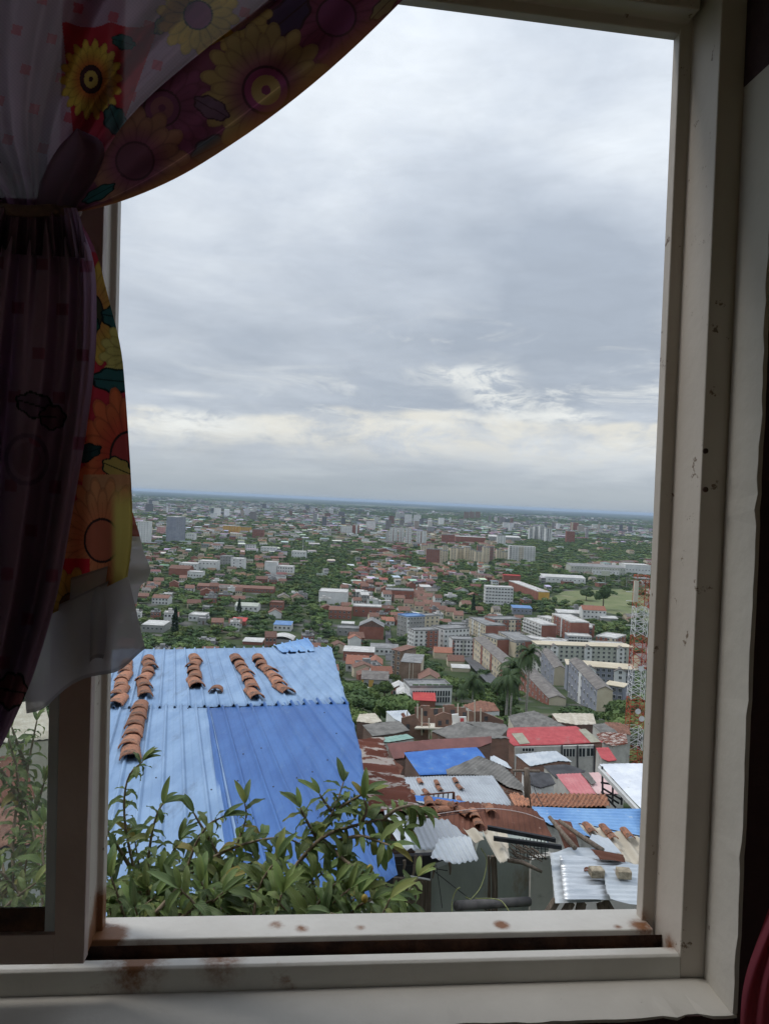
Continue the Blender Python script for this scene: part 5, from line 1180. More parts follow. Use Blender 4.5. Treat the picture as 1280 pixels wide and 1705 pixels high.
# --- flats right of centre
lb('grey block of flats with a pale blue roof, rear left of the flats',(676,1063),(706,1061),36,12,M_bg,M_rbl,floors=5,bays=6,sidebays=3,acc=[(0,.12,M_bw)],ww=1.1)
lb('plain cream block of flats behind the blue roofed grey block',(707,1052),(730,1051),26,11,M_bc,M_rg,floors=4,bays=3,sidebays=2,cat='apartment block')
lb('white block of flats with a blank orange brick half facing the viewer',(688,1084),(728,1083),34,11,M_bw,M_rg,floors=5,bays=5,sidebays=3,acc=[(.5,1,M_bb)],endR=M_bb)
lb('weathered white block of flats with cluttered grey roof behind the trees',(738,1080),(780,1077),32,14,M_bw,M_rg,floors=4,bays=7,sidebays=3)
lb('white flats with brick edge just left of the long striped block',(752,1092),(788,1093),27,12,M_bw,M_rg,floors=4,bays=6,acc=[(0,.1,M_bb),(.42,.62,M_bgr)])
lb('long cream block with brown roof and dark red stripes receding from the palms',(786,1100),(835,1133),31,6.5,M_bc,M_rb,kind='mono',ridge=.9,floors=4,bays=12,acc=[(.0,.03,M_bb),(.3,.36,M_bb),(.62,.68,M_bb),(.95,1,M_bb)],ww=1.2)
lb('second long brown roofed cream block lower down among the palms',(864,1150),(913,1174),24,6.5,M_bc,M_rb,kind='gable',ridge=1,floors=3,bays=9,acc=[(0,1,M_bb)],endR=M_bc)
lb('cream flats with a red end wall at the left of the red and cream estate',(779,1053),(807,1068),25,15,M_bc,M_rg,floors=4,bays=7,acc=[(.2,.3,M_bw),(.6,.7,M_bw)],endR=M_bb)
lb('red and cream striped flats behind the first cream flats of the estate',(821,1062),(866,1061),30,14,M_bb,M_rg,floors=4,bays=8,acc=[(.12,.3,M_bc),(.55,.8,M_bc)])
lb('cream flats stepping down in the middle of the red and cream estate',(828,1077),(856,1094),25,14,M_bc,M_rg,floors=4,bays=7,acc=[(.45,.55,M_bw)],endR=M_bb)
lb('red and cream flats facing the viewer at the near end of the estate',(857,1095),(893,1093),25,16,M_bc,M_rg,floors=4,bays=6,acc=[(.22,.62,M_bb)])
lb('white and pale blue flats with balconies and a red end in the estate centre',(870,1050),(900,1063),21,12,M_bw,M_rw,floors=4,bays=6,endR=M_bb,balc=True)
lb('long brick red flats stepping down right of the estate centre',(917,1052),(948,1068),30,14,M_bb,M_rw,floors=5,bays=6,acc=[(0,.12,M_bc),(.5,.56,M_bw)])
lb('red flats with cream corner at the upper right of the estate',(949,1064),(985,1067),21,16,M_bc,M_rw,floors=4,bays=6,acc=[(.05,.4,M_bb),(.75,1,M_bb)])
lb('low pale blue and white flats in front of the long brick red flats',(945,1074),(984,1076),15,12,M_bl,M_rw,floors=3,bays=8,acc=[(.35,.5,M_bw)],balc=True)
lb('dark red flats with a stepped white roof at the right of the estate',(991,1075),(1024,1080),16,22,M_bb,M_rw,floors=3,bays=4,sidebays=3,acc=[(.6,1,M_bc)])
lb('low white roofed flats half hidden between the red blocks',(905,1078),(940,1082),12,12,M_bc,M_rw,floors=2,bays=6)
lb('long pale green grey block with three gabled stair towers',(893,1101),(1052,1106),28,12,M_bgr,M_bc,floors=4,bays=18,towers=[(.17,4.5,-.6,M_bw),(.52,4.5,-.6,M_bw),(.86,4.5,-.6,M_bw)],slab=True,over=.5)
lb('long blue grey block with white gabled stair towers in front of the green grey one',(942,1150),(1054,1157),42,12,M_bl,M_bc,floors=5,bays=12,towers=[(.34,5,-.8,M_bw),(.78,5,-.8,M_bw)],slab=True,over=.5)
lb('blue grey gabled block with cream gable end, left of the long blue grey block',(899,1124),(921,1141),34,5.5,M_bl,M_rb,kind='gable',floors=4,bays=4,endR=M_bc,endL=M_bc,ridge=1.1)
lb('small white gabled flats behind the left gabled block',(880,1112),(906,1120),25,9,M_bw,M_rb,kind='gable',floors=4,bays=4,endR=M_bgr,ridge=1.8)
lb('nearest blue grey gabled block with cream end wall above the round trees',(944,1160),(992,1184),46,5.5,M_bl,M_rb,kind='gable',floors=4,bays=9,endR=M_bc,endL=M_bw,ridge=1.2,acc=[(.4,.5,M_bw)])
lb('low cream terrace steps between the two gabled blocks',(985,1140),(1014,1143),16,8,M_bl,M_bc,floors=1,bays=3,slab=True,over=.4)
lb('cream parapeted annex right of the nearest gabled block',(1006,1163),(1036,1166),22,8,M_bl,M_bc,floors=2,bays=3,slab=True,over=.4)
lb('narrow white flats with dark balconies in the rear of the estate',(893,1046),(915,1052),20,10,M_bw,M_rw,floors=4,bays=5,balc=True)
lb('small red and cream block wedged behind the long brick red flats',(948,1056),(972,1062),20,10,M_bb,M_rw,floors=4,bays=5,acc=[(.4,.7,M_bc)])
lb('white and grey low flats between the two cream blocks of the estate',(866,1078),(905,1086),18,10,M_bw,M_rw,floors=3,bays=7,endR=M_bb)
lb('brick red flats with white roof just behind the green grey block left end',(905,1090),(944,1090),20,9,M_bb,M_rw,floors=4,bays=7,acc=[(.0,.18,M_bc),(.7,1,M_bc)])
lb('pale block with blue grey panels behind the green grey block right end',(985,1092),(1040,1094),20,9,M_bw,M_rw,floors=4,bays=9,acc=[(.2,.35,M_bl),(.6,.75,M_bl)])
lb('cream flats stepping behind the first striped block',(800,1082),(826,1092),26,9,M_bc,M_rg,floors=4,bays=5,endR=M_bb)
lb('white flats glimpsed left of the first cream flats of the estate',(752,1060),(778,1060),20,9,M_bw,M_rg,floors=4,bays=5)
lb('low grey annex at the foot of the long blue grey block',(1008,1152),(1046,1154),20,6,M_bl,M_bc,floors=2,bays=4,slab=True,over=.4)
ub('orange roofed hall among the trees left of the long striped block',722,752,1086,1096,10,M_bc,M_rcb,kind='gable',ridge=2.4,cat='house',name='house')
ub('orange roofed house with a white skylight below the orange roofed hall',745,772,1100,1110,10,M_bc,M_rc,kind='gable',ridge=2.4,cat='house',name='house')
ub('white roofed shed at the foot of the long striped block',752,782,1112,1118,7,M_bc,M_rw,kind='mono',ridge=.6,cat='house',name='house')
ub('pale blue patio roof beside the orange roofed hall',742,756,1082,1087,6,M_bc,M_rbl,kind='mono',ridge=.4,cat='house',name='house')
# --- centre left of the flats
lb('tall unplastered brown block with a blank wall and grey roof',(666,1135),(699,1137),33,17,M_brn,M_rg,floors=0,bays=0,sidebays=0,kind='mono',ridge=.6,acc=[(.42,.46,M_plasc),(.6,.63,M_plasc)],endR=M_bc)
lb('narrow grey brown block attached left of the tall brown block',(650,1122),(666,1124),40,12,M_brn,M_rc,kind='mono',ridge=1,floors=5,bays=2,acc=[(0,.2,M_bg)])
lb('white three-storey office block with roof planters and ribbon windows',(681,1173),(751,1175),30,10,M_bw,M_rg,floors=0,bays=0,cat='office block',name='office_block',sidebays=0)
ob_=bpy.data.objects.get('office_block')
_a,_b=ground(681,1173),ground(751,1175); _w=(_b-_a).length; _h=30*_a.y/F
for i in range(2):
    g=MB(); z=_h*(.34+.36*i); g.box(-_w*.44,_w*.46,-.12,.05,z-.9,z+.9); g.obj('ribbon_window',M_glass,ob_)
    for j in range(15): g=MB(); x=-_w*.44+_w*.9*j/14; g.box(x-.14,x+.14,-.2,-.121,z-.9,z+.9); g.obj('mullion',M_bw,ob_)
for j in range(9): g=MB(); x=-_w*.44+_w*.88*j/8; 
M_bush=pm('hedge green',(.03,.07,.02),(.06,.11,.035),1,rough=.9,bump=.5)
for j in range(6):
    g=MB(); x=-_w*.42+_w*.16*j; g.box(x,x+_w*.13,.3,1.2,_h+.12,_h+1.1); g.obj('roof_planter',M_bush,ob_)
ub('red awning roof in front of the white office block',688,724,1166,1176,6,M_bb,M_rr,kind='mono',ridge=1.2,cat='awning',name='red_awning')
ub('grey fronted house with two ochre panels and a gabled roof',601,645,1130,1150,12,M_bg,M_rb,kind='gable',ridge=2,cat='house',name='house',floors=1,bays=3,acc=[(.0,.08,M_by),(.28,.46,M_by),(.92,1,M_by)])
ub('small white gabled shed left of the white office block',651,675,1147,1160,8,M_bb,M_rw,kind='cross',ridge=1.4,cat='house',name='house',floors=1,bays=2)
ub('pale blue sided house with a low white gabled roof near the office block',660,684,1162,1174,12,M_bl,M_rw,kind='cross',ridge=1.8,cat='house',name='house',floors=1,bays=2)
ub('white shed roof beside the round tree left of the office block',603,628,1158,1162,9,M_bg,M_rw,kind='mono',ridge=.8,cat='house',name='house')
ub('house with a two-ridged brown roof and white ribs behind the office block',697,733,1132,1141,14,M_bc,M_rc,kind='cross',ridge=2.5,cat='house',name='house')
ub('bright orange roofed house with a white skylight left of the brown block',575,612,1105,1118,16,M_bw,M_rcb,kind='gable',ridge=3,cat='house',name='house',floors=1,bays=3)
ub('second bright orange roofed house joined at the right',612,636,1106,1116,14,M_bw,M_rcb,kind='cross',ridge=2.5,cat='house',name='house')
ub('white fronted house with dark roof strip in the centre rows',616,662,1078,1090,10,M_bw,M_rg,kind='mono',ridge=.8,cat='house',name='house',floors=1,bays=6)
ub('brick house with a long white front canopy roof',571,622,1084,1100,13,M_bb,M_rw,kind='mono',ridge=.6,cat='house',name='house',floors=1,bays=5)
ub('grey gabled house with a green awning above brick',597,638,1042,1063,16,M_brickd,M_rg,kind='cross',ridge=4,cat='house',name='house',floors=0,bays=0,acc=[(0,1,M_bb)])
ub('green awning across the front of the grey gabled house',601,637,1041,1046,2,M_rgn,M_rgn,kind='mono',ridge=.6,cat='awning',name='green_awning')
ub('white topped grey house left of the green awning',561,600,1046,1058,12,M_bg,M_rg,cat='house',name='house',floors=1,bays=4)
ub('house with a small bright white roof behind the grey house',568,589,1038,1045,7,M_bg,M_rw,kind='mono',ridge=.5,cat='house',name='house')
ub('red brick house with white parapet caps right of the pale warehouse',587,634,1009,1026,14,M_bb,M_rw,cat='house',name='house',floors=1,bays=4)
ub('brick house with balustrade left of the white capped brick house',547,584,1015,1030,14,M_bb,M_rc,kind='gable',ridge=2,cat='house',name='house',floors=2,bays=5)
ub('pale grey windowless warehouse above the blue roof',530,577,985,1005,26,M_bw,M_rw,cat='warehouse',name='warehouse')
ub('big brick house with flat grey roof behind the terraces',641,688,982,1000,18,M_bb,M_rg,cat='house',name='house',floors=1,bays=5)
# red terraces running down to the right
for i,(u,v) in enumerate([(682,1000),(694,1004),(704,1011),(716,1015),(728,1021),(742,1024),(755,1030),(690,1014),(705,1022),(672,1010),(676,992),(690,994),(704,999)]):
    ub('%s from the rear of the red roofed terraces running down to the flats'%(ORD+['eleventh','twelfth','thirteenth'])[i].replace('top','first'),u,u+16,v-6,v+2,13,M_bc,M_rc,kind='gable',ridge=2.6,cat='terraced house',name='terraced_house',group='red roofed terraces',floors=1,bays=2)
# --- farther landmarks
ub('white six-storey block with scattered windows and balcony edges',807,853,977,1009,15,M_bw,M_rw,floors=6,bays=9,sidebays=3,ww=2,wh=1.0)
lb('long low brick red block with an ochre end wall',(846,980),(895,1000),13,12,M_bb,M_rw,floors=0,bays=0,endR=M_by)
ub('ochre end house attached to the long brick red block',896,911,984,998,12,M_by,M_bb,cat='house',name='house',floors=2,bays=2)
ub('cinnamon red house row at the left end of the long brick block',838,866,958,970,14,M_bb,M_rr,cat='house',name='house')
ub('white roofed long shed beside the park trees',903,974,960,969,20,M_bw,M_rw,kind='mono',ridge=2,cat='warehouse',name='warehouse',floors=1,bays=10)
ub('very long pale factory with stepped roof at the right',950,1040,942,955,34,M_bgr,M_rg,cat='factory',name='factory',floors=2,bays=20,kind='mono',ridge=2)
ub('low white sawtooth hall in front of the long pale factory',985,1030,948,957,16,M_bw,M_rw,cat='factory',name='factory',floors=1,bays=8)
ub('white factory hall at the far right behind the sports field',1040,1082,940,958,34,M_bw,M_rw,cat='factory',name='factory',floors=1,bays=8)
ub('pale pink roofed two-storey house at the edge of the green slope',969,1008,1015,1030,14,M_bw,M_rcb,kind='gable',ridge=3,cat='house',name='house',floors=2,bays=6)
ub('long white open shed roof near the green slope',928,967,1020,1025,12,M_bg,M_rw,kind='mono',ridge=1.5,cat='shed',name='shed')
ub('low white roofed shed on the green slope',1000,1028,1029,1033,8,M_bg,M_rw,kind='mono',ridge=1,cat='shed',name='shed')
ub('blue and white low house left of the white shed roofs',853,885,1012,1022,12,M_bl,M_rbl,kind='mono',ridge=1,cat='house',name='house',floors=1,bays=5)
tw=[(709,735,914,940,1),(735,745,917,938,0),(749,759,912,934,0),(760,772,913,933,0),(773,782,911,935,0),(781,789,915,936,0),(790,802,918,939,0),(803,814,911,937,0),(812,822,910,935,1),(826,834,915,932,0),(834,846,919,930,0),(700,710,908,922,0),(712,722,906,918,0),(737,744,908,920,0),(794,803,908,925,1)]
for i,(u0,u1,vt,vb,br_) in enumerate(tw):
    ub(('brick red' if br_ else 'cream')+' tower, '+(ORD+['eleventh','twelfth','thirteenth','fourteenth','fifteenth'])[i].replace('top','first')+' in the row of cream towers before the white slab block',u0,u1,vt,vb,14,M_bb if br_ else M_bc,M_rg,cat=T,name='tower_block',group='row of cream and brick towers',floors=8 if not br_ else 9,bays=2 if not br_ else 7,ww=1.0,acc=[] if not br_ else [(.85,1,M_bc)])
ub('white and grey slab block with balconies and a tan stripe',847,890,909,934,18,M_bw,M_rw,cat=T,name='tower_block',floors=8,bays=9,balc=True,acc=[(.36,.55,M_bc),(0,.08,M_bg)])
for i,(u0,u1,vt,vb) in enumerate([(642,647,884,904),(648,661,879,903),(663,672,880,904),(674,684,879,906),(693,709,884,906)]):
    ub('white tower with narrow brown stripes, %s from left in the white tower group'%ORD[i].replace('top','first'),u0,u1,vt,vb,16,M_bw,M_rw,cat=T,name='tower_block',group='white tower group left of centre',floors=9,bays=3,acc=[(.42,.5,M_bb)])
ub('brick red low block with grey roof behind the cream towers',735,756,890,906,20,M_bb,M_rg,floors=4,bays=5,cat=T,name='tower_block')
ub('long brick hall with a pale roof behind the cream towers',758,808,893,903,40,M_bb,M_rw,cat='hall',name='hall')
ub('white tower with a grey crown beside the long white hall',827,841,891,907,16,M_bw,M_rg,floors=7,bays=3,cat=T,name='tower_block')
ub('long white roofed hall behind the white slab block',814,866,893,900,40,M_bg,M_rw,kind='mono',ridge=3,cat='hall',name='hall')
for i,(u0,u1,vt,vb) in enumerate([(880,887,880,899),(888,896,877,899),(897,906,876,900),(907,918,880,903)]):
    ub('white and dark striped tower, %s from left of the right-hand group'%ORD[i].replace('top','first'),u0,u1,vt,vb,18,M_bw,M_bgr,cat=T,name='tower_block',group='striped towers right of centre',floors=9,bays=3,acc=[(.3,.42,M_dark),(.62,.7,M_dark)])
ub('red brick tower at the far right edge of the parkland',942,956,884,904,16,M_bb,M_bw,floors=9,bays=4,cat=T,name='tower_block')
ub('slim orange tower behind the red brick tower',950,962,870,885,20,M_bb,M_bc,floors=9,bays=4,cat=T,name='tower_block',acc=[(0,.25,M_bc)])
ub('distant grey white twin tower, left half, near the horizon',673,685,856,873,24,M_bw,M_rg,floors=8,bays=4,cat=T,name='tower_block')
ub('distant grey white twin tower, right half, near the horizon',688,700,857,874,24,M_bw,M_rg,floors=8,bays=4,cat=T,name='tower_block')
for i,u in enumerate((772,781,791)): ub('faint brown tower, %s from left of three near the horizon'%ORD[i].replace('top','first'),u,u+8,852,864,30,M_brn,M_rg,floors=7,bays=4,cat=T,name='tower_block',group='three faint brown towers')
ub('pale far block behind the white tower with grey crown',837,855,870,880,24,M_bw,M_rw,floors=4,bays=8,cat=T,name='tower_block')
# left half
ub('tall white tower beside the curtain edge',229,247,868,904,18,M_bw,M_rw,floors=11,bays=4,cat=T,name='tower_block')
ub('tall white tower with dark bands left of the blue grey tower',276,292,867,904,18,M_bw,M_rg,floors=11,bays=3,cat=T,name='tower_block',ww=3)
lb('tall blue grey tower with a rounded shoulder right of the banded tower',(292,905),(308,903),44,18,M_bl,M_rw,floors=12,bays=4,cat=T,name='tower_block')
ub('low white block with green roof terrace right of the tall towers',309,323,888,900,20,M_bw,M_bgr,floors=2,bays=4,cat=T,name='tower_block')
ub('pink low block left of the banded tower',261,272,877,889,16,pm('pink wall',(.5,.27,.25),(.58,.33,.3),.2),M_rw,floors=4,bays=3,cat=T,name='tower_block')
ub('yellow flats with rows of windows in the left distance',371,397,875,888,22,M_by,M_rw,floors=5,bays=6,cat=T,name='tower_block')
ub('long ochre flats right of the yellow flats',398,416,877,886,22,M_by,M_rg,floors=4,bays=6,cat=T,name='tower_block')
ub('cream flats in front of the yellow flats',383,401,888,897,18,M_bc,M_rw,floors=3,bays=5,cat=T,name='tower_block')
ub('brick block left of centre in the far left rows',420,438,881,895,18,M_bb,M_rg,floors=5,bays=5,cat=T,name='tower_block')
ub('white tower with a red right half above the tree belt',567,585,876,889,18,M_bw,M_rw,floors=6,bays=5,cat=T,name='tower_block')
ub('red and white striped tower joined to the white tower above the tree belt',586,597,874,889,18,M_bb,M_rw,floors=6,bays=3,cat=T,name='tower_block',acc=[(.5,.8,M_bw)])
ub('white block with a flat dark crown among the trees',408,424,907,917,14,M_bw,M_rg,floors=4,bays=4)
ub('white stepped house left of the tree belt',434,459,911,919,18,M_bw,M_rw,cat='house',name='house',floors=2,bays=5)
ub('long white low building with a thin mast above the trees',485,508,918,930,20,M_bw,M_rw,floors=2,bays=5)
ub('pair of white boxy houses left of the white apartment house',298,328,938,950,20,M_bw,M_rw,cat='house',name='house',floors=2,bays=6)
ub('large white house with a raised right wing',330,360,934,950,20,M_bw,M_rw,cat='house',name='house',floors=2,bays=5)
ub('white apartment house with a blank white side',384,405,930,950,18,M_bw,M_rw,floors=4,bays=2)
ub('lower grey roofed wing of the white apartment house',366,384,926,944,18,M_bg,M_rg,floors=4,bays=4)
ub('tall blank white house with a blue water tank',440,460,936,957,16,M_bw,M_rw,floors=0,bays=0,cat='house',name='house')
ub('white terraced house right of the blank white house',461,487,943,958,18,M_bw,M_rw,floors=3,bays=6,cat='house',name='house')
ub('white house with a dark garage front below the blank white house',441,474,958,968,12,M_bw,M_rg,floors=1,bays=3,cat='house',name='house',ww=3)
ub('dark red roofed house cluster left of the white houses',281,315,946,958,20,M_bb,M_rc,kind='gable',ridge=3,cat='house',name='house')
ub('white low house below the dark red roofed houses',312,336,952,964,14,M_bw,M_rw,floors=1,bays=5,cat='house',name='house')
ub('white arched canopy roof right above the blue roof',450,487,1064,1070,14,M_bg,M_rw,kind='arch',ridge=2.2,cat='canopy',name='canopy')
ub('flat white roofed house at the left above the blue roof',236,272,1040,1052,16,M_bg,M_rw,kind='mono',ridge=.6,cat='house',name='house',floors=1,bays=5)
ub('small bright red roofed house in the left rows',384,408,1034,1041,10,M_bb,M_rr,kind='mono',ridge=1.2,cat='house',name='house')
ub('house with a pale blue roof in the left rows',455,484,1040,1050,12,M_bw,M_rbl,kind='mono',ridge=1,cat='house',name='house',floors=1,bays=4)
ub('white bungalow with a pale green roof among the trees',391,429,1008,1017,14,M_bw,M_bgr,kind='gable',ridge=1.8,cat='house',name='house',floors=1,bays=5)
ub('white balconied house at the left rows',253,280,995,1006,12,M_bw,M_rc,kind='gable',ridge=2,cat='house',name='house',floors=2,bays=5)
ub('brick house with a terrace right of the white bungalow',449,470,1003,1016,12,M_bb,M_rc,cat='house',name='house',floors=1,bays=4)
ub('white roofed square house in the left rows',314,341,1024,1034,14,M_bw,M_rw,cat='house',name='house',floors=1,bays=4)
ub('long low brick terrace across the left rows',328,455,975,982,14,M_bb,M_rc,kind='gable',ridge=1.8,cat='terrace',name='terrace',floors=1,bays=24)
ub('arched white skylight roof left of the canopy roof',404,436,1068,1073,10,M_bb,M_rw,kind='mono',ridge=.8,cat='house',name='house')
# --- red and white lattice mast
M_mr=pm('mast red paint',(.38,.075,.045),(.48,.10,.06),3); M_mw=pm('mast white paint',(.62,.62,.62),(.74,.74,.74),3)
def mast(label,ub_,vbase,utop,vtop,Y,wb,wt,bands,nb):
    b=at(ub_,vbase,Y); t=at(utop,vtop,Y); root=empty('lattice_mast',(b.x,b.y,gz(b.x,b.y)),0,label,'mast')
    n=len(bands); z0=gz(b.x,b.y)-.5; H=t.z-z0; k=0; tot=sum(l for _,l in bands); zz=z0
    X=lambda z:b.x+(t.x-b.x)*(z-z0)/H
    for i,(colr,l) in enumerate(bands):
        z1=zz+H*l/tot; mb=MB(); m=max(1,int(round((z1-zz)/nb)))
        for j in range(m):
            a0=zz+(z1-zz)*j/m; a1=zz+(z1-zz)*(j+1)/m
            def c(z,s): 
                w=(wb+(wt-wb)*(z-z0)/H)/2; return Vector((X(z)+w*s[0],b.y+w*s[1],z))
            cs=[(-1,-1),(1,-1),(1,1),(-1,1)]
            for q in range(4):
                p,r_=cs[q],cs[(q+1)%4]
                mb.tube([c(a0,p),c(a1,p)],.055,5); mb.tube([c(a0,p),c(a1,r_)],.027,4); mb.tube([c(a0,r_),c(a1,p)],.027,4); mb.tube([c(a1,p),c(a1,r_)],.03,4)
        mb.obj('red_section' if colr is M_mr else 'white_section',colr); local(bpy.context.scene.objects[len(bpy.context.scene.objects)-1],root) if False else local(COL.objects[-1],root)
        zz=z1
    return root,X
ms_,X_=mast('red and white lattice radio mast close to the right window jamb',1052,1268,1068,958,112,2.1,1.7,[(M_mr,6.5),(M_mw,3.1),(M_mr,4.2),(M_mw,4.4),(M_mr,4.6),(M_mw,4.2),(M_mr,4.6)],1.05)
g=MB(); p=at(1056,975,112); g.box(p.x-.45,p.x+.15,p.y-1.3,p.y-.9,p.z-2.2,p.z+.8); local(g.obj('panel_antenna',M_plasc),ms_)
g=MB(); p=at(1068,962,112); g.box(p.x-1.1,p.x+1.1,p.y-1.1,p.y+1.1,p.z-.1,p.z); local(g.obj('top_platform',M_rg),ms_)
for i,v in enumerate((985,1000,1040,1152)):
    p=at(1060,v,112); g=MB(); g.tube([p+Vector((-.9,-1,0)),p+Vector((-2.0,-1.2,.05))],.05,5); local(g.obj('side_arm',M_mw),ms_)
for (v,u) in ((1110,1061),(1180,1056),(1192,1062)): 
    p=at(u,v,112); g=MB(); g.tube([p+Vector((0,-1.15,0)),p+Vector((0,-1.5,0))],[.05,.42],12); local(g.obj('dish',M_mw),ms_)
m2_,_=mast('thin orange lattice mast rising between the green awning house and trees',647,1063,646,1005,640,1.6,1.0,[(M_mr,1),(M_mw,.6),(M_mr,1),(M_mw,.6),(M_mr,1)],3)
occ(ms_.location.x,ms_.location.y,3)
# thin lamp masts and poles
def pole(label,u,vb,vt,r,mat,cat='pole',name='street_pole',group=None):
    a=ground(u,vb); h=(vb-vt)*a.y/F; root=empty(name,a,0,label,cat,group); g=MB(); g.tube([Vector((0,0,-.5)),Vector((0,0,h))],[r,r*.6],6); g.obj('shaft',mat,root); return root,h
r_,h_=pole('tall mast carrying a pale billboard beside the sports field',1006,985,957,.5,M_rg,'billboard','billboard'); g=MB(); g.box(-5,5,-.4,.4,h_-1,h_+4.5); g.obj('board',M_bgr,r_)
for i,(u,vb,vt) in enumerate([(1029,978,960),(1042,980,955),(1046,975,958)]): pole('%s from left of thin field lights by the far factory'%ORD[i].replace('top','first'),u,vb,vt,.35,M_rg,'light pole','field_light','field lights')
pole('slim white pole standing among the trees left of centre',504,925,892,.4,M_bw)
pole('thin white pole in the tree belt',536,965,948,.3,M_bw)
# ================================================================== trees
def foliage_mat(name,c1,c2,vary=.22):
    m=pm(name,c1,c2,.5,.35,.68,.75,0,0,None,(1,1,1),vary,None,.15)
    nt=m.node_tree; L=nt.links.new; b=nt.nodes['Principled BSDF']
    return m
FM=[foliage_mat('dark foliage',(.048,.082,.034),(.095,.14,.055)),foliage_mat('mid foliage',(.068,.11,.040),(.125,.175,.062)),foliage_mat('pale foliage',(.095,.145,.048),(.17,.215,.075)),foliage_mat('conifer foliage',(.020,.042,.022),(.038,.066,.034))]
M_trunk=pm('tree trunk bark',(.09,.07,.055),(.16,.13,.10),2,rough=.95)
def crown_np(seed,rx,rz_,h0,nl,nq,leaf,core=True):
    """crown of leaf clumps spread over several lobes; returns vertex and quad arrays"""
    rs_=np.random.RandomState(seed); L_=[]
    for i in range(nl):
        a=rs_.uniform(0,2*PI); r=rs_.uniform(0,.62)**.7; L_.append((rx*r*math.cos(a),rx*r*math.sin(a),h0+rz_*rs_.uniform(.55,1.25)-r*rz_*.35,rx*rs_.uniform(.34,.56)))
    V=[];Fq=[];o=0
    for (x,y,z,r) in L_:
        k=nq//nl; d=rs_.normal(size=(k,3)); d/=np.linalg.norm(d,axis=1)[:,None]; d[:,2]=np.abs(d[:,2])*.9-.25*rs_.rand(k)
        c=np.array([x,y,z])+d*(r*rs_.uniform(.72,1.12,(k,1)))*np.array([1,1,.78])
        n=d+rs_.normal(size=(k,3))*.75; n/=np.linalg.norm(n,axis=1)[:,None]
        t=np.cross(n,rs_.normal(size=(k,3))); t/=np.linalg.norm(t,axis=1)[:,None]; b=np.cross(n,t)
        s_=leaf*rs_.uniform(.6,1.35,(k,1))
        q=np.stack([c-t*s_,c-b*s_*.6,c+t*s_,c+b*s_*.6],1).reshape(-1,3); V.append(q)
        Fq.append(np.arange(o,o+4*k).reshape(-1,4)); o+=4*k
        if core:
            u_=np.linspace(0,2*PI,9)[:-1]; ph=np.array([-.9,-.4,.1,.6,1.2]); 
            P=np.array([[math.cos(p_)*math.cos(a_),math.cos(p_)*math.sin(a_),math.sin(p_)] for p_ in ph for a_ in u_])*(r*.82*rs_.uniform(.85,1.1,(40,1)))*np.array([1,1,.78])+np.array([x,y,z])
            V.append(P); Fq.append(np.array([[o+i*8+j,o+i*8+(j+1)%8,o+(i+1)*8+(j+1)%8,o+(i+1)*8+j] for i in range(4) for j in range(8)])); o+=40
    return np.concatenate(V),np.concatenate(Fq)
TP=[]
def tree_proto(kind,seed):
    if kind=='conifer':
        rs_=np.random.RandomState(seed); k=900; z=rs_.uniform(0,1,k)**.9; a=rs_.uniform(0,2*PI,k); r=1.5*(1-z)**.7*rs_.uniform(.75,1.1,k)+.1
        c=np.stack([r*np.cos(a),r*np.sin(a),1+z*12],1); n=rs_.normal(size=(k,3)); n/=np.linalg.norm(n,axis=1)[:,None]; t=np.cross(n,rs_.normal(size=(k,3))); t/=np.linalg.norm(t,axis=1)[:,None]; b=np.cross(n,t); s_=.34
        V=np.stack([c-t*s_,c-b*s_,c+t*s_,c+b*s_],1).reshape(-1,3); Fq=np.arange(4*k).reshape(-1,4)
        cr_=np_mesh('crown',V,Fq,FM[3]); hgt=1.2
    else:
        p={'round':(4.0,3.0,2.6,9,1900,.34),'wide':(5.6,2.4,3.6,12,2300,.38),'tall':(3.0,4.6,3.2,10,1800,.33),'small':(2.5,2.0,1.6,6,1000,.28)}[kind]
        V,Fq=crown_np(seed,p[0],p[1],p[2],p[3],p[4],p[5]); cr_=np_mesh('crown',V,Fq,FM[seed%3]); hgt=p[2]+p[1]*.6
    mb=MB(); mb.tube([Vector((0,0,-1.5)),Vector((.1,0,hgt*.5)),Vector((.15,.1,hgt*.9)),Vector((.1,.1,hgt*1.25))],[.32,.24,.18,.08],7)
    if kind!='conifer':
        for a in (0.3,2.2,4.1): mb.tube([Vector((.1,.05,hgt*.7)),Vector((math.cos(a)*1.6,math.sin(a)*1.6,hgt*1.15))],[.13,.05],5)
    return (kind,seed%3,cr_,mb.mesh('trunk',M_trunk,True))
for kd in ('round','wide','tall','small'):
    for sd in range(3): TP.append(tree_proto(kd,sd+3*len(kd)))
TP.append(tree_proto('conifer',1))
TREES=[];HOUSES=[]   # (y, spec)
def put_tree(proto,x,y,z,sc,rz,label,group=None):
    kind,tint,cr_,tk=proto; o=empty('conifer' if kind=='conifer' else 'tree',(x,y,z),rz,label,'tree',group); o.scale=(sc[0],sc[0],sc[1]); mk('crown',cr_,o); mk('trunk',tk,o); return o
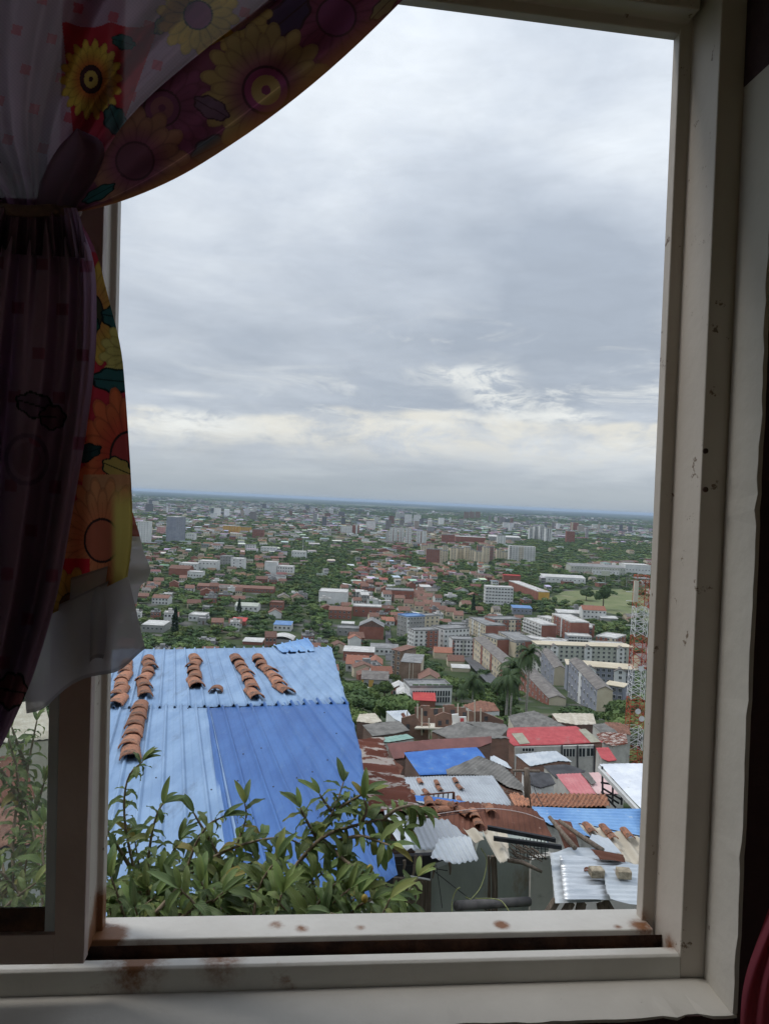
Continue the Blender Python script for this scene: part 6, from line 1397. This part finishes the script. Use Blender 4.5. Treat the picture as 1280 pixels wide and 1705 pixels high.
# palms
M_palm=pm('palm frond',(.030,.058,.018),(.060,.095,.03),2,rough=.6,spec=.3); M_ptr=pm('pale palm trunk',(.26,.25,.22),(.36,.34,.30),1.5,rough=.9,stretch=(1,1,4))
def palm(label,u,vb,Y,h,lean=0,n=18,fl=3.2,seed=0,tr=.22):
    a=at(u,vb,Y); z0=gz(a.x,a.y); root=empty('palm_tree',(a.x,a.y,z0),0,label,'palm tree','palms'); rnd=random.Random(seed)
    H=a.z+h-z0; mb=MB(); mb.tube([Vector((0,0,-.5)),Vector((lean*.3,0,H*.5)),Vector((lean,0,H))],[tr*1.4,tr*1.1,tr*.8],8); mb.obj('trunk',M_ptr,root,True)
    for k in range(n):
        az=2*PI*k/n+rnd.uniform(-.2,.2); el=rnd.choice([1.25,.95,.6,.25,-.1]); g=MB(); P=[Vector((lean,0,H))]; d=Vector((math.cos(az)*math.cos(el),math.sin(az)*math.cos(el),math.sin(el))); L_=fl*rnd.uniform(.85,1.1); m=9
        dd=d.copy()
        for i in range(m): dd=(dd+Vector((0,0,-.20-.03*i))).normalized(); P.append(P[-1]+dd*L_/m)
        side=Vector((-math.sin(az),math.cos(az),0))
        for i in range(1,m+1):
            p=P[i]; t=i/m; ll=(1.05*math.sin(PI*min(1,t*.85+.12))+.12)
            for sg in (1,-1):
                for q in (0,.5):
                    pp=P[i-1].lerp(P[i],q+.25); tip=pp+side*sg*ll+Vector((0,0,-.38*ll))+(P[i]-P[i-1])*.8; wd=(P[i]-P[i-1])*.28
                    g.add([pp-wd,pp+wd,tip],[(0,1,2)])
        g.tube(P,[.05]*m+[.015],4); g.obj('frond',M_palm,root)
    occ(a.x,a.y,4); return root
palm('tall royal palm with a smooth grey trunk before the gabled flats',875,1190,172,13.8,lean=.2,n=26,fl=4.6,seed=1)
palm('bushy shorter palm left of the royal palm',842,1200,170,9.5,n=30,fl=5.2,seed=2,tr=.28)
palm('second bushy palm crowding behind the bushy palm',850,1180,185,10,n=26,fl=4.8,seed=5)
palm('shaggy palm left of the two big palms above the brick roofs',785,1190,190,8.5,n=26,fl=4.6,seed=3)
palm('small palm among trees beside the white office block',768,1180,205,5,n=16,fl=3.2,seed=4)
# ================================================================== scatter houses and trees on the plain
def inpoly(u,v,P):
    c=False; n=len(P); j=n-1
    for i in range(n):
        if (P[i][1]>v)!=(P[j][1]>v) and u<(P[j][0]-P[i][0])*(v-P[i][1])/(P[j][1]-P[i][1])+P[i][0]: c=not c
        j=i
    return c
# (polygon, p_house, p_tree, palette) ; first hit wins
REG=[
 ([(905,1000),(940,981),(1090,976),(1090,1040),(1010,1022),(960,1016)],0,.05,'w'),
 ([(945,1036),(1000,1030),(1090,1040),(1090,1082),(1040,1078),(1000,1062)],0,.30,'w'),
 ([(480,905),(640,912),(600,950),(575,985),(535,1010),(560,1060),(575,1085),(470,1085),(495,1040),(505,990),(480,950)],.05,.90,'w'),
 ([(200,898),(520,893),(640,905),(640,925),(200,932)],.28,.66,'w'),
 ([(640,905),(700,915),(850,940),(860,965),(700,950),(640,935)],.35,.6,'b'),
 ([(858,895),(1090,885),(1090,938),(950,938),(900,956),(850,945)],.04,.88,'w'),
 ([(840,940),(910,950),(985,962),(985,980),(905,1000),(960,1016),(940,1034),(880,1020),(840,985)],.10,.80,'w'),
 ([(1000,958),(1090,958),(1090,976),(985,980)],.1,.4,'w'),
 ([(720,960),(800,965),(810,1010),(860,1018),(940,1036),(780,1040),(770,1020),(735,1000)],.18,.76,'b'),
 ([(640,1075),(740,1050),(790,1060),(800,1100),(880,1120),(960,1160),(1090,1160),(1090,1230),(860,1215),(760,1185),(725,1150),(700,1130)],.03,.93,'b'),
 ([(560,1095),(600,1120),(602,1150),(655,1165),(650,1185),(590,1195),(570,1170)],.03,.93,'b'),
 ([(200,1052),(560,1056),(560,1095),(200,1095)],.12,.85,'b'),
 ([(200,955),(530,960),(530,1060),(200,1060)],.34,.62,'b'),
 ([(530,940),(760,940),(830,1060),(700,1060),(660,1150),(590,1130),(550,1060)],.80,.18,'c'),
 ([(640,940),(850,945),(850,985),(740,965)],.62,.33,'c'),
 ([(780,1020),(1060,1040),(1060,1170),(780,1130)],.0,.6,'b'),
]
def region(u,v):
    for P,a,b_,pal in REG:
        if inpoly(u,v,P): return a,b_,pal
    if v>1130: return .02,.55,'b'
    if v>900: return .42,.55,'b'
    return .48,.46,'w'
PAL={'w':['flat_white','flat_white','flat_grey','clay_white','clay_cream','zinc','flat_brick','flat_cream','dull'],
     'b':['clay_brick','clay_white','clay_cream','flat_white','clay_brick','clay_cream','flat_brick','flat_grey','dull','dull'],
     'c':['clay_brick','clay_cream','clay_brick','flat_brick','zinc','flat_grey','bright_clay','flat_white','dull','clay_white']}
HT={ # wall, roof, kind, description
 'flat_white':(M_bw,M_rw,'flat','white flat-roofed house'),'flat_grey':(M_bg,M_rg,'flat','grey flat-roofed house'),'flat_cream':(M_bc,M_rw,'flat','cream flat-roofed house'),'flat_brick':(M_bb,M_rg,'flat','brick house with grey flat roof'),
 'clay_white':(M_bw,M_rc,'gable','white house with clay roof'),'clay_cream':(M_bc,M_rc,'gable','cream house with clay roof'),'clay_brick':(M_bb,M_rc,'gable','brick house with clay roof'),'bright_clay':(M_bw,M_rcb,'gable','bright orange-roofed house'),
 'zinc':(M_bg,M_rw,'mono','pale sheet-roofed house'),'dull':(M_bc,M_rb,'gable','brown-roofed cream house')}
M_tank=pm('dark water tank',(.03,.035,.045),(.06,.07,.09),3,rough=.5)
def house_proto(key,var):
    wm,rm_,kind,_=HT[key]; rnd=random.Random(var+len(key)); w,d,h=(8.5,11,3.4) if var==0 else ((7,9,6.2) if var==1 else (11,10,4.0))
    parts=[]; mb=MB(); mb.box(-w/2,w/2,0,d,-3,h)
    if kind=='gable': 
        for x in (-w/2,w/2-.2): mb.prism([Vector((x,.0,h-.01)),Vector((x,d,h-.01)),Vector((x,d/2,h+1.9))],(.2,0,0))
    parts.append(('wall',mb.mesh('wall',wm)))
    mb=MB()
    if kind=='flat':
        mb.box(-w/2-.1,w/2+.1,-.1,d+.1,h-.1,h+.1)
        for (x0,x1,y0,y1) in ((-w/2-.1,w/2+.1,-.1,.15),(-w/2-.1,w/2+.1,d-.15,d+.1),(-w/2-.1,-w/2+.15,.15,d-.15),(w/2-.15,w/2+.1,.15,d-.15)): mb.box(x0,x1,y0,y1,h+.1,h+.6)
        if var: mb.box(-w*.2,w*.15,d*.5,d*.8,h+.11,h+2.2)
        mb.box(w*.2,w*.34,d*.25,d*.35,h+.11,h+1.2)
    elif kind=='gable':
        P=[(-.4,h-.3),(d/2,h+2.0),(d+.4,h-.3),(d+.4,h-.12),(d/2,h+2.2),(-.4,h-.12)]; P=[Vector((-w/2-.3,a,b_)) for a,b_ in P]
        mb.prism([P[0],P[1],P[4],P[5]],(w+.6,0,0)); mb.prism([P[1],P[2],P[3],P[4]],(w+.6,0,0))
    else: mb.hexa([(-w/2-.3,-.5,h),(w/2+.3,-.5,h),(w/2+.3,d+.3,h+1.1),(-w/2-.3,d+.3,h+1.1)],[(-w/2-.3,-.5,h+.12),(w/2+.3,-.5,h+.12),(w/2+.3,d+.3,h+1.22),(-w/2-.3,d+.3,h+1.22)])
    parts.append(('roof',mb.mesh('roof',rm_)))
    if kind=='flat' and var!=2:
        g=MB(); g.tube([Vector((w*.28,d*.7,h+.12)),Vector((w*.28,d*.7,h+1.2)),Vector((w*.28,d*.7,h+1.45))],[.6,.62,.3],10); parts.append(('water_tank',g.mesh('water_tank',M_tank,True)))
    wins=[]; nf=2 if h>5 else 1
    for f in range(nf):
        for j in range(3):
            if f==0 and j==1: continue
            wins.append((-w/2+w*(j+.5)/3,h*(f+.55)/nf))
    return parts,wins,(w,d,h)
HP={(k,v_):house_proto(k,v_) for k in HT for v_ in range(3)}
M_door=pm('brown door',(.10,.06,.04),(.15,.09,.06),2)
_d=MB(); _d.box(-.5,.5,-.06,.05,-.2,2.05); DOOR=_d.mesh('door',M_door)
OC=np.array(OCC)
def free(x,y,r): return not np.any((OC[:,0]-x)**2+(OC[:,1]-y)**2<(OC[:,2]+r)**2)
ga=R(10); gc,gs=math.cos(ga),math.sin(ga)
rnd=random.Random(42)
BX=None
def clear_view(x,y,z,r,h):
    """nothing may stand so close in front of a landmark that it hides the landmark's front"""
    global BX
    if BX is None: BX=np.array(BOXES+[(862,1085,888,1178,172),(830,1100,862,1180,172),(598,1004,640,1008,700)])
    U_,V0=px(Vector((x,y,z))); V1=px(Vector((x,y,z+h)))[1]; R_=r*F/y
    hh=BX[:,3]-BX[:,1]
    return not np.any((BX[:,4]>y)&(BX[:,0]<U_+R_*.8)&(BX[:,2]>U_-R_*.8)&(V1<BX[:,1]+hh*np.where((BX[:,0]>770)&(BX[:,1]>1020),.85,.52))&(V0>BX[:,1]))
def scat(y0,y1,cx,cy,street):
    ny=int((y1*1.15)/cy)+2; nx=int(y1*.6/cx)+2
    for j in range(int(y0*.85/cy),ny):
        for i in range(-nx,nx):
            X=(i+.5)*cx; Yy=(j+.5)*cy
            x=X*gc-Yy*gs; y=X*gs+Yy*gc
            if not (y0<=y<y1): continue
            z=gz(x,y); u,v=px(Vector((x,y,z)))
            if u<-30 or u>1150 or v>1420: continue
            if u<175 and v<1150: continue
            ph,pt,pal=region(u,v)
            st=(i%7==0)or(j%5==0)
            jx,jy=rnd.uniform(-.15,.15)*cx,rnd.uniform(-.15,.15)*cy
            r=rnd.random()
            if st and pt<.9: ph*=.08; pt=pt*.9+.2
            if r<ph:
                if free(x,y,5) and clear_view(x,y,z,5,1.5): HOUSES.append((x+jx*.4,y+jy*.4,z,rnd.choice(PAL[pal]),rnd.randrange(3),rnd.uniform(.85,1.15)*cx/11.5,rnd.uniform(.85,1.3),rnd.choice((0,0,0,PI/2))))
                if rnd.random()<.6 and free(x+cx*.5,y,2) and clear_view(x+cx*.5,y,z,2.5,4.5): TREES.append((x+cx*.5,y-cy*.4,gz(x,y),rnd.choice([0,1,2,9,10,11]),rnd.uniform(.6,1.0),rnd.uniform(.6,1.0)))
            elif r<ph+pt:
                k=2
                for _ in range(k):
                    xx,yy=x+rnd.uniform(-.5,.5)*cx,y+rnd.uniform(-.5,.5)*cy
                    if free(xx,yy,1.5) and clear_view(xx,yy,z,4.5,7): TREES.append((xx,yy,gz(xx,yy),rnd.randrange(12),rnd.uniform(.85,1.55)*(cx/11.5)**.6,rnd.uniform(.6,1.15)))
scat(118,300,10,11,0); scat(300,1250,11.5,13,0); scat(1250,2600,20,24,0)
# a few chosen trees
for (u,v,p,s_,hz,lb_) in [(787,1024,12,1.3,1.1,'slim dark cypress before the red and cream estate'),(291,1062,12,1.6,.95,'dark pointed conifer above the left of the blue roof'),(398,1022,12,1.2,.8,'dark conifer beside the pale green roofed bungalow'),(1022,1205,0,1.1,.8,'broad round tree right of the nearest gabled block'),(962,1203,3,1.0,.6,'dark flat-topped tree below the nearest gabled block'),(640,1172,1,1.15,1.0,'round dense tree left of the white office block'),(585,1182,4,1.1,1.0,'bright green tree touching the blue roof edge'),(612,1180,2,1.0,.95,'mid green tree beside the blue roof edge'),(1003,1015,0,2.4,1.4,'big dark spreading tree on the edge of the sports field'),(975,1000,3,1.5,1.0,'spreading tree standing in the sports field'),(758,1165,5,.9,.9,'yellow green tree right of the white office block')]:
    a=ground(u,v); put_tree(TP[p],a.x,a.y,a.z,(s_,hz*s_),rnd.uniform(0,6),lb_,None); 
TREES.sort(key=lambda t:t[1]); HOUSES.sort(key=lambda t:t[1])
LM=[(290,905,'the tall left towers'),(345,950,'the big white house'),(450,955,'the blank white house'),(330,1040,'the square white-roofed house'),(400,1037,'the bright red roof'),(470,1050,'the pale blue roof'),(553,1000,'the pale warehouse'),(617,1060,'the green awning house'),(610,1022,'the white-capped house'),(665,998,'the big brick house'),(595,1115,'the bright orange roofs'),(683,1135,'the tall brown block'),(716,1172,'the white office block'),(690,1062,'the blue-roofed flats'),(708,1085,'the orange-sided flats'),(810,1115,'the long striped block'),(830,1000,'the white six-storey block'),(880,990,'the long brick block'),(938,965,'the long white shed'),(987,1025,'the pink-roofed house'),(840,1060,'the red-cream estate'),(1000,1105,'the green grey block'),(968,1165,'the nearest gabled block'),(875,1180,'the royal palm'),(430,978,'the long brick terrace'),(770,935,'the cream towers'),(640,1145,'the ochre-panelled house'),(725,1015,'the red terraces'),(1020,945,'the far factory'),(575,885,'the striped tower'),(1055,1160,'the radio mast'),(560,1080,'the big blue roof'),(600,1200,'the blue roof edge')]
def assign(items,desc):
    """items: list of (u,v,desc); returns labels that single each one out by a landmark and its order from the left"""
    G_={}
    for i,(u,v,dn) in enumerate(items):
        l=min(LM,key=lambda l:((l[0]-u)**2+((l[1]-v)*1.6)**2)); du,dv=u-l[0],(v-l[1])*1.6
        rel=('right of' if du>0 else 'left of') if abs(du)>abs(dv) else ('in front of' if dv>0 else 'behind')
        G_.setdefault((dn,rel,l[2]),[]).append((u,i))
    out=[None]*len(items)
    OW=['first','second','third','fourth','fifth','sixth','seventh','eighth','ninth','tenth']
    for (dn,rel,l),L_ in G_.items():
        L_.sort(); n=len(L_)
        for k,(u,i) in enumerate(L_):
            g=None
            if n==1: s_='lone %s %s %s'%(dn,rel,l)
            elif n<=10: s_='%s %s from left, %s %s'%(OW[k],dn,rel,l)
            else: s_='crowded %s %s %s'%(dn,rel,l)
            out[i]=(s_,'%ss %s %s'%(dn,rel,l))
    return out
NI=295-90
sel=HOUSES[:NI]; rest=HOUSES[NI:]
labs=assign([px(Vector((h[0],h[1],h[2])))+(HT[h[3]][3],) for h in sel],'')
for h,(lb_,g_) in zip(sel,labs):
    x,y,z,key,var,sc_,hs_,rz=h; parts,wins,dims=HP[(key,var)]
    o=empty('house',(x,y,z),ga+rz,lb_,'house',g_); o.scale=(sc_,sc_,hs_)
    for nm,me in parts: mk(nm,me,o)
    m=win_mesh(1.3,1.2)
    for (wx,wz) in wins: mk('window',m,o,(wx,-.09,wz))
    mk('door',DOOR,o,(0,-.02,.2))
NT=300-11
selt=TREES[:NT]; restt=TREES[NT:]
TD={'round':'round','wide':'spreading','tall':'bushy','small':'small','conifer':'pointed'}; TC=['dark green','mid green','pale green']
labs=assign([px(Vector((t[0],t[1],t[2])))+(TC[TP[t[3]][1]]+' '+TD[TP[t[3]][0]]+' tree',) for t in selt],'')
for t,(lb_,g_) in zip(selt,labs): put_tree(TP[t[3]],t[0],t[1],t[2],(t[4],t[5]),rnd.uniform(0,6.28),lb_,g_)
# ---- the rest of the houses as one mass
CW={'flat_white':(.66,.66,.64),'flat_grey':(.30,.30,.29),'flat_cream':(.56,.50,.38),'flat_brick':(.26,.125,.095),'clay_white':(.66,.66,.64),'clay_cream':(.56,.50,.38),'clay_brick':(.26,.125,.095),'bright_clay':(.64,.64,.62),'zinc':(.32,.32,.31),'dull':(.5,.44,.34)}
CR={'flat_white':(.46,.45,.43),'flat_grey':(.25,.25,.24),'flat_cream':(.40,.37,.32),'flat_brick':(.25,.24,.23),'clay_white':(.20,.115,.085),'clay_cream':(.19,.11,.08),'clay_brick':(.18,.10,.075),'bright_clay':(.30,.14,.10),'zinc':(.52,.53,.54),'dull':(.17,.14,.12)}
M_mass=attr_mat('distant houses','Col',.9,0,.22,.25)
class Mass:
    def __init__(s): s.V=[];s.F=[];s.C=[];s.n=0
    def house(s,x,y,z,w,d,h,rz,kind,cw,cr_,win=True):
        c,s_=math.cos(rz),math.sin(rz)
        def P(a,b,zz): return (x+a*c-b*s_,y+a*s_+b*c,z+zz)
        w/=2; r=1.9 if kind=='gable' else 0
        B=[(-w,0),(w,0),(w,d),(-w,d)]
        V=[P(a,b,-2) for a,b in B]+[P(a,b,h) for a,b in B]; F_=[(0,1,5,4),(1,2,6,5),(2,3,7,6),(3,0,4,7)]; C=[cw]*8
        k=.25; B2=[(-w-k,-k),(w+k,-k),(w+k,d+k),(-w-k,d+k)]
        if kind=='gable':
            V+=[P(*B2[0],h-.1),P(*B2[1],h-.1),P(w+k,d/2,h+r),P(-w-k,d/2,h+r),P(*B2[2],h-.1),P(*B2[3],h-.1)]; C+=[cr_]*6
            F_+=[(8,9,10,11),(11,10,12,13)]; V+=[P(w,0,h),P(w,d,h),P(w,d/2,h+r-.1),P(-w,0,h),P(-w,d,h),P(-w,d/2,h+r-.1)]; C+=[cw]*6; F_+=[(14,15,16,16),(18,17,19,19)]
        elif kind=='mono':
            V+=[P(*B2[0],h),P(*B2[1],h),P(*B2[2],h+1),P(*B2[3],h+1)]; C+=[cr_]*4; F_+=[(8,9,10,11)]
        else:
            V+=[P(a,b,h+.02) for a,b in B2]+[P(a,b,h+.5) for a,b in B2]; C+=[cr_]*8; F_+=[(8,9,10,11),(8,9,13,12),(9,10,14,13),(10,11,15,14),(11,8,12,15)]
        if win:
            o=len(V); nf=2 if h>5 else 1
            for f in range(nf):
                for j in (-.6,0,.6):
                    zc=h*(f+.55)/nf; a=j*w
                    V+=[P(a-.65,-.05,zc-.6),P(a+.65,-.05,zc-.6),P(a+.65,-.05,zc+.6),P(a-.65,-.05,zc+.6)]; C+=[(.03,.035,.04)]*4; F_.append((o,o+1,o+2,o+3)); o+=4
        s.V+=V; s.F+=[tuple(i+s.n for i in f) for f in F_]; s.C+=C; s.n+=len(V)
    def obj(s,name,label,cat):
        Fa=np.array(s.F); o=mk(name,np_mesh(name,s.V,Fa,M_mass,False,np.array(s.C))); return tag(o,label,cat,None,'stuff')
ms=Mass()
for h in rest:
    x,y,z,key,var,sc_,hs_,rz=h; w,d,hh=HP[(key,var)][2]; k=rnd.uniform(.8,1.15)
    ms.house(x,y,z,w*sc_,d*sc_,hh*hs_,ga+rz,HT[key][2],tuple(c*k for c in CW[key]),tuple(c*rnd.uniform(.75,1.2) for c in CR[key]))
ms.obj('city_houses','dense mass of small houses covering the plain beyond the nearest rows','houses')
# far city blocks to the edge of the built-up area
ms=Mass(); far=[]
def hz_off(x,y): return 0
for k in range(15000):
    y=math.exp(rnd.uniform(math.log(2450),math.log(9500))) if rnd.random()<.85 else rnd.uniform(2450,9500); x=rnd.uniform(-.40,.40)*y
    n_=mnoise.noise(Vector((x/900,y/1500,3.3)))+.4*mnoise.noise(Vector((x/250,y/500,1.3)))
    if n_<-.12+ (y-5000)/16000: continue
    c=rnd.choice([(.60,.60,.60),(.72,.72,.72),(.50,.48,.45),(.40,.40,.40),(.22,.21,.21),(.16,.16,.17),(.35,.31,.27),(.20,.13,.11),(.28,.28,.29),(.5,.5,.5),(.14,.15,.16)])
    s_=rnd.uniform(.7,1.5)*(1+(y-2450)/9000); hh=rnd.choice([3,4,5,6,7])*(1+(y-2450)/14000)
    if rnd.random()<.012: hh=rnd.uniform(18,38); s_*=.8
    ms.house(x,y,-95,11*s_*rnd.uniform(.8,2.6),11*s_,hh,ga+rnd.uniform(-.1,.1),'flat' if rnd.random()<.7 else 'mono',c,tuple(a*rnd.uniform(.5,1.1) for a in c),False)
ms.obj('far_city','pale speckled mass of the far city stretching towards the horizon','houses')
# ---- the rest of the trees as one mass
M_tm=attr_mat('distant trees','Col',.9,0,.45,.22)
PV=[crown_np(100+i,4.2,2.8,1.5,5,170,.62) for i in range(5)]
PVf=[crown_np(200+i,4.4,2.6,1.0,3,30,1.1) for i in range(4)]
TCOL=[(.07,.112,.045),(.09,.14,.052),(.13,.18,.066),(.072,.112,.052),(.11,.14,.05)]
def tree_mass(L_,pv,name,label):
    Vs=[];Fs=[];Cs=[];o=0
    for (x,y,z,p,a,b_) in L_:
        V,Fq=pv[rnd.randrange(len(pv))]; t=rnd.uniform(0,6.28); c,s_=math.cos(t),math.sin(t)
        W_=np.stack([(V[:,0]*c-V[:,1]*s_)*a+x,(V[:,0]*s_+V[:,1]*c)*a+y,V[:,2]*b_+z],1); Vs.append(W_); Fs.append(Fq+o); o+=len(V)
        Cs.append(np.tile(np.array(TCOL[rnd.randrange(5)])*rnd.uniform(.75,1.25),(len(V),1)))
    o_=mk(name,np_mesh(name,np.concatenate(Vs),np.concatenate(Fs),M_tm,False,np.concatenate(Cs))); return tag(o_,label,'trees',None,'stuff')
mid=[t for t in restt if t[1]<1250]; fr_=[t for t in restt if t[1]>=1250]
print('houses',len(HOUSES),'trees',len(TREES),len(mid),len(fr_))
tree_mass(mid,PV,'city_trees','dark green mass of trees between the houses of the plain')
for k in range(13000):
    y=math.exp(rnd.uniform(math.log(2450),math.log(11000))); x=rnd.uniform(-.40,.40)*y; n_=mnoise.noise(Vector((x/900,y/1500,3.3)))
    if n_>.25 and rnd.random()<.6: continue
    fr_.append((x,y,-95,0,rnd.uniform(1.5,4.8)*(1+(y-2450)/6000),rnd.uniform(.8,1.5)*(1+(y-2450)/12000)))
tree_mass(fr_,PVf,'far_woods','dark woods and tree belts fading towards the horizon')
# bushes on the green slope
bs=[]
for k in range(700):
    u=rnd.uniform(930,1088); v=rnd.uniform(1034,1085)
    if not inpoly(u,v,REG[1][0]) and not inpoly(u,v,[(985,1150),(1090,1150),(1090,1200),(985,1200)]): continue
    a=ground(u,v); bs.append((a.x,a.y,a.z-1.2,0,rnd.uniform(.35,.75),rnd.uniform(.35,.7)))
tree_mass(bs,PV,'slope_bushes','rough green bushes covering the slope at the right')
# ================================================================== ground
def terrain():
    ys=[-60,-30,-10,-6,-2,0,2,4,6,8,10,13,16,20,27,33,40,45,50,60,70,85,105,120,140,160,175,200,250,275,300,350,415,450,480,600,800,1000,1300,1700,2200,3000,4000,5500,7500,10000,14000,20000,30000,44000]
    V=[];Fc=[]; nx=60
    for j,y in enumerate(ys):
        hw_=max(60,abs(y)*1.3)
        if y>20000: hw_=44000
        for i in range(nx+1):
            x=-hw_+2*hw_*i/nx; V.append((x,y,gz(x,y)))
    for j in range(len(ys)-1):
        for i in range(nx): a=j*(nx+1)+i; Fc.append((a,a+1,a+nx+2,a+nx+1))
    m,nt,b,tc=new_mat('ground'); L=nt.links.new
    def noise(scale,det=5,sc=(1,1,1)):
        mp=N(nt,'ShaderNodeMapping'); mp.inputs['Scale'].default_value=sc; L(tc.outputs['Object'],mp.inputs['Vector'])
        n=N(nt,'ShaderNodeTexNoise'); n.inputs['Scale'].default_value=scale; n.inputs['Detail'].default_value=det; L(mp.outputs[0],n.inputs['Vector']); return n.outputs['Fac']
    def ramp(v,els,interp='LINEAR'):
        r=N(nt,'ShaderNodeValToRGB'); r.color_ramp.interpolation=interp
        while len(r.color_ramp.elements)<len(els): r.color_ramp.elements.new(.5)
        for e,(p,c) in zip(r.color_ramp.elements,els): e.position=p; e.color=c4(c)
        L(v,r.inputs['Fac']); return r.outputs['Color']
    near=ramp(noise(.035,6),[(.36,(.13,.125,.115)),(.46,(.045,.065,.028)),(.60,(.065,.085,.038)),(.70,(.15,.13,.105))])
    farv=N(nt,'ShaderNodeTexVoronoi'); farv.inputs['Scale'].default_value=.0011
    mp=N(nt,'ShaderNodeMapping'); mp.inputs['Rotation'].default_value=(0,0,.3); mp.inputs['Scale'].default_value=(1,.55,1); L(tc.outputs['Object'],mp.inputs['Vector']); L(mp.outputs[0],farv.inputs['Vector'])
    sc_=N(nt,'ShaderNodeSeparateColor'); L(farv.outputs['Color'],sc_.inputs[0])
    fields=ramp(sc_.outputs[0],[(0,(.035,.055,.03)),(.4,(.025,.042,.024)),(.68,(.06,.085,.035)),(.86,(.11,.14,.07)),(.95,(.16,.17,.12))],'CONSTANT')
    sp=N(nt,'ShaderNodeSeparateXYZ'); L(tc.outputs['Object'],sp.inputs[0])
    mr=N(nt,'ShaderNodeMapRange'); mr.inputs['From Min'].default_value=5500; mr.inputs['From Max'].default_value=8500; L(sp.outputs[1],mr.inputs['Value'])
    mx=N(nt,'ShaderNodeMix',data_type='RGBA'); L(mr.outputs[0],mx.inputs['Factor']); L(near,mx.inputs['A']); L(fields,mx.inputs['B'])
    L(mx.outputs['Result'],b.inputs['Base Color']); b.inputs['Roughness'].default_value=.95; b.inputs['Specular IOR Level'].default_value=.1
    o=mk('ground',np_mesh('ground',V,Fc,m,True)); struct(o)
terrain()
def patch(name,P,mat,lift):
    """level patch on the plain"""
    mb=MB(); Q=[ground(*p) for p in P]; mb.add([Vector((q.x,q.y,gz(q.x,q.y)+lift)) for q in Q],[tuple(range(len(Q)))]); return struct(mb.obj(name,mat))
M_field=pm('sports field grass',(.13,.16,.065),(.20,.21,.10),.03,rough=.95,c3=(.26,.24,.15),c3lo=.56,c3hi=.66,c3scale=.05)
patch('grass_field',[(898,1003),(940,984),(1100,979),(1100,1038),(1010,1020),(960,1014)],M_field,.05)
M_slope=pm('rough slope grass',(.06,.10,.03),(.10,.14,.045),.06,rough=.95)
patch('green_slope',[(945,1040),(1000,1034),(1100,1044),(1100,1084),(1040,1080)],M_slope,.06)
patch('lawn',[(556,968),(575,965),(588,972),(560,976)],pm('lawn grass',(.08,.16,.03),(.12,.2,.05),.1),.06)
M_road=pm('asphalt',(.09,.09,.095),(.14,.14,.14),.3,rough=.9)
patch('road',[(642,1100),(655,1100),(645,1000),(641,1000)],M_road,.07)
patch('road',[(770,1095),(785,1093),(868,1165),(845,1172)],M_road,.07)
patch('road',[(560,960),(575,958),(700,948),(700,951),(575,962)],M_road,.07)
# ================================================================== the air
hz=MB(); hz.box(-60000,60000,-80,60000,-96.5,26,0)
m=bpy.data.materials.new('haze'); m.use_nodes=True; nt=m.node_tree; nt.nodes.remove(nt.nodes['Principled BSDF'])
pv=nt.nodes.new('ShaderNodeVolumePrincipled'); pv.inputs['Color'].default_value=(.60,.76,.97,1); pv.inputs['Density'].default_value=HAZE; pv.inputs['Anisotropy'].default_value=.1
nt.links.new(pv.outputs[0],nt.nodes['Material Output'].inputs['Volume'])
ho=hz.obj('haze',m); tag(ho,'thin blue haze hanging over the plain and the far city','haze',None,'stuff')
